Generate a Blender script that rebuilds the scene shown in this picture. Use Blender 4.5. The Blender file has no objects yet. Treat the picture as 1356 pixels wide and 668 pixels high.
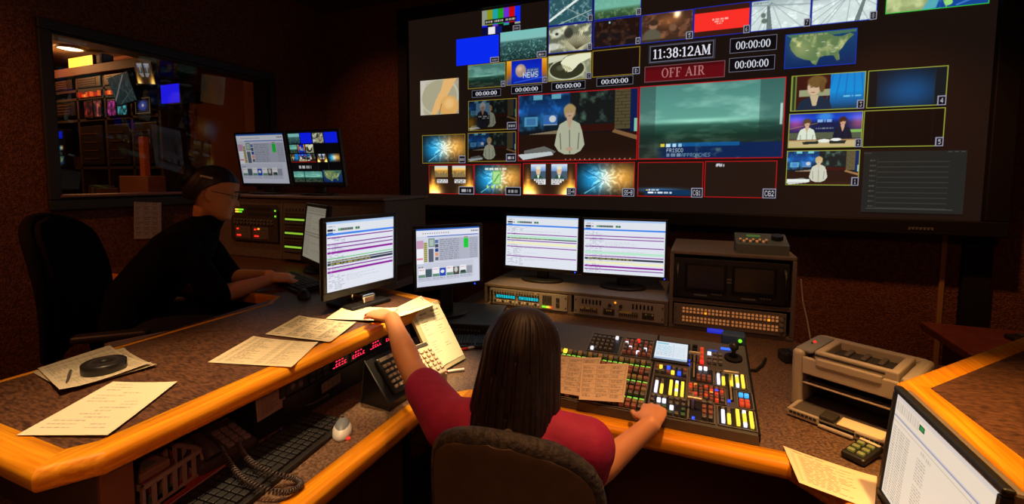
import bpy, bmesh, math, random
import numpy as np
from mathutils import Vector, Matrix, Euler

random.seed(7)
RNG = np.random.default_rng(11)
SC = bpy.context.scene
COL = SC.collection
PI = math.pi
R = math.radians


# ------------------------------------------------------------------ colours
def s2l(c):
    c = np.asarray(c, float) / 255.0
    return np.where(c <= 0.04045, c / 12.92, ((c + 0.055) / 1.055) ** 2.4)


def hexl(r, g, b):
    return tuple(float(x) for x in s2l((r, g, b)))


# ------------------------------------------------------------------ materials
MATS = {}


def mat(name, color, rough=0.6, metal=0.0, emit=None, estr=0.0, noise=None, bump=None, coat=0.0, spec=0.5, stretch=None):
    """Principled material; noise=(scale, second colour, detail) mixes a second colour, bump=(scale, strength)."""
    if name in MATS:
        return MATS[name]
    m = bpy.data.materials.new(name)
    m.use_nodes = True
    nt = m.node_tree
    b = nt.nodes['Principled BSDF']
    b.inputs['Base Color'].default_value = (*color, 1)
    b.inputs['Roughness'].default_value = rough
    b.inputs['Metallic'].default_value = metal
    b.inputs['Specular IOR Level'].default_value = spec
    b.inputs['Coat Weight'].default_value = coat
    tc = None
    if noise or bump:
        tc = nt.nodes.new('ShaderNodeTexCoord')
    if noise:
        sc, c2, det = noise
        n = nt.nodes.new('ShaderNodeTexNoise')
        n.inputs['Scale'].default_value = sc
        n.inputs['Detail'].default_value = det
        r = nt.nodes.new('ShaderNodeValToRGB')
        r.color_ramp.elements[0].position = 0.38
        r.color_ramp.elements[1].position = 0.62
        r.color_ramp.elements[0].color = (*color, 1)
        r.color_ramp.elements[1].color = (*c2, 1)
        if stretch:
            mp = nt.nodes.new('ShaderNodeMapping')
            mp.inputs['Scale'].default_value = stretch
            nt.links.new(tc.outputs['Object'], mp.inputs['Vector'])
            nt.links.new(mp.outputs['Vector'], n.inputs['Vector'])
        else:
            nt.links.new(tc.outputs['Object'], n.inputs['Vector'])
        nt.links.new(n.outputs['Fac'], r.inputs['Fac'])
        nt.links.new(r.outputs['Color'], b.inputs['Base Color'])
    if bump:
        sc, st = bump
        n = nt.nodes.new('ShaderNodeTexNoise')
        n.inputs['Scale'].default_value = sc
        n.inputs['Detail'].default_value = 4
        bp = nt.nodes.new('ShaderNodeBump')
        bp.inputs['Strength'].default_value = st
        bp.inputs['Distance'].default_value = 0.01
        nt.links.new(tc.outputs['Object'], n.inputs['Vector'])
        nt.links.new(n.outputs['Fac'], bp.inputs['Height'])
        nt.links.new(bp.outputs['Normal'], b.inputs['Normal'])
    if emit is not None:
        b.inputs['Emission Color'].default_value = (*emit, 1)
        b.inputs['Emission Strength'].default_value = estr
    MATS[name] = m
    return m


def glow(name, rgb, strength=1.0):
    """A lit lamp, key or LED: emission with a plain dark body."""
    if name in MATS:
        return MATS[name]
    return mat(name, tuple(0.25 * c for c in hexl(*rgb)), 0.4, emit=hexl(*rgb), estr=strength)


def wood_mat(name, axis, c1, c2, rough=0.42):
    """Oak with grain running along axis 0 / 1."""
    m = bpy.data.materials.new(name)
    m.use_nodes = True
    nt = m.node_tree
    b = nt.nodes['Principled BSDF']
    tc = nt.nodes.new('ShaderNodeTexCoord')
    mp = nt.nodes.new('ShaderNodeMapping')
    s = [70, 70, 70]
    s[axis] = 2.5
    mp.inputs['Scale'].default_value = s
    n = nt.nodes.new('ShaderNodeTexNoise')
    n.inputs['Scale'].default_value = 1.6
    n.inputs['Detail'].default_value = 5
    n.inputs['Distortion'].default_value = 0.4
    r = nt.nodes.new('ShaderNodeValToRGB')
    r.color_ramp.elements[0].position = 0.33
    r.color_ramp.elements[1].position = 0.68
    r.color_ramp.elements[0].color = (*c1, 1)
    r.color_ramp.elements[1].color = (*c2, 1)
    nt.links.new(tc.outputs['Object'], mp.inputs['Vector'])
    nt.links.new(mp.outputs['Vector'], n.inputs['Vector'])
    nt.links.new(n.outputs['Fac'], r.inputs['Fac'])
    nt.links.new(r.outputs['Color'], b.inputs['Base Color'])
    bp = nt.nodes.new('ShaderNodeBump')
    bp.inputs['Strength'].default_value = 0.12
    bp.inputs['Distance'].default_value = 0.002
    nt.links.new(n.outputs['Fac'], bp.inputs['Height'])
    nt.links.new(bp.outputs['Normal'], b.inputs['Normal'])
    b.inputs['Roughness'].default_value = rough
    b.inputs['Specular IOR Level'].default_value = 0.16
    MATS[name] = m
    return m


def picture_mat(name, emission):
    """Reads the picture shown on a screen (emission) or printed on a sheet (base colour) from the mesh's own 'Picture' colours."""
    if name in MATS:
        return MATS[name]
    m = bpy.data.materials.new(name)
    m.use_nodes = True
    nt = m.node_tree
    b = nt.nodes['Principled BSDF']
    a = nt.nodes.new('ShaderNodeAttribute')
    a.attribute_name = 'Picture'
    if emission:
        b.inputs['Base Color'].default_value = (0.004, 0.004, 0.004, 1)
        b.inputs['Roughness'].default_value = 0.45
        b.inputs['Specular IOR Level'].default_value = 0.2
        nt.links.new(a.outputs['Color'], b.inputs['Emission Color'])
        b.inputs['Emission Strength'].default_value = emission
    else:
        nt.links.new(a.outputs['Color'], b.inputs['Base Color'])
        b.inputs['Roughness'].default_value = 0.75
    MATS[name] = m
    return m


# ------------------------------------------------------------------ mesh builder
class MB:
    def __init__(self):
        self.v = []
        self.f = []
        self.mi = []
        self.sm = []
        self.mats = []
        self.M = Matrix.Identity(4)

    def mid(self, m):
        if m not in self.mats:
            self.mats.append(m)
        return self.mats.index(m)

    def add(self, verts, faces, m, smooth=False):
        o = len(self.v)
        i = self.mid(m)
        for p in verts:
            self.v.append(tuple(self.M @ Vector(p)))
        for f in faces:
            self.f.append([o + k for k in f])
            self.mi.append(i)
            self.sm.append(smooth)
        return self

    def bm(self, b, m, smooth=False):
        b.verts.ensure_lookup_table()
        for i, v in enumerate(b.verts):
            v.index = i
        self.add([v.co.copy() for v in b.verts], [[v.index for v in f.verts] for f in b.faces], m, smooth)
        b.free()
        return self

    def box(self, c, s, m, bev=0.0, seg=2, rot=None):
        b = bmesh.new()
        bmesh.ops.create_cube(b, size=1)
        bmesh.ops.scale(b, vec=s, verts=b.verts)
        if bev > 0:
            bmesh.ops.bevel(b, geom=b.edges[:], offset=min(bev, 0.49 * min(s)), segments=seg, affect='EDGES', profile=0.5)
        T = Matrix.Translation(c)
        if rot is not None:
            T = T @ (rot if isinstance(rot, Matrix) else Euler(rot).to_matrix().to_4x4())
        bmesh.ops.transform(b, matrix=T, verts=b.verts)
        return self.bm(b, m)

    def span(self, x0, x1, y0, y1, z0, z1, m, bev=0.0, seg=2):
        return self.box(((x0 + x1) / 2, (y0 + y1) / 2, (z0 + z1) / 2), (x1 - x0, y1 - y0, z1 - z0), m, bev, seg)

    def cyl(self, a, b_, r, m, r2=None, n=20, cap=True, smooth=True):
        a = Vector(a)
        b_ = Vector(b_)
        r2 = r if r2 is None else r2
        d = (b_ - a)
        q = d.to_track_quat('Z', 'Y')
        vs = []
        for k in range(n):
            t = 2 * PI * k / n
            vs.append(a + q @ Vector((r * math.cos(t), r * math.sin(t), 0)))
        for k in range(n):
            t = 2 * PI * k / n
            vs.append(b_ + q @ Vector((r2 * math.cos(t), r2 * math.sin(t), 0)))
        fs = [[k, (k + 1) % n, n + (k + 1) % n, n + k] for k in range(n)]
        self.add(vs, fs, m, smooth)
        if cap:
            self.add(vs[:n], [list(range(n))[::-1]], m)
            self.add(vs[n:], [list(range(n))], m)
        return self

    def lathe(self, prof, m, n=32, c=(0, 0, 0)):
        vs = []
        for r, z in prof:
            for k in range(n):
                t = 2 * PI * k / n
                vs.append((c[0] + r * math.cos(t), c[1] + r * math.sin(t), c[2] + z))
        fs = []
        for j in range(len(prof) - 1):
            for k in range(n):
                fs.append([j * n + k, j * n + (k + 1) % n, (j + 1) * n + (k + 1) % n, (j + 1) * n + k])
        return self.add(vs, fs, m, True)

    def tube(self, pts, r, m, n=8, cap=True):
        P = [Vector(p) for p in pts]
        rs = r if isinstance(r, (list, tuple)) else [r] * len(P)
        vs = []
        up = Vector((0, 0, 1))
        for i, p in enumerate(P):
            t = (P[min(i + 1, len(P) - 1)] - P[max(i - 1, 0)]).normalized()
            x = t.cross(up)
            if x.length < 1e-3:
                x = t.cross(Vector((1, 0, 0)))
            x.normalize()
            y = x.cross(t)
            for k in range(n):
                a = 2 * PI * k / n
                vs.append(p + rs[i] * (math.cos(a) * x + math.sin(a) * y))
        fs = []
        for i in range(len(P) - 1):
            for k in range(n):
                fs.append([i * n + k, i * n + (k + 1) % n, (i + 1) * n + (k + 1) % n, (i + 1) * n + k])
        self.add(vs, fs, m, True)
        if cap:
            self.add(vs[:n], [list(range(n))], m)
            self.add(vs[-n:], [list(range(n))[::-1]], m)
        return self

    def prism(self, poly, z0, z1, m, bev=0.0, seg=3):
        """Closed polygon in XY extruded from z0 to z1."""
        b = bmesh.new()
        vs = [b.verts.new((x, y, z0)) for x, y in poly]
        f = b.faces.new(vs)
        f.normal_update()
        r = bmesh.ops.extrude_face_region(b, geom=[f])
        bmesh.ops.translate(b, vec=(0, 0, z1 - z0), verts=[e for e in r['geom'] if isinstance(e, bmesh.types.BMVert)])
        bmesh.ops.recalc_face_normals(b, faces=b.faces)
        if bev:
            bmesh.ops.bevel(b, geom=b.edges[:], offset=bev, segments=seg, affect='EDGES', profile=0.5)
        return self.bm(b, m)

    def sphere(self, c, r, m, s=(1, 1, 1), u=20, v=14, rot=None):
        b = bmesh.new()
        bmesh.ops.create_uvsphere(b, u_segments=u, v_segments=v, radius=r)
        bmesh.ops.scale(b, vec=s, verts=b.verts)
        T = Matrix.Translation(c)
        if rot is not None:
            T = T @ Euler(rot).to_matrix().to_4x4()
        bmesh.ops.transform(b, matrix=T, verts=b.verts)
        return self.bm(b, m, True)

    def mesh(self, name):
        me = bpy.data.meshes.new(name)
        me.from_pydata(self.v, [], self.f)
        for m in self.mats:
            me.materials.append(m)
        if self.f:
            me.polygons.foreach_set('material_index', self.mi)
            me.polygons.foreach_set('use_smooth', self.sm)
        me.update()
        return me

    def build(self, name, parent=None, label=None, loc=None, rot=None):
        o = bpy.data.objects.new(name, self.mesh(name))
        COL.objects.link(o)
        if parent is not None:
            o.parent = parent
        if loc is not None:
            o.location = loc
        if rot is not None:
            o.rotation_euler = rot
        if label:
            o['label'] = label
        return o


def tag(o, label, cat, group=None, kind=None):
    o['label'] = label
    o['category'] = cat
    if group:
        o['group'] = group
    if kind:
        o['kind'] = kind
    return o


def thing(name, label, cat, loc=(0, 0, 0), rot=(0, 0, 0), group=None):
    o = bpy.data.objects.new(name, None)
    o.empty_display_size = 0.05
    COL.objects.link(o)
    o.location = loc
    o.rotation_euler = rot
    return tag(o, label, cat, group)


def struct(o):
    o['kind'] = 'structure'
    return o


def copy_tree(o, loc, rot=None, label=None):
    r = o.copy()
    COL.objects.link(r)
    r.location = loc
    if rot is not None:
        r.rotation_euler = rot
    if label:
        r['label'] = label
    for ch in list(o.children):
        c = ch.copy()
        COL.objects.link(c)
        c.parent = r
        for g in list(ch.children):
            d = g.copy()
            COL.objects.link(d)
            d.parent = c
    return r


def frame_axes(right, up):
    """4x4 matrix whose local x = right, z = up, y = into the surface (away from its viewer)."""
    x = Vector(right).normalized()
    z = Vector(up).normalized()
    y = z.cross(x).normalized()
    z = x.cross(y)
    m = Matrix.Identity(4)
    for i in range(3):
        m[i][0], m[i][1], m[i][2] = x[i], y[i], z[i]
    return m


# ------------------------------------------------------------------ pictures for screens and print
FONT = {
    'A': '0E11111F111111', 'B': '1E11111E11111E', 'C': '0E11101010110E', 'D': '1C12111111121C', 'E': '1F10101E10101F',
    'F': '1F10101E101010', 'G': '0E11101711110F', 'H': '1111111F111111', 'I': '0E04040404040E', 'J': '0702020202120C',
    'K': '11121418141211', 'L': '1010101010101F', 'M': '111B1515111111', 'N': '11111915131111', 'O': '0E11111111110E',
    'P': '1E11111E101010', 'Q': '0E11111115120D', 'R': '1E11111E141211', 'S': '0F10100E01011E', 'T': '1F040404040404',
    'U': '1111111111110E', 'V': '11111111110A04', 'W': '1111111515150A', 'X': '11110A040A1111', 'Y': '1111110A040404',
    'Z': '1F01020408101F', '0': '0E11131519110E', '1': '040C040404040E', '2': '0E11010204081F', '3': '1F02040201110E',
    '4': '02060A121F0202', '5': '1F101E0101110E', '6': '0608101E11110E', '7': '1F010204080808', '8': '0E11110E11110E',
    '9': '0E11110F01020C', ':': '000C0C000C0C00', '-': '0000001F000000', '.': '00000000000C0C', ' ': '00000000000000',
}


def vnoise(h, w, cells, octaves=4, seed=0, aspect=1.0):
    """Smooth value noise 0..1."""
    rng = np.random.default_rng(seed)
    out = np.zeros((h, w))
    amp, tot = 1.0, 0.0
    for o in range(octaves):
        ny, nx = max(2, int(cells * 2 ** o)), max(2, int(cells * aspect * 2 ** o))
        g = rng.random((ny + 2, nx + 2))
        y = np.linspace(0, ny, h, endpoint=False)
        x = np.linspace(0, nx, w, endpoint=False)
        yi, xi = y.astype(int), x.astype(int)
        fy, fx = y - yi, x - xi
        fy, fx = fy * fy * (3 - 2 * fy), fx * fx * (3 - 2 * fx)
        a = g[np.ix_(yi, xi)] * (1 - fx) + g[np.ix_(yi, xi + 1)] * fx
        b = g[np.ix_(yi + 1, xi)] * (1 - fx) + g[np.ix_(yi + 1, xi + 1)] * fx
        out += amp * (a * (1 - fy)[:, None] + b * fy[:, None])
        tot += amp
        amp *= 0.5
    out /= tot
    return np.clip((out - 0.5) * 1.7 + 0.5, 0, 1)


class Pic:
    """A little canvas in 0..255 display values; coordinates are fractions (x right, y down)."""

    def __init__(self, w, h, bg=(0, 0, 0)):
        self.w, self.h = int(w), int(h)
        self.a = np.zeros((self.h, self.w, 3)) + np.array(bg, float)
        ys, xs = np.mgrid[0:self.h, 0:self.w]
        self.X = (xs + 0.5) / self.w
        self.Y = (ys + 0.5) / self.h

    def mix(self, mask, col):
        m = np.clip(mask, 0, 1)[..., None]
        self.a = self.a * (1 - m) + np.asarray(col, float) * m
        return self

    def addc(self, mask, col):
        self.a = self.a + np.clip(mask, 0, 5)[..., None] * np.asarray(col, float)
        return self

    def rect(self, x0, y0, x1, y1, col, al=1.0):
        fx = np.clip((self.X - x0) * self.w + .5, 0, 1) * np.clip((x1 - self.X) * self.w + .5, 0, 1)
        fy = np.clip((self.Y - y0) * self.h + .5, 0, 1) * np.clip((y1 - self.Y) * self.h + .5, 0, 1)
        return self.mix(fx * fy * al, col)

    def vgrad(self, stops, x0=0, y0=0, x1=1, y1=1):
        t = (self.Y - y0) / (y1 - y0)
        ks = [s[0] for s in stops]
        c = np.stack([np.interp(t, ks, [s[1][i] for s in stops]) for i in range(3)], -1)
        m = ((self.X >= x0) & (self.X <= x1) & (self.Y >= y0) & (self.Y <= y1))[..., None]
        self.a = np.where(m, c, self.a)
        return self

    def ell(self, cx, cy, rx, ry, col, al=1.0, soft=None, rot=0.0):
        asp = self.w / self.h
        dx, dy = (self.X - cx), (self.Y - cy) / asp
        c, s = math.cos(rot), math.sin(rot)
        u, v = (dx * c + dy * s) / rx, (-dx * s + dy * c) / (ry / asp)
        d = np.sqrt(u * u + v * v)
        sf = soft if soft is not None else 1.5 / max(2.0, rx * self.w)
        return self.mix(np.clip((1 - d) / sf + .5, 0, 1) * al, col)

    def blob(self, cx, cy, rx, ry, col, al=1.0):
        d = ((self.X - cx) / rx) ** 2 + ((self.Y - cy) / ry) ** 2
        return self.addc(np.exp(-d) * al, col)

    def poly(self, pts, col, al=1.0):
        x, y = self.X, self.Y
        ins = np.zeros(x.shape, bool)
        n = len(pts)
        for i in range(n):
            x0, y0 = pts[i]
            x1, y1 = pts[(i + 1) % n]
            if y0 == y1:
                continue
            c = ((y0 > y) != (y1 > y)) & (x < (x1 - x0) * (y - y0) / (y1 - y0) + x0)
            ins ^= c
        return self.mix(ins * al, col)

    def line(self, x0, y0, x1, y1, wd, col, al=1.0):
        asp = self.h / self.w
        px, py = self.X - x0, (self.Y - y0) * asp
        dx, dy = x1 - x0, (y1 - y0) * asp
        t = np.clip((px * dx + py * dy) / (dx * dx + dy * dy), 0, 1)
        d = np.hypot(px - t * dx, py - t * dy)
        return self.mix(np.clip((wd / 2 - d) * self.w + .5, 0, 1) * al, col)

    def text(self, s, x, y, hgt, col, al=1.0, wid=None):
        """5x7 lettering, top left corner at x, y."""
        px = hgt / 7.0
        pw = px * self.h / self.w if wid is None else wid / (len(s) * 6 - 1)
        for k, ch in enumerate(s):
            rows = FONT.get(ch, FONT[' '])
            for j in range(7):
                b = int(rows[2 * j:2 * j + 2], 16)
                i = 0
                while i < 5:
                    if b & (16 >> i):
                        i0 = i
                        while i < 5 and b & (16 >> i):
                            i += 1
                        self.rect(x + (k * 6 + i0) * pw, y + j * px, x + (k * 6 + i) * pw, y + (j + 1) * px, col, al)
                    i += 1
        return self

    def scrawl(self, x0, y0, x1, y1, col, seed=0, al=0.8, word=0.05):
        """A line of print too small to read: uneven word-long strokes."""
        r = random.Random(seed)
        x = x0
        while x < x1:
            w = word * r.uniform(0.4, 1.5)
            self.rect(x, y0, min(x + w, x1), y1, col, al * r.uniform(0.65, 1))
            x += w + word * 0.3
        return self

    def border(self, col, t):
        tx, ty = t, t * self.w / self.h
        self.rect(0, 0, 1, ty, col)
        self.rect(0, 1 - ty, 1, 1, col)
        self.rect(0, 0, tx, 1, col)
        self.rect(1 - tx, 0, 1, 1, col)
        return self

    def plate(self, s, wf, hf):
        """The small framed name plate in the lower right corner of a picture."""
        self.rect(1 - wf, 1 - hf, 1, 1, (150, 150, 172))
        tx = 2.2 / self.w
        ty = 2.2 / self.h
        self.rect(1 - wf + tx, 1 - hf + ty, 1 - tx, 1 - ty, (10, 9, 12))
        if s:
            n = len(s)
            wid = (wf - 2 * tx) * (0.42 if n == 1 else 0.8)
            hh = (hf - 2 * ty) * 0.66
            self.text(s, 1 - wf / 2 - wid / 2, 1 - hf / 2 - hh / 2, hh, (225, 225, 235), 1, wid)
        return self

    def lin(self):
        return s2l(np.clip(self.a, 0, 255))


def picture_mesh(name, pic, w, h, m, T=None, curve=None, back=None):
    """Grid carrying the picture: local x right, z up, centred, facing -y."""
    img = pic.lin()
    H, W = img.shape[:2]
    xs = np.linspace(-w / 2, w / 2, W)
    zs = np.linspace(h / 2, -h / 2, H)
    gx, gz = np.meshgrid(xs, zs)
    gy = np.zeros_like(gx)
    if curve is not None:
        gy = curve(gx / w, gz / h)
    co = np.stack([gx, gy, gz], -1).reshape(-1, 3)
    if T is not None:
        Mn = np.array(T)
        co = co @ Mn[:3, :3].T + Mn[:3, 3]
    idx = np.arange(H * W).reshape(H, W)
    f = np.stack([idx[1:, :-1], idx[1:, 1:], idx[:-1, 1:], idx[:-1, :-1]], -1).reshape(-1, 4)
    me = bpy.data.meshes.new(name)
    me.vertices.add(len(co))
    me.vertices.foreach_set('co', co.astype(np.float32).ravel())
    me.loops.add(f.size)
    me.loops.foreach_set('vertex_index', f.astype(np.int32).ravel())
    me.polygons.add(len(f))
    me.polygons.foreach_set('loop_start', (np.arange(len(f)) * 4).astype(np.int32))
    if curve is not None:
        me.polygons.foreach_set('use_smooth', np.ones(len(f), bool))
    me.update(calc_edges=True)
    at = me.color_attributes.new('Picture', 'FLOAT_COLOR', 'POINT')
    rgba = np.ones((len(co), 4), np.float32)
    rgba[:, :3] = img.reshape(-1, 3)
    at.data.foreach_set('color', rgba.ravel())
    me.materials.append(m)
    me.validate()
    return me


def picture(name, pic, w, h, m, parent=None, T=None, curve=None, label=None):
    o = bpy.data.objects.new(name, picture_mesh(name, pic, w, h, m, T, curve))
    COL.objects.link(o)
    if parent is not None:
        o.parent = parent
    if label:
        o['label'] = label
    return o

# ------------------------------------------------------------------ what the screens show
def pic_sea(w, h, dark=0.0, seed=3):
    p = Pic(w, h)
    p.vgrad([(0, (84, 148, 138)), (.25, (98, 168, 155)), (.48, (110, 182, 165)), (.55, (52, 104, 88)), (.68, (26, 58, 46)), (.85, (38, 50, 42)), (1, (50, 58, 46))])
    n = vnoise(p.h, p.w, 7, 4, seed, 0.7)
    n2 = vnoise(p.h, p.w, 16, 3, seed + 1, 0.5)
    sky = np.clip((0.55 - p.Y) / 0.1, 0, 1)
    p.addc(sky * np.clip(n - .5, -0.5, .5) * 1.5, (70, 62, 58))
    p.addc((1 - sky) * (n2 - .5) * 1.2, (50, 62, 50))
    p.blob(.45, .5, .35, .03, (110, 120, 105), .7)
    if dark:
        p.a *= (1 - dark)
    return p


def pic_city(w, h):
    p = Pic(w, h)
    p.vgrad([(0, (120, 190, 185)), (.3, (128, 188, 182)), (.38, (50, 90, 88)), (1, (20, 44, 44))])
    n = vnoise(p.h, p.w, 12, 3, 8, 1.8)
    g = np.clip((p.Y - .35) / .05, 0, 1)
    n2 = vnoise(p.h, p.w, 26, 2, 9, 1.8)
    p.addc(g * np.clip(n2 - .5, 0, 1) * (n + .3), (130, 165, 160))
    return p


def pic_highway(w, h):
    p = Pic(w, h, (44, 84, 92))
    n = vnoise(p.h, p.w, 10, 4, 21, 1.8)
    p.addc(n - .5, (150, 150, 145))
    p.line(-.02, .85, .75, .05, .05, (225, 235, 228))
    p.line(.1, 1.05, 1.05, .55, .02, (160, 180, 170))
    p.line(.35, .35, 1, .95, .014, (140, 160, 150))
    return p


def pic_greenland(w, h):
    p = Pic(w, h)
    p.vgrad([(0, (98, 165, 150)), (.6, (112, 178, 155)), (.72, (62, 98, 66)), (1, (38, 62, 36))])
    n = vnoise(p.h, p.w, 10, 4, 31, 2)
    p.addc(np.clip((p.Y - .68) / .05, 0, 1) * (n - .5), (100, 110, 70))
    p.addc(np.clip((.6 - p.Y) / .1, 0, 1) * (n - .5) * .4, (70, 60, 60))
    return p


def pic_animals(w, h):
    p = Pic(w, h, (100, 104, 84))
    n = vnoise(p.h, p.w, 5, 4, 44, 1.6)
    p.addc((n - .5) * 1.5, (190, 180, 150))
    p.ell(.66, .68, .3, .3, (190, 186, 150), .8, .4)
    for k in range(16):
        a = -2.6 + k * .17
        p.line(.66 + .02 * math.cos(a), .9, .66 + .3 * math.cos(a), .68 + .38 * math.sin(a), .012, (70, 62, 44), .8)
    p.ell(.47, .3, .1, .2, (50, 50, 44), .9, .4)
    p.ell(.2, .28, .12, .16, (215, 220, 200), .8, .4)
    p.ell(.2, .3, .04, .05, (40, 40, 36), .9, .5)
    p.ell(.1, .75, .18, .13, (215, 220, 205), .8, .5)
    return p


def pic_crowd(w, h):
    p = Pic(w, h, (32, 18, 14))
    n = vnoise(p.h, p.w, 7, 4, 51, 1.6)
    p.addc((n - .5) * 1.1, (70, 52, 40))
    r = random.Random(4)
    for k in range(9):
        x, y = r.uniform(.05, .95), r.uniform(.35, .8)
        p.ell(x, y, .04, .06, (62, 38, 28), .7, .6)
        p.ell(x, y + .16, .08, .1, (26, 20, 22), .7, .6)
    p.ell(.35, .12, .02, .04, (150, 200, 200))
    return p


def pic_audience(w, h):
    p = Pic(w, h, (66, 42, 30))
    n = vnoise(p.h, p.w, 6, 4, 61, 1.6)
    p.addc((n - .5) * 1.2, (110, 76, 54))
    p.blob(.7, .1, .06, .12, (255, 240, 190))
    p.blob(.55, .3, .25, .2, (70, 42, 20))
    p.ell(.24, .42, .08, .14, (150, 110, 84), 1, .4)
    p.ell(.25, .32, .09, .1, (58, 42, 32), 1, .4)
    p.ell(.22, .78, .17, .25, (92, 86, 70), 1, .3)
    p.ell(.62, .55, .07, .12, (120, 84, 62), 1, .5)
    p.ell(.82, .6, .07, .12, (110, 70, 50), 1, .5)
    p.rect(0, .88, 1, 1, (54, 40, 30), .8)
    return p


def pic_red(w, h):
    p = Pic(w, h, (56, 26, 16))
    p.rect(0, .2, 1, .8, (250, 48, 40))
    p.scrawl(.34, .42, .62, .48, (255, 205, 190), 1, .9, .06)
    p.scrawl(.38, .5, .54, .55, (255, 190, 175), 2, .9, .05)
    p.scrawl(.42, .57, .52, .61, (255, 190, 175), 3, .9, .04)
    return p


def pic_snow(w, h, flip=False):
    p = Pic(w, h)
    p.vgrad([(0, (160, 178, 180)), (.25, (190, 205, 205)), (.4, (212, 226, 224)), (1, (206, 222, 218))])
    n = vnoise(p.h, p.w, 10, 4, 71 + flip, 1.2)
    p.addc((n - .5) * .8, (80, 75, 75))
    v = (.35, .12) if not flip else (.6, .1)
    for x1 in (-.5, -.1, .12, .22, .55, .9, 1.4):
        p.line(v[0], v[1], x1, 1.05, .012, (120, 140, 142), .6)
    if not flip:
        p.poly([(.28, .2), (.32, .2), (.38, 1), (.28, 1)], (84, 100, 98), .8)
        p.ell(.22, .5, .04, .08, (74, 90, 78), .8, .5)
        p.ell(.24, .68, .05, .08, (74, 90, 78), .8, .5)
        p.line(.0, .15, 1, .3, .03, (140, 156, 156), .6)
    else:
        p.poly([(.82, .1), (.86, .1), (.74, 1), (.66, 1)], (84, 100, 98), .8)
        p.line(0, .2, 1, .12, .04, (120, 136, 136), .6)
    p.scrawl(.05, .08, .3, .12, (60, 80, 84), 7, .7, .04)
    return p


US = [(.1, .12), (.3, .1), (.62, .1), (.7, .18), (.8, .2), (.9, .12), (.95, .18), (.86, .34), (.82, .48), (.76, .62), (.78, .84), (.74, .86), (.69, .7), (.58, .7), (.5, .74),
      (.46, .95), (.41, .9), (.37, .8), (.28, .76), (.18, .66), (.1, .48), (.07, .3)]


def pic_usmap(w, h):
    p = Pic(w, h)
    p.vgrad([(0, (28, 70, 108)), (1, (14, 40, 92))])
    n = vnoise(p.h, p.w, 6, 4, 81, 1.8)
    p.poly([(.0, 0), (1, 0), (.98, .1), (.6, .14), (.1, .14)], (70, 112, 86))
    p.poly(US, (96, 122, 78))
    land = np.zeros_like(p.X)
    q = Pic(w, h)
    q.poly(US, (255, 255, 255))
    land = q.a[..., 0] / 255
    p.addc(land * (n - .5) * 1.5, (110, 86, 62))
    p.blob(.24, .45, .14, .25, (60, 44, 30), .7)
    p.a = np.where((land > .5)[..., None], p.a, p.a)
    p.scrawl(.2, .06, .6, .11, (190, 180, 110), 5, .7, .05)
    for (x, y) in ((.3, .5), (.45, .6), (.6, .4), (.52, .3), (.7, .5), (.66, .6)):
        p.rect(x, y, x + .05, y + .02, (225, 230, 215), .7)
    return p


def pic_greenmap(w, h):
    p = Pic(w, h)
    p.vgrad([(0, (40, 110, 150)), (1, (20, 66, 150))])
    n = vnoise(p.h, p.w, 5, 4, 91, 1.8)
    p.poly([(0, 0), (.62, 0), (.55, .6), (.5, .95), (.4, 1), (0, 1)], (150, 166, 110))
    q = (p.X < .55)
    p.addc(q * (n - .5) * 1.3, (90, 80, 70))
    p.poly([(.36, 1), (.5, .55), (.56, .6), (.5, 1)], (70, 170, 200), .8)
    p.poly([(.56, .8), (.7, .6), (.74, .64), (.6, .98)], (120, 180, 110))
    p.ell(.62, .88, .04, .06, (150, 220, 120))
    p.line(.7, .95, .95, .78, .02, (60, 120, 200))
    return p


def person_on_air(p, cx, cy, s, jacket, hair, skin=(214, 176, 150), lap=(60, 90, 88), arms=True):
    """Generic presenter seen from the front: head, hair, jacket, folded hands."""
    a = p.w / p.h
    def e(x, y, rx, ry, c, soft=.25, al=1):
        p.ell(cx + x * s, cy + y * s * a, rx * s, ry * s * a, c, al, soft)
    e(0, -.02, .115, .15, hair)
    e(0, .02, .2, .08, hair, .5, .0)
    p.poly([(cx - .05 * s, cy + .08 * s * a), (cx + .05 * s, cy + .08 * s * a), (cx + .06 * s, cy + .22 * s * a), (cx - .06 * s, cy + .22 * s * a)], skin)
    e(0, 0.01, .078, .112, skin)
    sh = [(-.07, .15), (.07, .15), (.2, .22), (.25, .36), (.3, .62), (.22, .74), (.1, .8), (-.1, .8), (-.22, .74), (-.3, .62), (-.25, .36), (-.2, .22)]
    p.poly([(cx + x * s, cy + y * s * a) for x, y in sh], jacket)
    p.poly([(cx - .055 * s, cy + .15 * s * a), (cx + .055 * s, cy + .15 * s * a), (cx, cy + .34 * s * a)], skin)
    dk = tuple(.62 * c for c in jacket)
    p.line(cx, cy + .34 * s * a, cx + .01 * s, cy + .78 * s * a, .02 * s, dk)
    p.line(cx - .19 * s, cy + .4 * s * a, cx - .17 * s, cy + .7 * s * a, .022 * s, dk)
    p.line(cx + .19 * s, cy + .4 * s * a, cx + .17 * s, cy + .7 * s * a, .022 * s, dk)
    e(-.03, -.012, .014, .008, (70, 50, 44))
    e(.03, -.012, .014, .008, (70, 50, 44))
    e(0, .062, .026, .009, (150, 84, 76))
    e(-.055, -.06, .06, .07, hair, .4)
    e(.05, -.07, .07, .06, hair, .4)
    if arms:
        e(0, .7, .07, .035, skin, .4)


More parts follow.
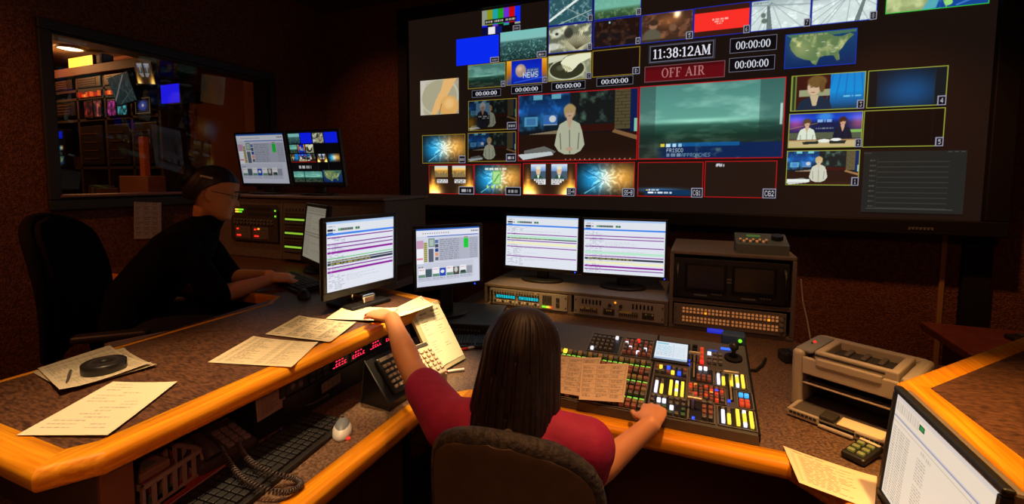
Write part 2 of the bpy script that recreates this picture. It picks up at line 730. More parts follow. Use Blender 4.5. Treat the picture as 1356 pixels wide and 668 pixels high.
def pic_studio(w, h, dim=1.0, inset=None):
    """Presenter in a white jacket standing in a blue studio."""
    p = Pic(w, h, (22, 22, 26))
    n = vnoise(p.h, p.w, 8, 4, 101, 1.8)
    p.vgrad([(0, (12, 34, 60)), (.4, (22, 74, 150)), (.62, (20, 50, 80)), (1, (20, 20, 22))], 0, 0, .46, .62)
    p.addc((p.X < .46) * (p.Y < .55) * (n - .45) * 1.4, (30, 90, 130))
    for x in (.14, .3):
        p.rect(x, .02, x + .08, .09, (110, 190, 215))
    p.rect(.06, .34, .18, .48, (90, 170, 210))
    p.rect(.08, .36, .16, .46, (70, 130, 190))
    p.rect(.23, .32, .35, .46, (60, 120, 200))
    p.ell(.31, .38, .03, .05, (235, 240, 245))
    p.rect(.23, .46, .35, .47, (200, 220, 225))
    p.rect(.46, 0, .82, .56, (26, 30, 30))
    p.addc((p.X > .48) * (p.X < .8) * (p.Y < .45) * np.clip(n - .55, 0, 1) * 2, (60, 90, 70))
    p.rect(.46, .48, .82, .58, (58, 20, 14))
    p.rect(.82, .0, .94, .56, (96, 86, 56))
    for k in range(12):
        p.rect(.82, .045 * k, .94, .045 * k + .008, (50, 44, 30), .8)
        p.rect(.84 + .03 * (k % 3), .045 * k, .846 + .03 * (k % 3), .045 * k + .045, (56, 50, 34), .8)
    p.rect(.94, .0, 1, .6, (16, 34, 90))
    p.rect(.97, .42, 1, .6, (150, 235, 205))
    p.poly([(.0, .62), (.35, .55), (.38, .6), (.0, .7)], (150, 132, 104))
    p.vgrad([(.58, (40, 22, 14)), (1, (58, 30, 18))], 0, .6, 1, 1)
    p.poly([(.82, .56), (1, .66), (1, .72), (.8, .6)], (150, 110, 70))
    p.poly([(.06, .84), (.24, .78), (.34, .86), (.3, .92), (.06, .9)], (120, 120, 116))
    p.poly([(.0, .9), (.3, .86), (.32, .91), (.05, .98)], (225, 235, 235))
    for k in range(14):
        p.rect(.42 + .04 * k, .97, .43 + .04 * k, .99, (230, 220, 190), .7)
    person_on_air(p, .455, .3, .42, (206, 210, 180), (196, 166, 108), (216, 180, 150))
    if inset:
        p.rect(.17, .1, .45, .5, (120, 170, 215))
        person_on_air(p, .31, .22, .5, (34, 36, 46), (226, 226, 222), (214, 160, 134), arms=False)
        p.rect(.2, .5, .46, .66, (22, 22, 24))
        p.scrawl(.22, .52, .45, .56, (240, 240, 240), 3, 1, .1)
        p.scrawl(.3, .58, .45, .62, (240, 240, 240), 4, 1, .1)
        p.blob(.06, .75, .1, .22, (190, 140, 30), .8)
        p.ell(.98, .4, .02, .06, (80, 220, 120))
    p.a *= dim * .82
    return p


def pic_star(w, h, mid=False):
    p = Pic(w, h, (16, 12, 12))
    p.blob(.28, .5, .24, .42, (10, 130, 190), 1)
    p.blob(.82, .45, .26, .4, (200, 140, 50), 1)
    p.blob(.52, .48, .17, .36, (230, 220, 180), .6)
    n = vnoise(p.h, p.w, 6, 4, 111, 1.5)
    a = np.arctan2(p.Y - .5, (p.X - .5) * 1.7)
    p.addc(np.clip(np.sin(a * 9 + n * 8), 0, 1) * np.exp(-((p.X - .5) ** 2 / .08 + (p.Y - .5) ** 2 / .14)) * .5, (190, 220, 220))
    p.line(.1, .2, .5, .55, .012, (40, 30, 30), .6)
    p.line(.1, .95, .45, .55, .012, (30, 60, 80), .8)
    p.line(.16, .92, .34, .72, .02, (120, 220, 250), .7)
    if mid:
        p.rect(.4, .22, .58, .66, (120, 190, 90), .95)
        p.rect(.42, .26, .56, .62, (190, 230, 160), .8)
        p.line(.44, .58, .54, .34, .03, (90, 170, 80))
        p.scrawl(.24, .13, .7, .19, (240, 240, 220), 5, .95, .07)
        for k in range(5):
            p.ell(.3 + k * .1, .74, .02, .05, (210, 225, 70))
    return p


def pic_fire(w, h, skyline):
    p = Pic(w, h, (46, 28, 18))
    n = vnoise(p.h, p.w, 6, 4, 121, 1.5)
    for cx in (.1, .9):
        p.blob(cx, .86, .16, .22, (255, 190, 60), 1.2)
        p.blob(cx * .9 + .05, 1.0, .14, .14, (200, 190, 150), 1)
        p.blob(cx, .55, .05, .3, (190, 120, 40), .6)
    p.addc((p.Y > .5) * (n - .5) * .8 * (abs(p.X - .5) > .24), (160, 110, 40))
    for i, x in enumerate((.14, .54)):
        if skyline:
            x0, x1 = (.14, .43) if i == 0 else (.53, .82)
            p.vgrad([(.05, (200, 214, 214)), (.3, (255, 205, 110)), (.44, (190, 140, 60))], x0, .05, x1, .42)
            r = random.Random(i)
            for k in range(9):
                xx = x0 + (x1 - x0) * k / 9
                p.rect(xx, .36 - r.uniform(.02, .16), xx + .02, .42, (90, 96, 84))
            p.rect(x0 + .05, .5, x1, .62, (235, 235, 235))
            p.scrawl(x0 + .06, .52, x1 - .02, .55, (40, 40, 40), i, .9, .06)
            p.scrawl(x0 + .08, .57, x1 - .02, .6, (40, 40, 40), i + 4, .9, .06)
        else:
            x0, x1 = (.16, .44) if i == 0 else (.55, .84)
            p.vgrad([(.04, (210, 225, 240)), (.45, (110, 150, 205)), (.5, (70, 90, 110))], x0, .04, x1, .5)
            c = (x0 + x1) / 2
            p.poly([(c - .1, .5), (c - .05, .38), (c + .05, .38), (c + .1, .5)], (40, 80, 54))
            p.poly([(c - .025, .38), (c + .025, .38), (c, .5)], (230, 230, 225))
            p.ell(c, .25, .045, .11, (224, 184, 140), 1, .3)
            p.ell(c, .15, .05, .06, (225, 222, 205), 1, .3)
            p.ell(c, .335, .035, .05, (214, 200, 180), .7, .4)
            y = .5
            for k in range(3):
                q0, q1 = (x0 + .06 + .04 * k, x1) if i == 0 else (x0, x1 - .06 - .04 * k)
                p.rect(q0, y, q1, y + .06, (235, 235, 235))
                p.scrawl(q0 + .02, y + .015, q1 - .02, y + .045, (60, 60, 60), k, .8, .04)
                y += .055
    return p


def pic_newsglobe(w, h):
    p = Pic(w, h)
    p.vgrad([(0, (8, 30, 170)), (.6, (14, 48, 200)), (1, (10, 30, 130))])
    for x0, x1 in ((0, .13), (.87, 1)):
        p.vgrad([(0, (240, 170, 40)), (.5, (190, 110, 20)), (1, (30, 60, 160))], x0, 0, x1, 1)
    p.ell(.36, .44, .13, .26, (160, 136, 120), 1, .15)
    p.blob(.33, .36, .08, .12, (60, 50, 40))
    p.rect(.5, .38, .8, .7, (70, 90, 130), .7)
    p.text('NEWS', .42, .52, .22, (215, 225, 230), 1, .36)
    p.scrawl(.52, .42, .78, .48, (150, 170, 180), 3, .9, .08)
    p.line(.2, .9, .9, .75, .02, (40, 90, 230))
    return p


def pic_bowl(w, h):
    p = Pic(w, h, (128, 132, 106))
    n = vnoise(p.h, p.w, 5, 4, 131, 1.5)
    p.addc((n - .5) * 1.2, (120, 110, 90))
    p.rect(0, .2, .12, .6, (60, 62, 44), .8)
    p.poly([(0, 0), (.5, 0), (.3, .2), (0, .3)], (205, 206, 180))
    p.ell(.44, .58, .42, .40, (196, 200, 170), 1, .04)
    p.ell(.44, .57, .395, .36, (52, 52, 34), 1, .06)
    p.ell(.3, .5, .1, .1, (90, 92, 70), .8, .6)
    p.poly([(.3, .3), (.42, .1), (1, -.05), (1, .2), (.72, .40), (.56, .66), (.47, .68), (.36, .52)], (226, 228, 194))
    for k in range(4):
        p.line(.34 + .05 * k, .38 + .04 * k, .42 + .045 * k, .66 - .02 * k, .02, (150, 140, 96), .8)
    return p


def pic_thumb(w, h):
    p = Pic(w, h, (160, 152, 132))
    n = vnoise(p.h, p.w, 4, 3, 141)
    p.addc((n - .5), (60, 56, 50))
    p.ell(.5, .5, .5, .52, (188, 190, 168), 1, .06)
    p.ell(.5, .5, .46, .48, (166, 160, 132), 1, .1)
    p.poly([(.62, 0), (.95, 0), (.72, .45), (.5, .85), (.4, 1), (.28, 1), (.4, .6), (.55, .3)], (224, 176, 110))
    p.ell(.75, .78, .24, .3, (216, 164, 92), 1, .2, -.3)
    p.ell(.75, .7, .12, .14, (236, 196, 130), .7, .8)
    p.line(.56, .7, .5, .98, .02, (150, 100, 50), .8)
    p.poly([(0, .0), (.0, 1), (.1, 1), (.03, .5), (.15, .1), (.3, 0)], (196, 190, 176))
    return p


def pic_bars(w, h):
    p = Pic(w, h, (14, 10, 10))
    cs = [(140, 150, 130), (140, 150, 20), (30, 160, 160), (30, 160, 30), (110, 40, 210), (200, 10, 10), (10, 40, 240)]
    for k, c in enumerate(cs):
        p.rect(k / 7, 0, (k + 1) / 7, .62, c)
    b = [(10, 20, 220), None, (110, 40, 200), None, (30, 160, 150), None, (150, 160, 150)]
    for k, c in enumerate(b):
        if c:
            p.rect(k / 7, .62, (k + 1) / 7, .7, c)
    p.rect(0, .7, .17, 1, (8, 10, 60))
    p.rect(.17, .7, .35, 1, (232, 230, 230))
    p.rect(.35, .7, .53, 1, (12, 24, 110))
    p.rect(.08, .4, .9, .58, (12, 12, 14))
    for x0, x1 in ((.1, .28), (.32, .56), (.62, .87)):
        p.scrawl(x0, .45, x1, .53, (220, 215, 200), int(x0 * 100), .9, .05)
    return p


def pic_interview(w, h):
    """Close view of a presenter with short hair beside a blue weather panel."""
    p = Pic(w, h, (60, 24, 18))
    p.rect(0, 0, .08, 1, (110, 130, 60))
    p.rect(.03, 0, .06, 1, (40, 50, 30))
    p.vgrad([(0, (20, 130, 205)), (.5, (10, 140, 215)), (.8, (20, 90, 150)), (1, (20, 50, 70))], .54, 0, 1, 1)
    for k in range(5):
        p.line(.58 + .09 * k, .02, .5 + .12 * k, .7, .018, (14, 90, 170), .5)
    p.scrawl(.72, .62, .95, .66, (130, 210, 240), 2, .9, .06)
    p.rect(.12, .42, .54, .6, (150, 156, 118))
    p.poly([(.08, 1), (.14, .72), (.28, .6), (.42, .6), (.54, .74), (.58, 1)], (26, 42, 62))
    p.poly([(.27, .58), (.39, .58), (.36, .86), (.31, .86)], (196, 176, 140))
    p.ell(.32, .36, .09, .22, (206, 178, 146), 1, .2)
    p.ell(.36, .2, .13, .16, (112, 84, 44), 1, .25)
    p.ell(.43, .33, .04, .17, (104, 76, 40), 1, .3)
    p.ell(.285, .35, .018, .012, (60, 44, 36))
    p.ell(.35, .35, .018, .012, (60, 44, 36))
    p.ell(.31, .49, .03, .013, (150, 84, 74))
    return p


def pic_twodesk(w, h):
    """Two presenters at a news desk below a blue screen."""
    p = Pic(w, h, (30, 30, 40))
    p.vgrad([(0, (20, 50, 160)), (.3, (20, 70, 200)), (.55, (20, 30, 70))], 0, 0, 1, .56)
    p.blob(.1, .3, .15, .2, (160, 50, 90), .8)
    p.blob(.95, .3, .12, .25, (150, 60, 60), .8)
    p.line(0, .45, .4, .3, .01, (190, 160, 60), .6)
    p.ell(.5, .12, .1, .1, (60, 150, 230), .8, .8)
    p.scrawl(.4, .2, .6, .28, (150, 190, 235), 2, .9, .05)
    p.scrawl(.38, .43, .62, .47, (180, 190, 190), 4, .7, .03)
    p.rect(0, .56, 1, .74, (84, 92, 70))
    p.rect(.84, .5, 1, .58, (130, 180, 90))
    person_on_air(p, .26, .3, .46, (216, 226, 206), (92, 66, 46), (206, 168, 140), arms=False)
    person_on_air(p, .74, .28, .46, (26, 30, 48), (72, 40, 28), (206, 160, 130), arms=False)
    p.rect(0, .76, 1, 1, (196, 176, 126))
    p.rect(0, .76, 1, .79, (150, 110, 70))
    p.poly([(.2, .82), (.44, .8), (.42, .88), (.22, .9)], (40, 50, 40))
    p.poly([(.56, .8), (.8, .8), (.78, .88), (.58, .88)], (40, 44, 40))
    p.ell(.5, .8, .08, .05, (230, 236, 226))
    p.ell(.66, .77, .07, .04, (240, 240, 235))
    return p


def pic_nightdesk(w, h):
    """The studio again, brighter, from further off."""
    p = pic_studio(w, h)
    p.a = np.clip(p.a * 1.25 + 4, 0, 205)
    p.rect(.02, .82, .34, .9, (230, 236, 230))
    return p


def pic_list(w, h):
    p = Pic(w, h, (36, 36, 33))
    p.rect(0, .02, .08, .04, (70, 70, 66), .6)
    for k in range(10):
        y = .15 + .083 * k
        p.scrawl(.07, y - .012, .13, y + .014, (84, 84, 78), k, .8, .02)
        p.rect(.15, y + .02, .84, y + .028, (66, 66, 62))
    p.rect(.05, .93, .9, .94, (76, 76, 72))
    p.rect(.145, .12, .148, .95, (60, 60, 56))
    for x in (.82, .88, .94):
        p.rect(x, .015, x + .04, .03, (80, 80, 80), .7)
    return p


def pic_flat(w, h, c):
    return Pic(w, h, c)


def pic_bluehaze(w, h):
    p = Pic(w, h, (14, 20, 26))
    p.blob(.55, .6, .4, .5, (10, 60, 110), .9)
    p.rect(0, 0, .13, 1, (18, 20, 22))
    p.rect(.85, 0, 1, 1, (20, 26, 30))
    p.rect(.13, 0, .135, 1, (40, 30, 30))
    p.rect(.85, 0, .855, 1, (44, 40, 46))
    return p


BLACKTILE = (24, 15, 11)


def pic_black(w, h):
    p = Pic(w, h, (22, 12, 9))
    p.rect(.12, 0, .124, 1, (40, 22, 20))
    p.rect(.85, 0, .854, 1, (44, 22, 22))
    return p


def pic_cg(w, h, n):
    p = Pic(w, h, (36, 23, 17))
    if n == 1:
        p.blob(.35, .8, .35, .06, (20, 90, 150), .9)
        p.vgrad([(.78, (12, 50, 86)), (1, (16, 24, 34))], .12, .8, .82, .97)
        p.scrawl(.18, .78, .34, .82, (240, 250, 255), 1, 1, .05)
        p.rect(.14, .79, .17, .82, (250, 210, 60))
        p.scrawl(.17, .85, .54, .9, (240, 245, 255), 2, 1, .06)
    else:
        p.scrawl(.16, .09, .28, .16, (235, 240, 250), 4, 1, .05)
        p.scrawl(.17, .07, .25, .13, (225, 230, 245), 6, .8, .04)
    return p


def pic_preview(w, h):
    p = pic_sea(w, h, 0.12, 3)
    p.rect(0, .0, .125, 1, (30, 40, 40), .35)
    p.rect(.84, .0, 1, 1, (20, 40, 40), .35)
    n = vnoise(p.h, p.w, 8, 4, 151, 1.6)
    m = np.clip((p.Y - .78 - .05 * (p.X < .2)) / .02, 0, 1) * np.clip((p.X - .12) / .1, 0, 1)
    p.mix(m, (12, 36, 80))
    p.addc(m * np.clip(n - .56, 0, 1) * 2.2 * (p.X > .42) * (p.X < .72), (90, 90, 40))
    p.rect(.24, .78, .72, .83, (16, 96, 160), .8)
    p.rect(.17, .79, .2, .83, (225, 205, 60))
    p.scrawl(.21, .79, .34, .835, (210, 240, 250), 8, .95, .05)
    p.text('FRISCO', .215, .855, .05, (215, 235, 235), .9, .12)
    p.scrawl(.215, .92, .32, .965, (180, 205, 210), 7, .8, .03)
    p.text('APPROACHES', .325, .92, .05, (150, 190, 205), .75, .2)
    p.rect(.97, .32, .985, .58, (200, 225, 215), .8)
    return p


def serif(p, s, x0, x1, y0, y1, col):
    """Slab-serif lettering fitted into a box: thick stems, thin joins, flat feet."""
    adv = {':': .45, '1': .75, 'I': .62, 'M': 1.3, ' ': .5, 'A': 1.1, 'O': 1.12, 'R': 1.08}
    W = sum(adv.get(c, 0.95) for c in s)
    k = (x1 - x0) / W
    H = y1 - y0
    asp = p.w / p.h
    cx = x0
    bg = None
    st = .2 * k          # stem width
    th = .07 * H         # serif thickness

    def X(u):
        return cx + u * k

    def bar(u, v0, v1, wd=.2):
        p.rect(X(u - wd / 2), y0 + v0 * H, X(u + wd / 2), y0 + v1 * H, col)

    def foot(u, v, wd=.46):
        p.rect(X(u - wd / 2), y0 + v * H - th / 2, X(u + wd / 2), y0 + v * H + th / 2, col)

    def ring(u, v, ru, rv, part=None, tk=.2, tv=.075):
        dx = (p.X - X(u)) / k
        dy = (p.Y - (y0 + v * H)) / H
        o = (dx / ru) ** 2 + (dy / rv) ** 2
        i = (dx / (ru - tk)) ** 2 + (dy / (rv - tv)) ** 2
        e = np.clip((1 - o) * 8 + .5, 0, 1) * np.clip((i - 1) * 5 + .5, 0, 1)
        if part:
            e = e * part(dx, dy)
        p.mix(e, col)

    for ch in s:
        w = adv.get(ch, .95)
        c = w / 2
        if ch == '0' or ch == 'O':
            ring(c, .5, .42 if ch == '0' else .5, .52)
        elif ch == '1':
            bar(c, 0.02, 1)
            foot(c, .97, .56)
            p.poly([(X(c - .1), y0 + .02 * H), (X(c - .1), y0 + .14 * H), (X(c - .28), y0 + .2 * H), (X(c - .28), y0 + .14 * H)], col)
        elif ch == '2':
            ring(c, .3, .38, .31, lambda a, b: (b < .02) | (a > 0))
            p.poly([(X(c + .3), y0 + .42 * H), (X(c + .12), y0 + .46 * H), (X(c - .4), y0 + .92 * H), (X(c - .2), y0 + .94 * H)], col)
            p.rect(X(c - .4), y0 + .88 * H, X(c + .4), y0 + H, col)
        elif ch == '3':
            ring(c - .02, .26, .36, .27, lambda a, b: (a > -.05) | (b < -.06))
            ring(c, .73, .4, .29, lambda a, b: (a > -.05) | (b > .08))
        elif ch == '8':
            ring(c, .26, .34, .27)
            ring(c, .73, .4, .29)
        elif ch == ':':
            for v in (.36, .86):
                p.ell(X(c), y0 + v * H, .12 * k, .085 * H, col)
        elif ch == 'A':
            p.poly([(X(.5), y0), (X(.6), y0), (X(1.02), y0 + H), (X(.8), y0 + H), (X(.5), y0 + .16 * H)], col)
            p.poly([(X(.5), y0), (X(.56), y0 + .1 * H), (X(.2), y0 + H), (X(.1), y0 + H)], col)
            p.rect(X(.3), y0 + .62 * H, X(.8), y0 + .7 * H, col)
            foot(.16, .97, .34)
            foot(.91, .97, .4)
        elif ch == 'M':
            bar(.2, 0, 1, .1)
            bar(1.06, 0, 1, .22)
            p.poly([(X(.14), y0), (X(.36), y0), (X(.7), y0 + .82 * H), (X(.58), y0 + .95 * H)], col)
            p.poly([(X(1.1), y0), (X(1.0), y0), (X(.6), y0 + .86 * H), (X(.64), y0 + .95 * H)], col)
            foot(.18, .97, .34)
            foot(1.06, .97, .46)
            foot(.15, .03, .26)
            foot(1.1, .03, .34)
        elif ch in 'FIR':
            u = .28 if ch != 'I' else c
            bar(u, 0, 1)
            foot(u, .97)
            foot(u, .03)
            if ch == 'F':
                p.rect(X(.28), y0, X(.86), y0 + th, col)
                p.rect(X(.8), y0, X(.87), y0 + .26 * H, col)
                p.rect(X(.28), y0 + .46 * H, X(.66), y0 + .53 * H, col)
                p.rect(X(.6), y0 + .38 * H, X(.66), y0 + .62 * H, col)
            if ch == 'R':
                ring(.5, .27, .38, .29, lambda a, b: a > -.1)
                p.poly([(X(.48), y0 + .52 * H), (X(.66), y0 + .52 * H), (X(1.02), y0 + H), (X(.82), y0 + H)], col)
                foot(.95, .97, .24)
        cx += w * k
    return p


def pic_timer(w, h, s, col=(225, 228, 240), edge=(120, 120, 138)):
    p = Pic(w, h, (9, 8, 12))
    p.border(edge, max(.012, 2.0 / w))
    if h > 26:
        serif(p, s, .13, .87, .26, .76, col)
    else:
        serif(p, s, .16, .84, .3, .72, col)
    return p


def pic_clock(w, h):
    p = Pic(w, h, (14, 10, 12))
    p.border((62, 62, 74), .012)
    p.rect(.02, .06, .98, .94, (14, 10, 12))
    p.rect(.02, .06, .975, .09, (110, 110, 128))
    p.rect(.02, .9, .975, .94, (110, 110, 128))
    p.rect(.02, .06, .03, .94, (110, 110, 128))
    p.rect(.965, .06, .975, .94, (110, 110, 128))
    return serif(p, '11:38:12AM', .065, .935, .24, .76, (232, 232, 245))


def pic_offair(w, h):
    p = Pic(w, h, (84, 8, 14))
    p.vgrad([(0, (60, 6, 10)), (.3, (92, 10, 18)), (1, (96, 10, 18))])
    p.border((112, 70, 76), .012)
    return serif(p, 'OFF AIR', .22, .76, .2, .76, (170, 110, 110))


# ---- computer screens
def pic_rundown(w, h, variant):
    p = Pic(w, h, (226, 230, 240))
    p.rect(0, 0, 1, .035, (170, 200, 240))
    p.rect(.0, .035, 1, .17, (222, 226, 234))
    p.scrawl(.03, .06, .12, .075, (150, 150, 160), 2, .8, .04)
    p.rect(.02, .105, .09, .135, (24, 24, 40))
    p.rect(.1, .115, .12, .13, (40, 40, 50))
    for k in range(11):
        p.rect(.16 + .019 * k, .1, .175 + .019 * k, .135, (36, 60, 50) if k > 1 else (60, 150, 80))
    p.rect(.4, .1, .43, .135, (40, 120, 60))
    p.rect(.435, .1, .46, .135, (30, 100, 50))
    p.rect(.0, .165, 1, .195, (60, 130, 235))
    p.rect(.02, .15, .09, .17, (50, 110, 190))
    r = random.Random(variant)
    y = .21
    for k in range(40):
        if y > .96:
            break
        for c in (.03, .075, .11, .15, .2):
            if r.random() < .6:
                p.scrawl(c, y + .005, c + r.uniform(.02, .06), y + .016, (110, 116, 140), k * 7 + int(c * 100), .55, .02)
        if r.random() < .3:
            p.scrawl(.27, y + .005, .27 + r.uniform(.1, .5), y + .014, (160, 164, 180), k, .45, .04)
        p.rect(0, y + .02, 1, y + .023, (198, 202, 216), .6)
        y += .024
    if variant == 1:
        rows = [('p', .345), ('g', .385), ('d', .43), ('p', .475), ('y', .515), ('p', .6), ('p', .79)]
    elif variant == 2:
        rows = [('p', .29), ('p', .345), ('p', .49), ('g', .59), ('p', .665), ('D', .705), ('y', .775), ('P', .85), ('p', .915)]
    else:
        rows = [('p', .22), ('p', .31), ('p', .365), ('P', .425), ('G', .52), ('d', .555), ('D', .585), ('p', .65), ('P', .70)]
    cc = {'p': ((130, 36, 150), .016), 'P': ((140, 14, 150), .03), 'g': ((180, 232, 200), .04), 'd': ((60, 80, 84), .02), 'D': ((50, 54, 74), .036), 'y': ((240, 236, 190), .04), 'G': ((70, 190, 90), .012)}
    for kd, y in rows:
        c, t = cc[kd]
        p.rect(.015, y, 1, y + t, c)
        p.rect(.05, y, .075, y + t, tuple(.6 * v + 90 for v in c), .8)
        if kd in 'dD':
            p.scrawl(.06, y + t * .2, .62, y + t * .8, (220, 200, 60), int(y * 100), .75, .05)
    p.rect(.985, .2, 1, 1, (214, 220, 232))
    return p


def pic_editor(w, h):
    """Picture-playout program: clip list, green cell, row of thumbnails."""
    p = Pic(w, h, (206, 210, 226))
    p.rect(0, 0, 1, .03, (40, 90, 180))
    p.rect(0, .03, 1, .13, (224, 226, 236))
    for k in range(12):
        p.rect(.1 + .035 * k, .075, .115 + .035 * k, .09, (90, 100, 110) if k % 4 else (190, 60, 50))
    p.scrawl(.86, .06, .98, .085, (70, 70, 80), 1, .8, .03)
    p.rect(.17, .13, .98, .145, (60, 100, 190))
    p.rect(.01, .2, .11, .34, (196, 150, 180))
    p.rect(.01, .34, .11, .62, (236, 238, 244))
    p.rect(.01, .5, .1, .53, (220, 130, 150))
    for k in range(10):
        p.rect(.115, .24 + .034 * k, .165, .24 + .034 * k + .026, (150, 140, 20))
    p.rect(.185, .17, .28, .32, (120, 140, 130))
    p.rect(.2, .19, .265, .3, (170, 190, 180))
    p.rect(.185, .35, .26, .58, (90, 96, 110))
    for k, c in enumerate([(90, 110, 160), (60, 70, 90), (40, 60, 130), (226, 150, 110), (100, 100, 110)]):
        p.rect(.285, .2 + .075 * k, .335, .26 + .075 * k, c)
    p.rect(.34, .18, .98, .57, (176, 180, 196))
    for k in range(11):
        y = .2 + .034 * k
        p.scrawl(.36, y, .66, y + .012, (90, 94, 110), k, .7, .05)
        p.scrawl(.84, y, .96, y + .012, (110, 114, 130), k + 30, .6, .05)
        p.rect(.34, y + .02, .98, y + .023, (150, 154, 170), .6)
    p.rect(.74, .2, .815, .37, (30, 200, 60))
    p.scrawl(.75, .17, .81, .19, (160, 60, 60), 5, .7, .02)
    p.rect(0, .6, .9, .9, (198, 202, 218))
    for k in range(4):
        x = .03 + .215 * k
        p.rect(x, .68, x + .1, .83, (236, 236, 240))
        p.scrawl(x + .01, .7, x + .09, .72, (190, 120, 120), k, .6, .03)
        p.rect(x, .79, x + .1, .84, (100, 140, 120))
        c = [(70, 90, 100), (30, 70, 180), (70, 66, 60), (150, 154, 166)][k]
        p.rect(x + .105, .7, x + .2, .84, c)
        if k == 1:
            p.ell(x + .15, .76, .03, .03, (230, 230, 230))
        if k == 2:
            p.ell(x + .15, .75, .03, .05, (200, 200, 190), 1, .5)
        if k == 3:
            p.rect(x + .01, .77, x + .09, .82, (60, 70, 70))
        p.scrawl(x, .86, x + .19, .875, (120, 124, 140), k + 9, .7, .04)
        p.rect(x, .895, x + .2, .9, (120, 124, 140), .7)
    p.scrawl(.03, .65, .1, .67, (60, 60, 80), 4, .8, .04)
    return p


def pic_multiview(w, h):
    p = Pic(w, h, (6, 6, 8))

    def put(x0, y0, x1, y1, f, *a):
        q = f(max(8, int((x1 - x0) * w)), max(8, int((y1 - y0) * h)), *a)
        X0, Y0 = int(x0 * p.w), int(y0 * p.h)
        hh, ww = min(q.h, p.h - Y0), min(q.w, p.w - X0)
        p.a[Y0:Y0 + hh, X0:X0 + ww] = q.a[:hh, :ww]
    put(.02, .03, .25, .22, pic_city)
    put(.26, .02, .49, .22, pic_flat, (10, 30, 235))
    put(.51, .03, .72, .22, pic_animals)
    put(.74, .02, .99, .22, pic_flat, (10, 30, 235))
    put(.02, .24, .17, .4, pic_sea)
    put(.185, .24, .33, .4, pic_newsglobe)
    put(.345, .24, .5, .4, pic_bowl)
    put(.01, .42, .17, .56, pic_interview)
    put(.18, .42, .34, .56, pic_twodesk)
    put(.35, .42, .51, .56, pic_nightdesk)
    put(.55, .42, .74, .58, pic_fire, False)
    put(.76, .42, .99, .58, pic_star)
    p.rect(.01, .57, .52, .58, (190, 20, 20))
    p.rect(0, .6, .52, .75, (10, 10, 12))
    p.scrawl(.15, .645, .4, .7, (225, 225, 225), 3, .95, .07)
    p.border((20, 20, 24), .004)
    p.rect(.54, .6, .54 + .004, .75, (50, 50, 56))
    p.rect(.75, .6, .754, .75, (50, 50, 56))
    put(.02, .76, .24, .97, pic_sea)
    put(.25, .76, .6, .97, pic_sea)
    put(.62, .74, .99, .97, pic_usmap)
    return p


def pic_textlist(w, h):
    """Cream page of print: the monitor at the right hand desk."""
    p = Pic(w, h, (232, 213, 190))
    p.rect(0, 0, 1, .05, (212, 200, 192))
    p.rect(0, .19, 1, .22, (206, 196, 198))
    p.rect(0, .205, 1, .213, (120, 120, 150))
    p.rect(0, .25, 1, .256, (180, 170, 166))
    for k in range(10):
        p.scrawl(.02 + .028 * k, .06, .04 + .028 * k, .15, (180, 168, 160), k, .7, .012)
    p.rect(.30, .08, .36, .13, (30, 60, 40))
    p.rect(.31, .09, .35, .12, (40, 150, 70))
    for k in range(26):
        y = .3 + .026 * k
        for x0, x1 in ((.02, .06), (.075, .1), (.11, .17), (.18, .23)):
            p.scrawl(x0, y, x1, y + .012, (120, 112, 106), k * 5 + int(x0 * 90), .6, .012)
    for k in range(22):
        y = .36 + .027 * k
        if k % 9 != 8:
            p.scrawl(.33, y, .43, y + .011, (130, 122, 116), k + 90, .6, .02)
    for x, y in ((.36, .28), (.42, .29)):
        p.scrawl(x, y, x + .05, y + .03, (170, 160, 150), 3, .6, .02)
    return p


def pic_dimlist(w, h):
    p = Pic(w, h, (128, 122, 108))
    p.rect(0, 0, 1, .1, (112, 106, 94))
    for k in range(18):
        y = .14 + .045 * k
        p.rect(.03, y + .03, .97, y + .034, (96, 90, 80), .7)
        p.scrawl(.05, y, .3, y + .018, (86, 80, 70), k, .6, .05)
        if k % 3 == 0:
            p.scrawl(.36, y, .86, y + .018, (90, 84, 74), k + 7, .5, .07)
    for y in (.12, .5, .55):
        p.rect(.02, y, .98, y + .01, (70, 66, 58))
    return p


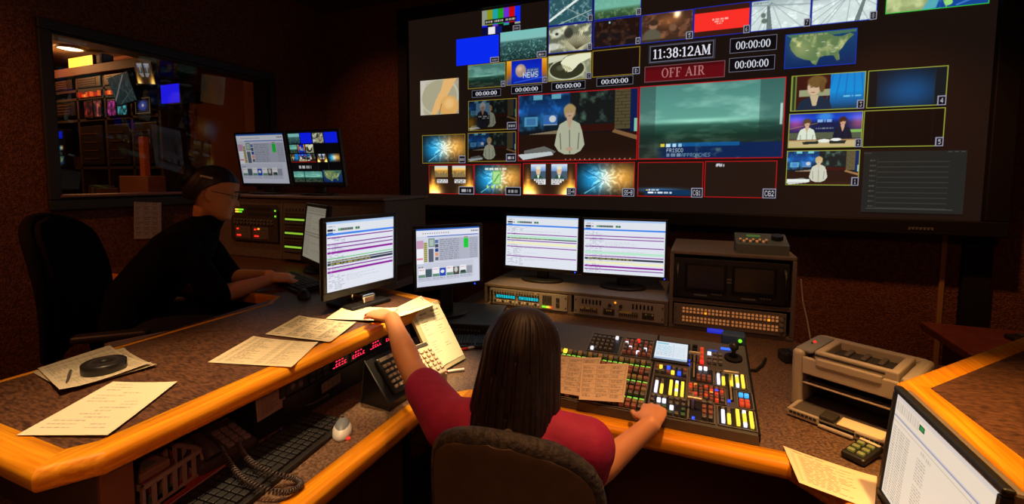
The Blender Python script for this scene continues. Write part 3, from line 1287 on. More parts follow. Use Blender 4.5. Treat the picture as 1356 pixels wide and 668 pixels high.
# ---- printed sheets
def pic_sheet(w, h, style, tone=(236, 226, 206), seed=0):
    p = Pic(w, h, tone)
    ink = tuple(.3 * c for c in tone)
    r = random.Random(seed)
    if style == 'script':          # columns of short cues
        for k in range(15):
            y = .06 + .058 * k
            if r.random() < .85:
                x = r.choice([.12, .12, .3, .42])
                p.scrawl(x, y, x + r.uniform(.14, .42), y + .011, ink, seed + k, .6, .05)
            if r.random() < .4:
                p.scrawl(.62, y, .62 + r.uniform(.08, .26), y + .011, ink, seed + k + 40, .55, .05)
    elif style == 'rundown':       # dense table
        for k in range(30):
            y = .05 + .03 * k
            p.scrawl(.07, y, .12, y + .01, ink, seed + k, .7, .03)
            p.scrawl(.16, y, .16 + r.uniform(.1, .3), y + .01, ink, seed + k + 50, .7, .05)
            p.scrawl(.52, y, .6, y + .01, ink, seed + k + 90, .6, .03)
            p.scrawl(.66, y, .66 + r.uniform(.05, .26), y + .01, ink, seed + k + 130, .6, .05)
            if k % 3 == 0:
                p.rect(.05, y + .018, .95, y + .021, ink, .4)
    elif style == 'list':          # headed list in bars
        p.scrawl(.1, .06, .45, .09, ink, seed, .7, .08)
        for k in range(17):
            y = .15 + .045 * k
            p.scrawl(.16, y, .16 + r.uniform(.35, .62), y + .016, ink, seed + k, .75, .09)
            p.rect(.07, y, .1, y + .014, ink, .5)
    elif style == 'form':
        p.scrawl(.12, .07, .4, .1, ink, seed, .8, .06)
        p.scrawl(.56, .06, .9, .09, ink, seed + 1, .8, .06)
        for k in range(16):
            y = .13 + .045 * k
            if r.random() < .75:
                p.scrawl(.1, y, .1 + r.uniform(.08, .24), y + .011, ink, seed + k, .7, .05)
            if r.random() < .7:
                p.scrawl(.56, y, .56 + r.uniform(.1, .34), y + .011, ink, seed + k + 30, .7, .05)
        p.rect(.1, .45, .9, .454, ink, .4)
    elif style == 'dense':
        for k in range(24):
            y = .05 + .037 * k
            for c in range(4):
                if r.random() < .8:
                    x = .06 + .23 * c
                    p.scrawl(x, y, x + r.uniform(.07, .2), y + .02, ink, seed + k * 4 + c, .75, .06)
    elif style == 'boxes':
        for k in range(7):
            y = .07 + .125 * k
            p.rect(.05, y, .95, y + .006, ink, .6)
            for c in range(3):
                x = .07 + .3 * c
                for j in range(2):
                    p.scrawl(x, y + .025 + .04 * j, x + r.uniform(.1, .25), y + .045 + .04 * j, ink, seed + k * 9 + c * 3 + j, .7, .06)
        for x in (.05, .34, .64, .945):
            p.rect(x, .07, x + .006, .82, ink, .6)
    return p

# ------------------------------------------------------------------ palette
def tile_floor_mat():
    m = bpy.data.materials.new('floor_tiles')
    m.use_nodes = True
    nt = m.node_tree
    b = nt.nodes['Principled BSDF']
    tc = nt.nodes.new('ShaderNodeTexCoord')
    br = nt.nodes.new('ShaderNodeTexBrick')
    br.offset = 0.0
    br.inputs['Scale'].default_value = 1.0
    br.inputs['Brick Width'].default_value = 0.3
    br.inputs['Row Height'].default_value = 0.3
    br.inputs['Mortar Size'].default_value = 0.006
    br.inputs['Color1'].default_value = (0.16, 0.045, 0.03, 1)
    br.inputs['Color2'].default_value = (0.12, 0.034, 0.024, 1)
    br.inputs['Mortar'].default_value = (0.02, 0.012, 0.01, 1)
    nt.links.new(tc.outputs['Object'], br.inputs['Vector'])
    nt.links.new(br.outputs['Color'], b.inputs['Base Color'])
    b.inputs['Roughness'].default_value = 0.5
    return m


M_CARPET = mat('wall_carpet', (0.10, 0.042, 0.024), 0.95, noise=(90, (0.20, 0.088, 0.05), 5), bump=(140, 0.9), spec=0.1)
M_CEIL = mat('ceiling_board', (0.10, 0.075, 0.055), 0.9, noise=(30, (0.13, 0.10, 0.07), 3))
M_FLOOR = tile_floor_mat()
M_LAM = mat('brown_laminate', (0.045, 0.018, 0.009), 0.42, noise=(210, (0.165, 0.070, 0.033), 12), stretch=(.28, 1, 1))
M_SPECK = mat('speckled_laminate', (0.06, 0.030, 0.018), 0.45, noise=(130, (0.20, 0.115, 0.068), 6))
OAK1, OAK2 = (0.68, 0.205, 0.006), (0.95, 0.40, 0.016)
M_OAKX = wood_mat('oak_along_x', 0, OAK1, OAK2)
M_OAKY = wood_mat('oak_along_y', 1, OAK1, OAK2)
M_PANEL = mat('dark_brown_panel', (0.07, 0.03, 0.016), 0.6, noise=(9, (0.085, 0.038, 0.02), 3))
M_BLACK = mat('black_plastic', (0.012, 0.011, 0.011), 0.42)
M_BLACKM = mat('matt_black', (0.008, 0.007, 0.007), 0.8, spec=0.2)
M_CHAR = mat('charcoal_plastic', (0.035, 0.033, 0.032), 0.5)
M_FRAMEP = mat('dark_painted_frame', (0.02, 0.02, 0.016), 0.5)
M_GREY = mat('grey_plastic', (0.16, 0.15, 0.14), 0.5)
M_LGREY = mat('pale_grey_plastic', (0.42, 0.38, 0.33), 0.45)
M_CREAM = mat('cream_plastic', (0.60, 0.52, 0.38), 0.45)
M_METAL = mat('brushed_metal', (0.52, 0.50, 0.47), 0.34, metal=0.9)
M_RACK = mat('rack_panel_grey', (0.40, 0.36, 0.31), 0.45, metal=0.2)
M_RACKD = mat('dark_rack_metal', (0.085, 0.075, 0.065), 0.5, metal=0.3)
M_CAB = mat('cabinet_brown', (0.16, 0.125, 0.10), 0.6, noise=(40, (0.18, 0.14, 0.11), 3))
M_DESKCON = mat('switcher_grey', (0.075, 0.07, 0.062), 0.5)
M_GLASSY = mat('dark_display_glass', (0.01, 0.01, 0.012), 0.12)
M_KEY = mat('black_key', (0.012, 0.012, 0.013), 0.5)
M_KEYT = mat('key_top_worn', (0.10, 0.10, 0.105), 0.5)
M_WHITE = mat('white_plastic', (0.72, 0.70, 0.66), 0.4)
M_CLEARK = mat('clear_key_cap', (0.30, 0.25, 0.18), 0.35)
M_RED = mat('red_plastic', (0.60, 0.03, 0.03), 0.35)
M_STEEL = mat('chrome', (0.8, 0.78, 0.75), 0.15, metal=1.0)
PM_SCREEN = picture_mat('screen_picture', 1.0)
PM_PAPER = picture_mat('printed_paper', 0)
G_GREEN = glow('lamp_green', (120, 225, 40), 1.3)
G_AMBER = glow('lamp_amber', (255, 150, 40), 1.4)
G_RED = glow('lamp_red', (255, 40, 30), 1.4)
G_PINK = glow('segment_red', (255, 45, 80), 1.3)
G_BLUE = glow('lamp_blue', (30, 70, 255), 2.0)
G_CYAN = glow('lamp_cyan', (20, 200, 220), 0.9)
G_SKY = glow('key_sky_blue', (70, 180, 255), 1.1)
G_WHITE = glow('key_white', (235, 235, 255), 1.3)
G_YEL = glow('key_yellow', (255, 214, 60), 1.3)
G_DULLR = glow('key_dull_red', (120, 36, 20), 0.8)
G_DULLA = glow('key_dull_amber', (120, 76, 24), 0.7)


# ------------------------------------------------------------------ the room
XW, YW, ZC = -3.15, 3.27, 2.94       # left wall, screen wall, ceiling
XR, YB = 2.7, -1.7

b = MB()
b.span(-8.8, XR + .2, YB - .2, 3.8, -0.1, 0, M_FLOOR)
struct(b.build('floor'))
b = MB()
b.span(XW - .12, XR + .2, YB - .2, YW + .15, ZC, ZC + .1, M_CEIL)
struct(b.build('ceiling'))
WIN = (1.358, 2.66, 1.365, 2.243)    # opening: y0, y1, z0, z1
b = MB()
T = .14
b.span(XW - T, XW, YB - .2, WIN[0], 0, ZC, M_CARPET)
b.span(XW - T, XW, WIN[1], YW + .15, 0, ZC, M_CARPET)
b.span(XW - T, XW, WIN[0], WIN[1], 0, WIN[2], M_CARPET)
b.span(XW - T, XW, WIN[0], WIN[1], WIN[3], ZC, M_CARPET)
struct(b.build('wall_left'))
b = MB()
b.span(XW, XR + .2, YW, YW + .15, 0, ZC, M_CARPET)
struct(b.build('wall_back'))
b = MB()
b.span(XR, XR + .15, YB, YW, 0, ZC, M_CARPET)
struct(b.build('wall_right'))
b = MB()
b.span(XW, XR, YB - .15, YB, 0, ZC, M_CARPET)
struct(b.build('wall_front'))

# window in the left wall: dark frame, sill, tilted pane
w = thing('window_1', 'wide dark-framed glass window in the left wall looking into another room', 'window', (XW, 0, 0))
w['kind'] = 'structure'
y0, y1, z0, z1 = WIN
b = MB()
fw = .055
for (a0, a1, c0, c1) in ((y0 - fw, y1 + fw, z1, z1 + fw), (y0 - fw, y1 + fw, z0 - fw, z0), (y0 - fw, y0, z0, z1), (y1, y1 + fw, z0, z1)):
    b.span(-.0, .028, a0, a1, c0, c1, M_FRAMEP, .006)
for (a0, a1, c0, c1) in ((y0, y1, z1 - .012, z1), (y0, y1, z0, z0 + .012), (y0, y0 + .012, z0, z1), (y1 - .012, y1, z0, z1)):
    b.span(-.14, .0, a0, a1, c0, c1, M_FRAMEP)
b.build('window_frame', w)
b = MB()
b.span(-.15, .035, y0 - .01, y1 + .01, z0 + .012, z0 + .026, mat('sill_wood', (0.18, 0.09, 0.05), 0.4), .004)
b.build('window_sill', w)
gm = bpy.data.materials.new('window_glass')
gm.use_nodes = True
nt = gm.node_tree
bs = nt.nodes['Principled BSDF']
out = nt.nodes['Material Output']
tr = nt.nodes.new('ShaderNodeBsdfTransparent')
tr.inputs['Color'].default_value = (0.93, 0.93, 0.93, 1)
gl = nt.nodes.new('ShaderNodeBsdfGlossy')
gl.inputs['Roughness'].default_value = 0.02
fr = nt.nodes.new('ShaderNodeFresnel')
fr.inputs['IOR'].default_value = 1.38
mx = nt.nodes.new('ShaderNodeMixShader')
nt.links.new(fr.outputs['Fac'], mx.inputs['Fac'])
nt.links.new(tr.outputs['BSDF'], mx.inputs[1])
nt.links.new(gl.outputs['BSDF'], mx.inputs[2])
nt.links.new(mx.outputs['Shader'], out.inputs['Surface'])
nt.nodes.remove(bs)
b = MB()
hz = z1 - z0
b.add([(-.11, y0 + .01, z0 + .024), (-.11, y1 - .01, z0 + .024), (-.035, y1 - .01, z1 - .012), (-.035, y0 + .01, z1 - .012)], [[0, 1, 2, 3]], gm)
b.build('window_pane', w)

# the room behind the window
M_OROOM = mat('far_room_paint', (0.36, 0.16, 0.08), 0.8)
M_ODARK = mat('far_room_dark', (0.05, 0.024, 0.016), 0.7)
b = MB()
b.span(-8.8, XW - T, 3.62, 3.72, 0, 3.1, M_OROOM)
b.span(-8.8, -8.7, .7, 3.62, 0, 3.0, M_OROOM)
b.span(-8.7, XW - T, .7, .8, 0, 3.0, M_OROOM)
struct(b.build('wall_far'))
b = MB()
b.span(-8.8, XW - T, .7, 3.72, 3.0, 3.1, mat('far_ceiling', (0.5, 0.32, 0.2), 0.9))
struct(b.build('ceiling_far'))


# ------------------------------------------------------------------ nosing along desk edges
def nosing(b, path, wid, z0, z1, out=0.0, round_=0.018):
    """Oak edge strip swept along an open path; the strip lies to the left of the path direction."""
    P = [Vector((x, y)) for x, y in path]
    n = len(P)
    dirs = [(P[i + 1] - P[i]).normalized() for i in range(n - 1)]
    prof = []
    r = round_
    for k in range(6):
        a = PI / 2 * k / 5
        prof.append((r - r * math.sin(a), z1 - r + r * math.cos(a)))   # top round: inward offset, z
    for k in range(6):
        a = PI / 2 * k / 5
        prof.append((r - r * math.cos(a), z0 + r - r * math.sin(a)))
    prof = [(wid, z1)] + prof + [(wid, z0)]
    rings = []
    for i in range(n):
        if i == 0:
            nrm, sc = Vector((-dirs[0].y, dirs[0].x)), 1
        elif i == n - 1:
            nrm, sc = Vector((-dirs[-1].y, dirs[-1].x)), 1
        else:
            n1, n2 = Vector((-dirs[i - 1].y, dirs[i - 1].x)), Vector((-dirs[i].y, dirs[i].x))
            nrm = (n1 + n2).normalized()
            sc = 1 / max(.3, nrm.dot(n1))
        rings.append([(P[i].x + nrm.x * d * sc, P[i].y + nrm.y * d * sc, z) for d, z in prof])
    m = len(prof)
    for i in range(n - 1):
        mt = M_OAKX if abs(dirs[i].x) > abs(dirs[i].y) else M_OAKY
        vs = rings[i] + rings[i + 1]
        b.add(vs, [[k, (k + 1) % m, m + (k + 1) % m, m + k] for k in range(m)], mt, True)
    b.add(rings[0], [list(range(m))[::-1]], M_OAKY)
    b.add(rings[-1], [list(range(m))], M_OAKY)


# left raised counter (L shaped: narrow bar in front, operator's table behind)
lc = thing('counter', 'raised brown laminate counter with oak edge running along the left side', 'counter', (0, 0, 0))
b = MB()
top = [(-1.09, .46), (-1.09, 1.65), (-1.42, 1.74), (-1.42, 2.6), (-3.13, 2.6), (-3.13, 1.47), (-1.70, 1.47), (-1.64, .46)]
b.prism(top, .925, .9648, M_LAM)
b.build('countertop', lc)
b = MB()
nosing(b, [(-1.66, .40), (-1.085, .40), (-1.03, .485), (-1.03, 1.70), (-1.43, 1.80)], .062, .918, .966)
b.build('oak_edge', lc, 'bright orange oak nosing')
b = MB()
nosing(b, [(-3.12, 1.45), (-1.72, 1.45), (-1.66, 1.36), (-1.66, .40)], .022, .92, .966, round_=.008)
b.build('rear_edge', lc)
b = MB()
b.span(-1.56, -1.53, .535, 1.595, .0, .925, M_PANEL)
b.build('support_panel', lc)
for q in ((-1.58, -1.10, .50, .53), (-1.55, -1.14, 1.60, 1.63), (-3.1, -1.45, 2.55, 2.58)):
    b = MB()
    b.span(*q, .0, .92, M_PANEL)
    b.build('support_panel', lc)
b = MB()
b.span(-1.105, -1.09, .5, .56, .74, .918, mat('post_red_brown', (0.16, 0.05, 0.025), 0.5), .003)
b.build('end_post', lc)

# lower desk, U shaped
dk = thing('desk', 'lower speckled laminate desk with oak front edge wrapping around the seated director', 'desk')
b = MB()
top = [(-1.52, .28), (-.87, .28), (-.87, 1.275), (-.735, 1.41), (.26, 1.41), (.385, 1.285), (.385, .28), (1.25, .28), (1.25, 2.30), (.43, 2.42), (.43, 2.98), (-1.34, 2.98), (-1.34, 1.64), (-1.52, 1.64)]
b.prism(top, .70, .7398, M_SPECK)
b.build('worktop', dk)
b = MB()
nosing(b, [(-.815, .28), (-.815, 1.25), (-.71, 1.355), (.235, 1.355), (.33, 1.26), (.33, .28)], .06, .69, .741)
b.build('oak_edge', dk, 'rounded oak front edge')
b = MB()
b.span(-.90, -.875, .28, 1.2, .0, .69, M_PANEL)
b.build('front_panel', dk)
b = MB()
b.span(-.93, .40, 1.75, 1.775, .0, .69, mat('modesty_panel', (0.13, 0.06, 0.035), 0.6))
b.build('front_panel', dk)
b = MB()
b.span(.40, .425, .28, 1.25, .0, .69, M_PANEL)
b.build('front_panel', dk)
b = MB()
b.span(-.873, -.855, .60, .98, .50, .66, M_PANEL, .003)
dr = b.build('drawer', dk)
b = MB()
b.sphere((-.845, .83, .585), .012, M_STEEL)
b.build('knob', dr)

# right raised counter
rc = thing('counter', 'raised brown laminate counter with oak edge at the right behind the cream monitor', 'counter')
b = MB()
b.prism([(.55, 1.445), (.655, .28), (1.9, .28), (1.9, 2.09), (1.115, 2.09)], .925, .9648, M_LAM)
b.build('countertop', rc)
b = MB()
nosing(b, [(1.92, 2.16), (1.09, 2.15), (.489, 1.467), (.595, .28)], .06, .918, .966)
b.build('oak_edge', rc, 'yellow lit oak nosing')
b = MB()
b.prism([(.60, 1.40), (.70, .30), (.73, .30), (.63, 1.40)], .0, .92, M_PANEL)
b.build('support_panel', rc)

# dark table by the screen wall, far right
dt = thing('side_table', 'dark red wooden side table against the wall beyond the right counter', 'table', (1.1, 2.55, 0))
M_DKRED = mat('dark_red_wood', (0.10, 0.028, 0.02), 0.35, noise=(14, (0.13, 0.036, 0.025), 3))
b = MB()
b.span(0, 1.2, 0, .50, .70, .74, M_DKRED, .006)
b.build('tabletop', dt)
b = MB()
b.span(.12, 1.1, .44, .46, .2, .70, M_DKRED)
b.build('back_panel', dt)
for q in ((.09, .12), (1.1, 1.13)):
    b = MB()
    b.span(*q, .03, .47, 0, .70, M_DKRED)
    b.build('side_panel', dt)
b = MB()
b.box((0, 0, .012), (.12, .07, .024), M_BLACK, .008)
b.box((.01, 0, .028), (.07, .045, .012), M_CHAR, .004)
tag(b.build('pouch', loc=(1.42, 2.86, .74), rot=(0, 0, .2)), 'small flat black case lying on the dark red side table', 'case')

# camera
cam = bpy.data.cameras.new('camera')
cam.sensor_width = 36
cam.lens = 611.14 / 1356 * 36
cam.shift_y = -(334 - 282.8) / 1356
cam.clip_start = 0.02
co = bpy.data.objects.new('camera', cam)
COL.objects.link(co)
yaw, pitch, roll = R(22.267), R(4.3485), R(.24)
fw_ = Vector((-math.sin(yaw) * math.cos(pitch), math.cos(yaw) * math.cos(pitch), -math.sin(pitch)))
rt_ = Vector((math.cos(yaw), math.sin(yaw), 0))
up_ = rt_.cross(fw_)
r2 = math.cos(roll) * rt_ + math.sin(roll) * up_
u2 = -math.sin(roll) * rt_ + math.cos(roll) * up_
mm = Matrix((r2, u2, -fw_)).transposed().to_4x4()
mm.translation = (0, 0, 1.49)
co.matrix_world = mm
SC.camera = co

# ------------------------------------------------------------------ the video wall
VX0, VX1, VZ0, VZ1 = -2.18, 1.356, 1.278, 2.725
vw = thing('video_wall', 'huge dark video wall showing a grid of camera pictures, clocks and maps', 'video wall', (0, 3.15, 0))
b = MB()
M_BEZ = mat('video_wall_bezel', (0.006, 0.006, 0.007), 0.6, spec=0.3)
for (a0, a1, c0, c1) in ((VX0 - .082, VX1 + .1, VZ1, VZ1 + .085), (VX0 - .082, VX1 + .1, VZ0 - .082, VZ0), (VX0 - .082, VX0, VZ0, VZ1), (VX1, VX1 + .1, VZ0, VZ1)):
    b.span(a0, a1, -.035, .119, c0, c1, M_BEZ, .006)
b.build('bezel', vw)
b = MB()
M_VSCR = mat('video_wall_black', (0.012, 0.008, 0.006), 0.6, emit=hexl(25, 16, 12), estr=1.0, spec=0.2)
b.span(VX0, VX1, .003, .02, VZ0, VZ1, M_VSCR)
b.build('screen', vw)
b = MB()
b.span(1.045, 1.15, -.038, -.035, 1.222, 1.236, mat('badge_grey', (0.16, 0.16, 0.17), 0.4))
for k in range(6):
    b.span(1.05 + .0165 * k, 1.06 + .0165 * k, -.0395, -.038, 1.2245, 1.2335, M_CHAR)
b.build('badge', vw)

BLU, YEL, REDB, GRN, GOLD = (22, 44, 170), (150, 158, 62), (190, 20, 26), (50, 190, 60), (150, 128, 40)
TILES = {
    'bars': (-1.534, -1.232, 2.542, 2.716), 'blue': (-1.750, -1.398, 2.338, 2.534), 'city': (-1.386, -1.035, 2.342, 2.543),
    'animals': (-1.020, -0.713, 2.357, 2.541), 'crowd': (-0.704, -0.397, 2.363, 2.541), 'highway': (-1.020, -0.713, 2.546, 2.724),
    'green': (-0.704, -0.397, 2.546, 2.724), 'seaA': (-1.652, -1.345, 2.158, 2.334), 'newsB': (-1.337, -1.027, 2.162, 2.337),
    'bowlC': (-1.021, -0.714, 2.166, 2.343), 'blackD': (-0.708, -0.396, 2.172, 2.348), 'tm1': (-1.617, -1.381, 2.093, 2.146),
    'tm2': (-1.297, -1.063, 2.100, 2.153), 'tm3': (-0.993, -0.753, 2.102, 2.158), 'tm4': (-0.676, -0.436, 2.109, 2.166),
    'thumb': (-2.073, -1.731, 1.983, 2.250), 'cg3': (-1.650, -1.257, 1.847, 2.070), 'cg4': (-1.654, -1.260, 1.614, 1.831),
    'star': (-2.061, -1.676, 1.605, 1.827), 'pgm': (-1.245, -0.399, 1.615, 2.087), 'pvw': (-0.394, 0.439, 1.617, 2.090),
    'r1': (-2.003, -1.603, 1.366, 1.593), 'r2': (-1.601, -1.221, 1.366, 1.595), 'r3': (-1.204, -0.811, 1.372, 1.600),
    'r4': (-0.808, -0.412, 1.372, 1.601), 'CG1': (-0.392, 0.008, 1.374, 1.599), 'CG2': (0.016, 0.413, 1.377, 1.602),
    'clock': (-0.341, 0.051, 2.230, 2.344), 'offair': (-0.365, 0.110, 2.112, 2.213), 'tm5': (0.132, 0.381, 2.249, 2.337),
    'tm6': (0.131, 0.375, 2.137, 2.221), 'aud': (-0.393, -0.080, 2.361, 2.542), 'red': (-0.077, 0.235, 2.362, 2.543),
    'snow7': (0.238, 0.544, 2.364, 2.541), 'snow8': (0.547, 0.854, 2.364, 2.541), 'gmap': (0.891, 1.319, 2.385, 2.629),
    'usmap': (0.423, 0.771, 2.133, 2.329), 'w3': (0.465, 0.822, 1.886, 2.090), 'b4': (0.831, 1.177, 1.885, 2.090),
    'an2': (0.462, 0.820, 1.673, 1.873), 'b5': (0.823, 1.178, 1.670, 1.873), 'an1': (0.460, 0.817, 1.457, 1.658),
    'list': (0.835, 1.280, 1.310, 1.647),
}
SPEC = {   # picture, arguments, border colour, plate text, plate size, label
    'bars': (pic_bars, (), None, '', (.19, .24), 'colour bar test picture'),
    'blue': (pic_flat, ((8, 42, 238),), None, '', (.2, .2), 'plain blue picture'),
    'city': (pic_city, (), None, '', (.2, .2), 'city skyline picture'),
    'animals': (pic_animals, (), BLU, '3', (.1, .24), 'pale patterned picture with plate 3'),
    'crowd': (pic_crowd, (), BLU, '4', (.1, .24), 'dark crowd picture with plate 4'),
    'highway': (pic_highway, (), BLU, '1', (.1, .24), 'aerial road picture with plate 1'),
    'green': (pic_greenland, (), BLU, '2', (.1, .24), 'green landscape picture with plate 2'),
    'seaA': (pic_sea, (.28, 9), GOLD, 'A', (.12, .24), 'grey sea picture with plate A'),
    'newsB': (pic_newsglobe, (), GOLD, 'B', (.11, .24), 'blue globe picture with plate B'),
    'bowlC': (pic_bowl, (), GOLD, 'C', (.12, .24), 'hand in a bowl picture with plate C'),
    'blackD': (pic_black, (), GOLD, 'D', (.15, .26), 'black picture with gold edge and plate D'),
    'thumb': (pic_thumb, (), None, None, None, 'close up of a thumb'),
    'cg3': (pic_studio, (.62, True), GOLD, '', (.19, .24), 'dim studio picture with inset portrait'),
    'cg4': (pic_studio, (.75,), GOLD, '', (.2, .26), 'dim studio picture'),
    'star': (pic_star, (), GOLD, '', (.15, .26), 'blue and amber starburst with gold edge'),
    'pgm': (pic_studio, (), REDB, None, None, 'large red-edged picture of a presenter in a white jacket'),
    'pvw': (pic_preview, (), REDB, None, None, 'large red-edged picture of a green sea under cloud'),
    'r1': (pic_fire, (True,), REDB, '', (.33, .27), 'fire graphic with two skyline insets'),
    'r2': (pic_star, (True,), REDB, '', (.32, .27), 'starburst with a green square'),
    'r3': (pic_fire, (False,), REDB, 'SS-A', (.17, .24), 'fire graphic with two portraits'),
    'r4': (pic_star, (), REDB, 'SS-B', (.2, .24), 'blue and amber starburst with red edge'),
    'CG1': (pic_cg, (1,), REDB, 'CG1', (.17, .27), 'black picture with blue caption strip'),
    'CG2': (pic_cg, (2,), REDB, 'CG2', (.18, .26), 'black picture with a small white mark'),
    'aud': (pic_audience, (), BLU, '5', (.13, .26), 'brown audience picture with plate 5'),
    'red': (pic_red, (), BLU, '6', (.11, .26), 'red picture with plate 6'),
    'snow7': (pic_snow, (), BLU, '7', (.11, .26), 'snowy road picture with plate 7'),
    'snow8': (pic_snow, (True,), BLU, '8', (.11, .26), 'snowy road picture with plate 8'),
    'gmap': (pic_greenmap, (), GRN, None, None, 'coast map with a green edge'),
    'usmap': (pic_usmap, (), (20, 50, 170), None, None, 'satellite map of a continent with a blue edge'),
    'w3': (pic_interview, (), YEL, '3', (.1, .24), 'presenter beside a blue panel with plate 3'),
    'b4': (pic_bluehaze, (), YEL, '4', (.11, .25), 'dark blue haze picture with plate 4'),
    'an2': (pic_twodesk, (), YEL, '2', (.09, .24), 'two presenters at a desk with plate 2'),
    'b5': (pic_black, (), YEL, '5', (.1, .24), 'black picture with yellow edge and plate 5'),
    'an1': (pic_nightdesk, (), YEL, '1', (.1, .24), 'presenter in a bright studio with plate 1'),
    'list': (pic_list, (), None, None, None, 'dark grey list of lines'),
    'tm1': (pic_timer, ('00:00:00',), None, None, None, 'zero timer below the sea picture'),
    'tm2': (pic_timer, ('00:00:00',), None, None, None, 'zero timer below the globe picture'),
    'tm3': (pic_timer, ('00:00:00',), None, None, None, 'zero timer below the bowl picture'),
    'tm4': (pic_timer, ('00:00:00',), None, None, None, 'zero timer below the black picture D'),
    'tm5': (pic_timer, ('00:00:00',), None, None, None, 'upper zero timer right of the clock'),
    'tm6': (pic_timer, ('00:00:00',), None, None, None, 'lower zero timer right of the sign'),
    'clock': (pic_clock, (), None, None, None, 'clock reading 11:38:12AM'),
    'offair': (pic_offair, (), None, None, None, 'dark red OFF AIR sign'),
}
for key, (x0, x1, z0, z1) in TILES.items():
    f, args, edge, plate, psz, lab = SPEC[key]
    x0, x1, z0, z1 = max(x0, VX0), min(x1, VX1), z0, min(z1, VZ1)
    res = 620 if key in ('clock', 'offair', 'tm5', 'tm6', 'tm1', 'tm2', 'tm3', 'tm4') else 400
    w_, h_ = int((x1 - x0) * res), int((z1 - z0) * res)
    p = f(w_, h_, *args)
    if edge:
        p.border(edge, 2.6 / w_ if key in ('pgm', 'pvw') else 2.2 / w_)
    if plate is not None:
        p.plate(plate, *psz)
        if plate == '':
            wf, hf = psz
            p.scrawl(1 - wf * .82, 1 - hf * .66, 1 - wf * .2, 1 - hf * .3, (200, 200, 205), sum(map(ord, key)) % 7, .85, wf * .2)
    nm = 'clock_readout' if f in (pic_clock, pic_timer) else ('air_sign' if f is pic_offair else 'video_tile')
    dy = -.0045 if f in (pic_clock, pic_timer, pic_offair) else (-.0025 if key not in ('bars',) else -.0015)
    picture(nm, p, x1 - x0, z1 - z0, PM_SCREEN, vw, Matrix.Translation(((x0 + x1) / 2, dy, (z0 + z1) / 2)), label=lab)

# thin conduit and dark trim on the wall to the right, below the video wall
b = MB()
b.span(-.012, .012, -.02, 0, 0, 1.19, mat('conduit_brass', (0.42, 0.26, 0.12), 0.4, metal=.3), .004)
tag(b.build('conduit', loc=(1.257, YW, .0)), 'thin pale vertical conduit on the wall under the video wall', 'conduit')
b = MB()
b.span(0, .12, -.04, 0, 0, 1.19, M_BLACKM, .004)
tag(b.build('cable_duct', loc=(1.335, YW, .0)), 'black upright cable duct on the wall just right of the pale conduit', 'duct')
b = MB()
b.sphere((0, 0, 0), .016, mat('dull_steel', (0.3, 0.3, 0.3), 0.4, metal=.8), s=(1, .6, 1))
b.cyl((0, .0, 0), (0, .04, 0), .008, M_CHAR)
tag(b.build('wall_sensor', loc=(-2.36, YW - .04, 2.70)), 'tiny round grey sensor on the wall beside the upper left video wall corner', 'sensor')


# ------------------------------------------------------------------ computer monitors
def monitor(name, label, pic, sw, sh, loc, rz, tilt=0.0, bez=.017, chin=.02, lift=.1, base='oval', led=None, depth=.05, body=None, top_mat=None, stand=True, basew=.22, chrome=False, group=None, roll_=0):
    """loc = point on the support under the screen centre; screen faces local -y; lift = screen bottom above the support."""
    body = body or M_BLACK
    t = thing(name, label, 'monitor', loc, (0, 0, rz), group)
    hd = Matrix.Translation((0, 0, lift + sh / 2)) @ Euler((tilt, roll_, 0)).to_matrix().to_4x4()
    b = MB()
    b.M = hd
    W, Hh = sw / 2 + bez, sh / 2
    b.span(-W, W, -.002, .016, Hh, Hh + bez, body, .004)
    b.span(-W, W, -.002, .016, -Hh - chin, -Hh, body, .004)
    b.span(-W, -sw / 2, -.002, .016, -Hh, Hh, body, .003)
    b.span(sw / 2, W, -.002, .016, -Hh, Hh, body, .003)
    b.span(-W + .004, W - .004, .008, depth * .6, -Hh - chin + .004, Hh + bez - .004, top_mat or body, .006)
    b.span(-W * .7, W * .7, depth * .5, depth, -Hh * .7, Hh * .7, body, .012)
    b.build('housing', t)
    picture('screen', pic, sw, sh, PM_SCREEN, t, hd @ Matrix.Translation((0, .003, 0)))
    if stand:
        b = MB()
        sm = M_STEEL if chrome else body
        b.span(-.035, .035, .03, .065, .012, lift + sh * .45, sm, .008)
        if chrome:
            b.span(-.03, .03, -.035, .06, .012, lift - chin - .004, sm, .006)
        b.build('stand_neck', t, 'chrome neck' if chrome else None)
        b = MB()
        if base == 'oval':
            vs = [(basew / 2 * math.cos(a), .03 + .085 * math.sin(a)) for a in [2 * PI * k / 28 for k in range(28)]]
            b.prism(vs, 0, .014, body, .004)
        else:
            b.box((0, .03, .008), (basew, .17, .016), body, .006)
        b.build('stand_base', t)
    if led:
        b = MB()
        b.M = hd
        b.sphere((sw / 2 - led[1], -.003, -Hh - chin / 2), .0042, led[0], u=10, v=6)
        b.build('power_light', t, 'lit power light')
    return t


def mpic(f, w, h, *a):
    return f(int(w * 720), int(h * 720), *a)


# pair on the low cabinet
monitor('monitor', 'left of the two white rundown monitors standing on the low equipment cabinet', mpic(pic_rundown, .445, .30, 1), .450, .304, (-.878, 2.598, .872), 0, R(-3), .012, .02, .084, led=(G_BLUE, .01), basew=.26)
monitor('monitor', 'right of the two white rundown monitors, beside the tall equipment cabinet', mpic(pic_rundown, .448, .30, 2), .441, .304, (-.392, 2.600, .872), R(5), R(0), .012, .02, .081, led=(G_BLUE, -.002), basew=.26)
# clip player monitor on the black box
monitor('monitor', 'monitor with a clip list and green cell standing on the black box', mpic(pic_editor, .33, .27), .334, .281, (-1.148, 1.983, .80), R(52), R(-1), .016, .024, .163, led=(G_BLUE, .03), basew=.2)
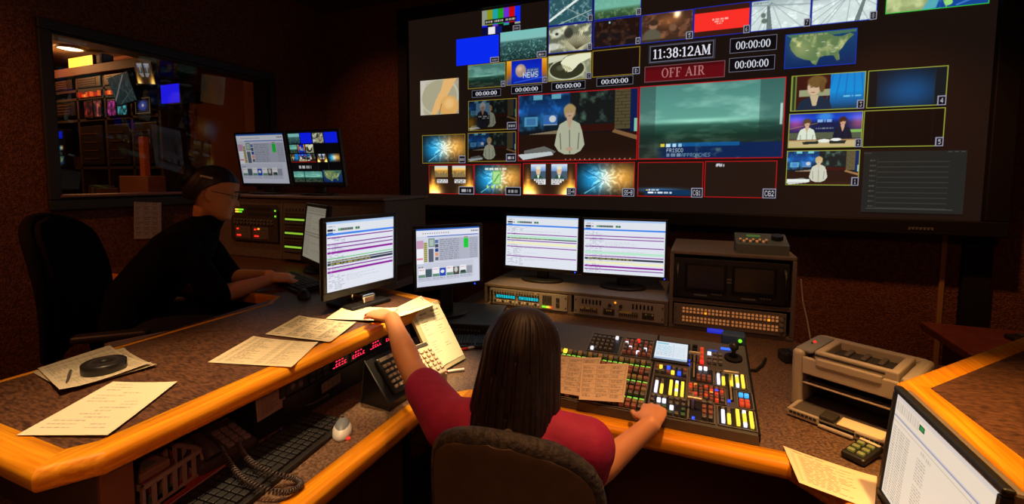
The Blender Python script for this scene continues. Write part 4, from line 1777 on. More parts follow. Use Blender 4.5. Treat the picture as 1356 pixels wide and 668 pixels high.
# large one on the counter
monitor('monitor', 'rundown monitor with purple stripes standing on the end of the oak edged counter', mpic(pic_rundown, .36, .30, 3), .339, .272, (-1.278, 1.506, .965), R(80), R(1.5), .018, .03, .083, base='box', chrome=True, basew=.2, top_mat=M_CAB)
# operator's pair on the riser
for lab, pc, x, z, rr in (('left monitor with a clip list standing on the riser above the seated operator', mpic(pic_editor, .44, .34), -2.743, 1.375, R(4)),
                          ('right monitor with many small pictures standing on the riser above the operator', mpic(pic_multiview, .44, .35), -2.281, 1.375, R(2))):
    pc.a *= .72 if 'clip' in lab else .9
    monitor('monitor', lab, pc, .401, .332, (x, 2.255, z), rr, R(9), .014, .022, .072, basew=.26)
# dim one beside the racks
monitor('monitor', 'dim monitor with faint lines standing between riser racks and striped monitor', mpic(pic_dimlist, .33, .28), .341, .29, (-1.979, 1.934, .965), R(-28), R(-7), .02, .03, .070, basew=.22)
# cream list monitor at the right
monitor('monitor', 'monitor with a cream list of text in front of the right counter edge', mpic(pic_textlist, .46, .31), .360, .24, (.431, 1.111, .74), R(-87.5), R(-4.5), .014, .018, .020, base='box', basew=.2, led=None, depth=.055, top_mat=M_CAB)


# ------------------------------------------------------------------ equipment cabinets by the video wall
def cabinet(name, label, loc, w, d, h, m, shelf=None):
    t = thing(name, label, 'cabinet', loc)
    b = MB()
    k = .018
    b.span(0, w, 0, d, h - k, h, m, .004)
    b.span(0, w, 0, d, 0, k, m, .004)
    b.span(0, k, .0, d, k, h - k, m, .003)
    b.span(w - k, w, .0, d, k, h - k, m, .003)
    b.span(k, w - k, d - k, d, k, h - k, m)
    if shelf:
        b.span(k, w - k, .004, d, shelf, shelf + .02, m, .002)
    b.build('carcass', t)
    return t


lowc = cabinet('equipment_cabinet', 'long low brown equipment cabinet under the two white rundown monitors', (-1.165, 2.42, .74), 1.03, .5, .132, M_CAB)
b = MB()
b.span(.505, .527, .002, .4, .018, .114, M_CAB)
b.build('divider', lowc)
tallc = cabinet('equipment_cabinet', 'tall brown equipment cabinet right of the two white rundown monitors', (-.132, 2.42, .74), .55, .5, .395, M_CAB, .136)


def rack_unit(name, label, loc, w, h, m, cat='control panel', rot=(0, 0, 0), d=.18):
    t = thing(name, label, cat, loc, rot)
    b = MB()
    b.span(-w / 2, w / 2, -.004, .002, 0, h, m, .0015)
    b.span(-w / 2 + .02, w / 2 - .02, .002, d, .004, h - .004, M_RACKD)
    b.build('faceplate', t)
    for sx in (-1, 1):
        for sz in (.2, .8):
            b = MB()
            b.cyl((sx * (w / 2 - .009), -.0065, h * sz), (sx * (w / 2 - .009), -.004, h * sz), .004, M_RACKD, n=10)
            b.build('screw', t)
    return t


# audio monitor panel (left, lit)
u = rack_unit('audio_unit', 'warm lit audio panel with two cyan displays in the left bay of the low cabinet', (-.893, 2.417, .760), .468, .092, M_RACK)
for x0 in (-.195, -.055):
    b = MB()
    b.span(x0, x0 + .125, -.007, -.004, .038, .06, M_GLASSY)
    b.build('display', u)
    b = MB()
    rr = random.Random(int(x0 * 1000))
    for k in range(8):
        x = x0 + .006 + .0148 * k
        b.span(x, x + .011, -.0082, -.007, .041, .057, G_CYAN)
        b.span(x + .003, x + .008, -.0088, -.008, .047 + rr.uniform(-.003, .003), .0505, M_GLASSY)
    b.build('lit_digits', u, 'cyan lit digits')
b = MB()
for k in range(17):
    x = -.198 + .0162 * k + (.006 if k > 7 else 0)
    b.cyl((x, -.012, .07), (x, -.004, .07), .0045, M_CHAR, n=10)
    b.span(x - .005, x + .005, -.010, -.004, .015, .026, M_WHITE if k % 3 else M_CHAR, .001)
    b.span(x - .002, x + .002, -.006, -.004, .08, .084, G_AMBER if k == 15 else M_CHAR)
b.build('control_keys', u)
b = MB()
for k in range(5):
    for j in range(6):
        b.span(.092 + .011 * k, .1 + .011 * k, -.008, -.004, .028 + .009 * j, .034 + .009 * j, M_CHAR)
b.build('speaker_grille', u)
b = MB()
for k in range(7):
    b.span(.09 + .0085 * k, .0975 + .0085 * k, -.0075, -.004, .01, .02, [G_GREEN, G_GREEN, G_GREEN, G_YEL, G_YEL, G_AMBER, G_RED][k])
b.build('level_meter', u, 'green to red level meter')
b = MB()
for z in (.022, .05, .074):
    b.cyl((-.218, -.014, z), (-.218, -.004, z), .007, M_CHAR, n=14)
for z in (.02, .05):
    b.span(.17, .19, -.008, -.004, z, z + .022, M_CHAR, .002)
b.build('knob', u)

# slotted unit (right bay)
u = rack_unit('slotted_rack_unit', 'slotted rack panel with an amber lamp in the right bay of the low cabinet', (-.387, 2.417, .757), .468, .098, M_RACK)
for x0 in (-.19, .075):
    b = MB()
    for k in range(6):
        x = x0 + .019 * k
        b.span(x, x + .008, -.0055, -.0035, .06, .085, M_BLACKM)
    b.build('vent_slots', u)
b = MB()
b.sphere((-.012, -.007, .083), .0055, G_AMBER, u=10, v=8)
b.build('lamp', u, 'amber lamp')
b = MB()
for x in (-.04, .017):
    b.cyl((x, -.014, .066), (x, -.004, .066), .009, M_CHAR, n=14)
b.build('knob', u)
for x0 in (-.205, -.075, .005, .125):
    b = MB()
    wd = .105 if x0 in (-.205, .005) else .06
    b.span(x0, x0 + wd, -.0055, -.004, .012, .046, M_RACKD if wd < .1 else mat('panel_tan', (0.35, 0.26, 0.17), .5), .001)
    rr = random.Random(int(x0 * 999))
    for k in range(9 if wd > .1 else 5):
        x = x0 + .006 + .0107 * k
        b.span(x, x + .007, -.0085, -.0055, .018, .030, M_CHAR)
        b.span(x + .001, x + .006, -.0085, -.0055, .034, .041, G_DULLA if rr.random() < .5 else (mat('lamp_dim_green', (0.05, 0.2, 0.06), .4) if rr.random() < .5 else M_CHAR))
    b.build('lamp_strip', u)

# twin picture monitor unit in the tall cabinet
u = rack_unit('twin_screen_unit', 'black twin-screen rack unit with both screens off in the tall cabinet', (.138, 2.417, .906), .50, .196, M_BLACK)
for cx in (-.105, .105):
    b = MB()
    b.span(cx - .094, cx + .094, -.010, -.003, .035, .172, M_BLACKM, .003)
    b.build('screen_bezel', u)
    b = MB()
    b.span(cx - .082, cx + .082, -.0115, -.010, .05, .162, mat('screen_off', (0.03, 0.022, 0.018), 0.25), .001)
    b.build('dark_screen', u)
    b = MB()
    for k in range(4):
        b.span(cx + .03 + .012 * k, cx + .038 + .012 * k, -.006, -.004, .022, .028, M_GREY)
    b.build('control_keys', u)
    b = MB()
    b.span(cx - .05, cx + .01, -.0055, -.004, .012, .02, M_GREY)
    b.build('name_strip', u)
b = MB()
for z in (.085, .1):
    b.span(-.012, .012, -.006, -.004, z, z + .008, M_GREY)
b.build('name_strip', u)
b = MB()
for sx in (-1, 1):
    b.tube([(sx * .232, -.004, .03), (sx * .232, -.03, .045), (sx * .232, -.03, .15), (sx * .232, -.004, .165)], .005, M_CHAR)
b.build('handle', u)

# routing panel with two double rows of lit keys
u = rack_unit('routing_unit', 'routing panel with rows of small lit keys in the foot of the tall cabinet', (.138, 2.417, .762), .492, .108, mat('panel_bronze', (0.2, 0.16, 0.125), .5))
KEYA = mat('key_lit_amber', (0.5, 0.3, 0.16), .4, emit=hexl(190, 120, 66), estr=.55)
for row in range(4):
    b = MB()
    for k in range(25):
        x = -.205 + .0168 * k + (.004 if k > 12 else 0)
        z = [.022, .038, .066, .082][row]
        mk = G_AMBER if (row == 2 and k in (6, 22)) else KEYA
        b.span(x, x + .0105, -.0085, -.004, z, z + .0105, mk, .0015)
    b.build('key_row', u)
b = MB()
for z in (.03, .055, .08):
    b.cyl((.226, -.012, z), (.226, -.004, z), .008, M_RACK, n=12)
b.build('knob', u)

# desktop remote on the tall cabinet
u = thing('remote_control_box', 'small sloping remote control box on top of the tall cabinet', 'control box', (.275, 2.52, 1.135))
b = MB()
w2, d2 = .112, .075
vs = [(-w2, -d2, 0), (w2, -d2, 0), (w2, d2, 0), (-w2, d2, 0), (-w2, -d2, .045), (w2, -d2, .045), (w2, d2, .085), (-w2, d2, .085)]
b.add(vs, [[0, 3, 2, 1], [0, 1, 5, 4], [1, 2, 6, 5], [2, 3, 7, 6], [3, 0, 4, 7], [4, 5, 6, 7]], mat('remote_green_grey', (0.10, 0.125, 0.115), .5))
b.build('body', u)
sl = Matrix.Translation((0, 0, .066)) @ Euler((math.atan2(.04, .15), 0, 0)).to_matrix().to_4x4()
b = MB()
b.M = sl
for j in range(2):
    for k in range(9):
        b.box((-.09 + .014 * k, -.04 + .02 * j, .003), (.01, .012, .008), KEYA if (k + j) % 2 else M_GREY, .0015)
b.build('key_row', u)
b = MB()
b.M = sl
b.box((-.03, .03, .002), (.06, .022, .005), mat('lcd_green', (0.1, 0.22, 0.08), .3, emit=hexl(70, 110, 50), estr=.5), .001)
b.build('display', u)
b = MB()
b.M = sl
b.cyl((.07, .005, 0), (.07, .005, .02), .026, M_BLACK, n=24)
b.build('jog_wheel', u)


# ------------------------------------------------------------------ operator's riser and its racks
rs = thing('riser_cabinet', 'dark carpeted riser cabinet at the back of the operator table', 'cabinet', (0, 0, .965))
b = MB()
M_RIS = mat('riser_carpet', (0.13, 0.10, 0.08), .9, noise=(60, (0.17, 0.135, 0.11), 4))
b.span(-3.13, -1.648, 2.13, 2.55, 0, .395, M_RIS, .008)
b.span(-3.13, -1.64, 2.11, 2.57, .395, .41, mat('riser_top', (0.2, 0.15, 0.12), .6), .004)
b.build('carcass', rs)

u = rack_unit('intercom_unit', 'rack panel with green bars and red lamps beside the operator face', (-2.66, 2.11, 1.08), .42, .235, M_RACKD, d=.012)
b = MB()
for k, z in enumerate((.196, .181)):
    for x in (-.16, -.145, -.13, -.115, -.10)[:5 - k]:
        b.span(x, x + .013, -.007, -.004, z, z + .009, G_YEL if x < -.14 else G_GREEN)
for z in (.195, .16):
    b.span(.19, .2, -.007, -.004, z, z + .01, G_GREEN)
b.build('level_meter', u, 'yellow green bar lamps')
b = MB()
for k in range(12):
    x = -.165 + .03 * k
    for z in (.135, .115):
        b.cyl((x, -.014, z), (x, -.004, z), .0075, M_GREY, n=12)
b.build('knob_row', u)
for cx in (-.10, .06):
    b = MB()
    b.span(cx - .068, cx + .072, -.008, -.004, .012, .092, M_CAB, .003)
    for j in range(4):
        b.span(cx + .005, cx + .06, -.010, -.008, .02 + .018 * j, .03 + .018 * j, M_GREY)
    for (dx, z, mk) in ((-.05, .07, G_RED), (-.05, .028, G_RED), (-.03, .028, G_RED)) + (((-.02, .075, G_AMBER),) if cx > 0 else ()):
        b.span(cx + dx, cx + dx + .018, -.011, -.008, z, z + .01, mk, .002)
    b.build('key_module', u)
b = MB()
for z in (.165, .2):
    b.span(-.05, .16, -.006, -.004, z, z + .018, M_CHAR, .002)
b.build('name_strip', u)

u = rack_unit('lamp_row_unit', 'sloping panel with three green lamp rows beside the dim monitor', (-2.27, 2.09, .985), .285, .345, mat('panel_brown_grey', (0.15, 0.125, 0.10), .5), rot=(R(-3), 0, R(-3)), d=.008)
for j, z0 in enumerate((.04, .125, .21)):
    b = MB()
    b.span(-.115, .115, -.007, -.004, z0, z0 + .075, M_CHAR, .002)
    for k in range(12):
        x = -.108 + .0182 * k
        b.span(x, x + .012, -.010, -.007, z0 + .008, z0 + .022, M_GREY, .002)
        b.span(x, x + .012, -.010, -.007, z0 + .055, z0 + .068, mat('key_brown', (0.16, 0.08, 0.05), .5), .002)
        b.span(x, x + .0165, -.009, -.007, z0 + .032, z0 + .043, glow('lamp_row_green', (140, 190, 50), 1.0))
    b.build('lamp_row', u, 'row of lit green lamps')
b = MB()
for k in range(8):
    b.cyl((-.1 + .028 * k, -.012, .315), (-.1 + .028 * k, -.004, .315), .009, M_GREY, n=12)
b.build('knob_row', u)
b = MB()
b.span(-.142, -.13, -.012, -.004, .0, .345, M_CAB)
b.span(.13, .142, -.012, -.004, .0, .345, M_CAB)
b.build('side_rail', u)


# ------------------------------------------------------------------ rack box under the left counter
rb = thing('rack_box', 'black rack box with red lit number displays under the left counter edge', 'rack', (-1.13, 0, .74))
b = MB()
b.span(-.40, -.012, .885, 1.56, .0, .180, M_BLACKM, .004)
b.span(-.02, -.008, .975, 1.545, .0, .085, M_BLACK, .003)
b.build('casing', rb)
b = MB()
b.span(-.012, -.004, .965, 1.555, .092, .174, M_BLACK, .002)
b.build('front_panel', rb)
for k in range(4):
    yk = 1.165 + .095 * k
    for j in range(2):
        b = MB()
        z0 = .098 + .038 * j
        b.span(-.004, -.0015, yk, yk + .078, z0, z0 + .034, M_GLASSY)
        rr = random.Random(k * 3 + j)
        for n_ in range(5):
            y = yk + .008 + .0135 * n_
            b.span(-.0015, -.0005, y, y + .009, z0 + .006, z0 + .009, G_PINK)
            if rr.random() < .75:
                b.span(-.0015, -.0005, y, y + .0022, z0 + .006, z0 + .016, G_PINK)
            if rr.random() < .7:
                b.span(-.0015, -.0005, y + .001, y + .008, z0 + .015, z0 + .018, G_PINK)
            if 0 < n_ < 4:
                b.span(-.0015, -.0005, y, y + .008, z0 + .024, z0 + .028, G_PINK)
        b.build('number_display', rb, 'red lit digits')
b = MB()
for i in range(3):
    for j in range(4):
        b.span(-.004, .002, 1.072 + .027 * i, 1.094 + .027 * i, .098 + .018 * j, .112 + .018 * j, M_CHAR, .002)
b.build('number_keys', rb)
b = MB()
b.span(-.004, .0, .985, 1.045, .098, .168, M_CHAR, .002)
b.span(.0, .004, .99, 1.005, .148, .165, G_DULLA, .002)
b.span(.0, .003, 1.012, 1.04, .15, .155, G_PINK)
b.cyl((.0, 1.0, .12), (.008, 1.0, .12), .009, M_GREY, n=12)
b.cyl((.0, 1.03, .115), (.008, 1.03, .115), .009, M_GREY, n=12)
b.build('selector', rb)
b = MB()
b.tube([(-.008, 1.06, .03), (.012, 1.065, .034), (.012, 1.135, .034), (-.008, 1.14, .03)], .004, M_CHAR)
b.build('door_pull', rb)

# ------------------------------------------------------------------ production switcher
SWS = math.atan2(.08, .442)
sw = thing('video_switcher', 'wide sloping production switcher with lit yellow, white and red keys', 'control desk', (-.655, 1.415, .74))
Ms = Matrix.Translation((0, 0, .03)) @ Euler((SWS, 0, 0)).to_matrix().to_4x4()
SWW, SWD = .828, .503
b = MB()
yb = SWD * math.cos(SWS)
zb = .03 + SWD * math.sin(SWS)
prof = [(0, .002), (0, .03), (yb, zb), (yb, .002)]
vs = [(0, y, z) for y, z in prof] + [(SWW, y, z) for y, z in prof]
b.add(vs, [[0, 1, 2, 3], [7, 6, 5, 4], [0, 4, 5, 1], [1, 5, 6, 2], [2, 6, 7, 3], [3, 7, 4, 0]], M_DESKCON)
b.M = Ms
b.span(-.004, .002, 0, SWD, -.02, .006, M_BLACKM)
b.span(SWW - .002, SWW + .004, 0, SWD, -.02, .006, M_BLACKM)
b.span(.513, .519, 0, SWD, 0, .004, M_BLACKM)
b.build('body', sw)


def mod(x0, x1, y0, y1, name='key_module', m=None):
    b = MB()
    b.M = Ms
    b.span(x0, x1, y0, y1, 0, .003, m or M_BLACK, .001)
    e = mat('module_edge', (0.16, 0.145, 0.12), .5)
    for (a0, a1, c0, c1) in ((x0, x1, y0, y0 + .0025), (x0, x1, y1 - .0025, y1), (x0, x0 + .0025, y0, y1), (x1 - .0025, x1, y0, y1)):
        b.span(a0, a1, c0, c1, 0, .0045, e)
    return b.build(name, sw)


def keys(spec, name, s=(.0115, .0115), label=None, h=.011):
    b = MB()
    b.M = Ms
    for x, y, m in spec:
        b.box((x, y, .003 + h / 2), (s[0], s[1], h), m, .0018)
    return b.build(name, sw, label)


rr = random.Random(5)
mod(.02, .51, .005, .295, 'bus_module', M_BLACKM)
KBROWN = mat('key_brown_lit', (0.20, 0.07, 0.04), .4, emit=hexl(110, 44, 24), estr=.5)
KAMB = mat('key_amber_low', (0.2, 0.12, 0.05), .4, emit=hexl(110, 72, 28), estr=.5)
KOFF = mat('key_off', (0.13, 0.115, 0.10), .4)
rows = [(.275, 'a'), (.232, 'b'), (.212, 'c'), (.178, 'b'), (.137, 'c'), (.112, 'b'), (.084, 'c'), (.044, 'b'), (.02, 'c')]
for y, kd in rows:
    sp = []
    for k in range(25):
        x = .035 + .0194 * k
        if kd == 'a':
            m = KAMB if k % 2 else KOFF
            if k == 8:
                m = G_YEL
            if k == 4:
                m = G_WHITE
        elif kd == 'b':
            m = KBROWN if rr.random() < .7 else KAMB
        else:
            m = KBROWN if rr.random() < .5 else KOFF
        sp.append((x, y, m))
    for (wx, wy) in ((.22, .178), (.32, .044), (.40, .212)):
        if abs(wy - y) < .001:
            sp.append((wx, wy + .0001, G_WHITE))
    keys(sp, 'key_row', (.0145, .0145 if kd != 'a' else .018))
for y in (.253, .157, .064):
    b = MB()
    b.M = Ms
    for k in range(25):
        x = .035 + .0194 * k
        b.box((x, y, .005), (.0135, .0055, .004), glow('strip_green', (130, 220, 70), 1.0), .0008)
    b.build('label_strip', sw, 'green lit label strip')
# upper left key fields
mod(.262, .385, .31, .45)
sp = []
for i in range(5):
    for j in range(4):
        sp.append((.278 + .0185 * i, .33 + .028 * j, KOFF))
sp += [(.363, .424, G_WHITE), (.283, .3245, G_WHITE)]
keys(sp, 'key_field', (.011, .013))
mod(.395, .503, .31, .45)
sp = []
for i in range(6):
    for j in range(4):
        sp.append((.405 + .018 * i, .33 + .028 * j, KBROWN if rr.random() < .5 else KOFF))
sp += [(.447, .424, G_RED), (.405, .395, G_WHITE), (.423, .364, G_WHITE), (.454, .337, G_WHITE), (.478, .364, G_WHITE)]
keys(sp, 'key_field', (.0115, .013))
# touch screen
b = MB()
b.M = Ms
b.span(.505, .636, .305, .452, 0, .008, M_BLACK, .002)
b.build('screen_bezel', sw)
tp = Pic(160, 150, (222, 232, 240))
tp.rect(.04, .06, .4, .16, (150, 205, 220))
for k in range(7):
    tp.scrawl(.05, .24 + .085 * k, .52, .28 + .085 * k, (120, 190, 215) if k < 4 else (160, 185, 205), k, .8, .08)
    tp.scrawl(.6, .24 + .085 * k, .92, .27 + .085 * k, (190, 200, 214), k + 9, .7, .08)
tp.rect(.56, .12, .57, .85, (150, 170, 200))
tp.rect(0, .9, 1, 1, (170, 190, 214))
picture('touch_screen', tp, .114, .124, PM_SCREEN, sw, Ms @ Matrix.Translation((.5705, .379, .0095)) @ Euler((-PI / 2, 0, 0)).to_matrix().to_4x4(), label='lit white menu screen')
# right hand modules
for a in ((.522, .632, .222, .285), (.522, .632, .108, .217), (.522, .64, .008, .104), (.638, .715, .205, .30), (.635, .748, .112, .20), (.640, .715, .012, .11), (.718, .816, .208, .302), (.780, .826, .11, .20), (.722, .826, .012, .104)):
    mod(*a)
sp = [(.543, .264, G_YEL), (.584, .239, G_YEL)]
for i in range(6):
    for j in range(2):
        p_ = (.533 + .018 * i, .24 + .024 * j)
        if (i, j) not in ((1, 1), (3, 0)):
            sp.append((*p_, [KOFF, KBROWN, G_BLUE, KOFF, KBROWN][(i * 3 + j) % 5] if (i, j) != (1, 0) else KOFF))
keys(sp, 'key_field', (.0115, .013))


def faders(xs, y0, y1, name='fader_lights'):
    """Lit level columns: white pair on the left, yellow triple on the right."""
    b = MB()
    b.M = Ms
    for x, kind in xs:
        n = 5
        for k in range(n):
            y = y0 + (y1 - y0) * (k + .5) / n
            m = {'w': G_WHITE if k < 4 else KOFF, 'y': G_YEL if k < 3 else KOFF, 't': G_YEL, 'm': G_WHITE if k in (1, 4) else G_YEL, 'z': G_WHITE if k in (0, 4) else G_YEL}[kind]
            b.box((x, y, .008), (.0095, (y1 - y0) / n * .86, .01), m, .0015)
    return b.build(name, sw, 'glowing white and yellow level keys')


faders([(.538, 'w'), (.5555, 'y'), (.583, 't'), (.601, 'm'), (.619, 't')], .114, .19)
faders([(.722 + .007, 'w'), (.744, 'y'), (.768, 't'), (.786, 'z'), (.803, 't')], .216, .286)
faders([(.737, 'w'), (.753, 'y'), (.777, 't'), (.795, 'z'), (.813, 't')], .022, .092)
sp = [(.552, .073, G_WHITE), (.568, .073, G_WHITE), (.592, .046, G_WHITE)]
for i in range(6):
    for j in range(4):
        x, y = .533 + .0185 * i, .02 + .024 * j
        if all(abs(x - q[0]) + abs(y - q[1]) > .018 for q in sp[:3]):
            sp.append((x, y, KOFF if rr.random() < .7 else mat('key_green_low', (.05, .14, .06), .4)))
keys(sp, 'key_field', (.0115, .013))
keys([(.672, .292, G_WHITE), (.689, .294, G_WHITE), (.683, .227, KBROWN), (.667, .227, KBROWN), (.683, .245, KBROWN), (.667, .245, KBROWN), (.70, .227, KBROWN), (.70, .245, KBROWN)], 'key_field')
sp = []
for i in range(7):
    for j in range(5):
        x, y = .644 + .0155 * i, .122 + .0155 * j
        c = rr.random()
        m = KBROWN if c < .45 else (mat('key_red_lit', (.3, .05, .03), .4, emit=hexl(210, 60, 26), estr=.8) if c < .75 else KOFF)
        sp.append((x, y, m))
sp += [(.659, .1845, G_AMBER), (.706, .1535, G_AMBER), (.7215, .169, G_BLUE)]
keys(sp, 'key_field', (.0105, .0105))
sp = [(.792, .172, G_SKY), (.808, .172, G_SKY)]
for i in range(2):
    for j in range(2):
        sp.append((.792 + .016 * i, .124 + .017 * j, mat('key_red_lit', (.3, .05, .03), .4)))
keys(sp, 'key_field', (.0125, .0125))
sp = []
for i in range(2):
    for j in range(4):
        sp.append((.685 + .018 * i, .03 + .024 * j, KOFF if j % 3 == 0 else (KBROWN if j < 3 else mat('key_grey_lit', (.3, .3, .28), .4))))
keys(sp, 'key_field', (.012, .014))
# upper right: red column, keypad, joystick
keys([(.677, .335 + .03 * k, G_RED if k == 0 else mat('key_red_lit', (.3, .05, .03), .4)) for k in range(4)], 'key_row', (.013, .013))
keys([(.652, .35 + .026 * k, M_BLACKM) for k in range(4)], 'knob_row', (.018, .014), h=.016)
sp = [(.702 + .018 * i, .345 + .027 * j, KOFF if (i, j) != (0, 2) else G_WHITE) for i in range(3) for j in range(3)]
keys(sp, 'keypad', (.013, .016))
b = MB()
b.M = Ms
b.span(.700, .730, .428, .436, .002, .006, mat('display_blue_dim', (.02, .05, .2), .4, emit=hexl(40, 70, 150), estr=.8))
b.span(.742, .775, .452, .464, .002, .006, mat('display_blue', (.02, .05, .2), .4, emit=hexl(50, 110, 255), estr=1.1))
b.build('name_display', sw, 'blue lit name display')
b = MB()
b.M = Ms
b.cyl((.782, .40, 0), (.782, .40, .008), .03, M_BLACKM, n=24)
b.cyl((.782, .40, .008), (.782, .40, .04), .007, M_BLACK, n=14)
b.sphere((.782, .40, .05), .016, M_BLACK)
b.build('joystick', sw)
b = MB()
b.M = Ms
for x, y in ((.633, .31), (.633, .335), (.655, .02), (.655, .118), (.757, .135)):
    b.box((x, y, .005), (.008, .008, .006), G_BLUE, .001)
b.build('blue_lamps', sw, 'small blue lamps')
BRASS = mat('lever_brass', (0.62, 0.5, 0.3), .35, metal=.7)
for (x, y0, y1, xa, xb, yh) in ((.652, .235, .325, .633, .672, .334), (.764, .14, .232, .742, .79, .241), (.652, .07, .15, .636, .68, .066)):
    b = MB()
    b.M = Ms
    b.span(x - .007, x + .007, y0, y1, .003, .0055, M_BLACKM)
    b.span(x - .0025, x + .0025, y0, y1, .0055, .007, BRASS)
    b.box((x, yh, .022), (.008, .006, .036), BRASS)
    b.span(xa, xb, yh - .005, yh + .005, .036, .046, BRASS, .003)
    b.build('fader_lever', sw, 'pale T shaped lever')

# small blue box with a green lamp behind the switcher
b = MB()
b.box((0, 0, .075), (.085, .06, .15), mat('blue_box', (0.03, 0.06, 0.13), .4), .006)
b.box((-.065, .01, .145), (.06, .03, .012), mat('blue_bar', (.02, .03, .2), .4, emit=hexl(24, 40, 190), estr=1.0), .003)
b.sphere((.022, -.032, .13), .007, G_GREEN, u=12, v=8)
tag(b.build('signal_box', loc=(.135, 1.965, .74)), 'small blue glowing box with a green lamp behind the switcher corner', 'box')
b = MB()
b.tube([(0, 0, .012), (.0, -.03, .05), (.012, -.06, .06), (.03, -.07, .012), (.07, -.05, .006), (.1, .02, .006), (.12, .1, .006)], .006, M_BLACK)
tag(b.build('cable', loc=(.15, 2.03, .74)), 'black cable looping on the desk beside the small blue box', 'cable')
b = MB()
b.box((0, 0, .022), (.09, .07, .044), M_BLACK, .01)
b.box((.01, -.01, .048), (.05, .04, .012), M_CHAR, .004)
b.tube([(.04, .02, .03), (.09, .03, .012), (.14, -.02, .006)], .004, M_BLACK)
tag(b.build('power_adapter', loc=(.37, 2.16, .74), rot=(0, 0, .3)), 'black power adapter on the desk behind the printer left corner', 'adapter')
b = MB()
b.tube([(0, .0, .30), (.012, 0, .2), (.03, -.01, .12), (.045, -.03, .03), (.03, -.06, .006), (.0, -.08, .005)], .003, mat('white_cable', (.5, .42, .34), .5))
tag(b.build('white_cable', loc=(.43, 2.40, .74)), 'thin pale cable hanging down beside the tall equipment cabinet', 'cable')


# ------------------------------------------------------------------ sheets of paper
def sheet(name, label, pts, z, style, tone, seed=0, cat='paper', curl=.004, res=300, group=None, layers=1):
    """Four corners (near left, near right, far right, far left of the printed page) on a surface."""
    a, c, d, e = [Vector((x, y)) for x, y in pts]
    W = (c - a).length
    Hh = (e - a).length
    p = pic_sheet(W * res * 1.5, Hh * res * 1.5, style, tone, seed)
    img = p.lin()
    H_, W_ = img.shape[:2]
    u = np.linspace(0, 1, W_)[None, :, None]
    v = np.linspace(1, 0, H_)[:, None, None]
    A, C, D, E_ = [np.array(q)[None, None, :] for q in (a, c, d, e)]
    xy = (1 - v) * ((1 - u) * A + u * C) + v * ((1 - u) * E_ + u * D)
    rg = random.Random(seed)
    k1, k2 = rg.uniform(.5, 1), rg.uniform(.5, 1)
    zz = z + .0012 + curl * (k1 * np.abs(u - .5) ** 3 * 8 * v + k2 * (1 - v) ** 4 * u)
    cen = np.array([(a.x + d.x) / 2, (a.y + d.y) / 2, z])
    co = np.concatenate([xy, np.broadcast_to(zz, xy.shape[:2] + (1,))], -1).reshape(-1, 3) - cen
    idx = np.arange(H_ * W_).reshape(H_, W_)
    f = np.stack([idx[1:, :-1], idx[1:, 1:], idx[:-1, 1:], idx[:-1, :-1]], -1).reshape(-1, 4)
    me = bpy.data.meshes.new(name)
    me.from_pydata(co.tolist(), [], f.tolist())
    at = me.color_attributes.new('Picture', 'FLOAT_COLOR', 'POINT')
    rgba = np.ones((len(co), 4), np.float32)
    rgba[:, :3] = img.reshape(-1, 3)
    at.data.foreach_set('color', rgba.ravel())
    me.materials.append(PM_PAPER)
    me.polygons.foreach_set('use_smooth', np.ones(len(f), bool))
    o = bpy.data.objects.new(name, me)
    COL.objects.link(o)
    o.location = cen
    sm = o.modifiers.new('thickness', 'SOLIDIFY')
    sm.thickness = .0006
    sm.offset = -1
    return tag(o, label, cat, group)


TP = (238, 222, 190)
CZ = .9648
sheet('paper_sheet', 'cream script sheet lying on the near end of the left counter', [(-1.262, .449), (-1.088, .517), (-1.217, .731), (-1.366, .668)], CZ + .003, 'script', TP, 3)
sheet('paper_stack', 'curled printed sheets under the black tape roll on the left counter', [(-1.655, .640), (-1.402, .578), (-1.382, .768), (-1.640, .80)], CZ + .003, 'rundown', (206, 190, 160), 5, curl=.016)
sheet('paper_sheet', 'lower printed sheet sticking out under the curled sheets and tape roll', [(-1.648, .625), (-1.42, .592), (-1.372, .775), (-1.60, .815)], CZ, 'rundown', (190, 172, 140), 6, curl=.010)
sheet('paper_sheet', 'dense table sheet at the middle of the left counter oak edge', [(-1.277, .850), (-1.026, .911), (-1.105, 1.087), (-1.343, 1.047)], CZ + .001, 'rundown', (226, 208, 172), 7, curl=.006)
sheet('paper_sheet', 'printed sheet on the counter just beyond the dense table sheet', [(-1.330, 1.080), (-1.070, 1.10), (-1.135, 1.294), (-1.385, 1.272)], CZ + .002, 'dense', (222, 204, 170), 9, curl=.006)
sheet('paper_sheet', 'sheet under the reaching hand in front of the striped monitor', [(-1.27, 1.285), (-1.045, 1.33), (-1.10, 1.50), (-1.32, 1.46)], CZ + .003, 'script', (244, 232, 200), 12, curl=.01)
sheet('paper_sheet', 'bright sheet at the far end of the counter beside the monitor foot', [(-1.12, 1.50), (-1.035, 1.36), (-.99, 1.60), (-1.12, 1.69)], CZ + .002, 'list', (246, 234, 200), 13, curl=.012)
sheet('paper_sheet', 'script sheet hanging over the desk edge at the lower right', [(.247, 1.275), (.385, 1.225), (.432, 1.372), (.235, 1.435)], .742, 'list', (236, 214, 180), 15)
# papers on the switcher follow its slope
def on_switcher(name, label, pts, style, tone, seed, lift):
    o = sheet(name, label, [(x, y) for x, y in pts], 0, style, tone, seed, curl=.002)
    cx, cy = o.location.x, o.location.y
    o.matrix_world = Matrix.Translation((-.655, 1.415, .74)) @ Ms @ Matrix.Translation((cx, cy, lift))
    return o


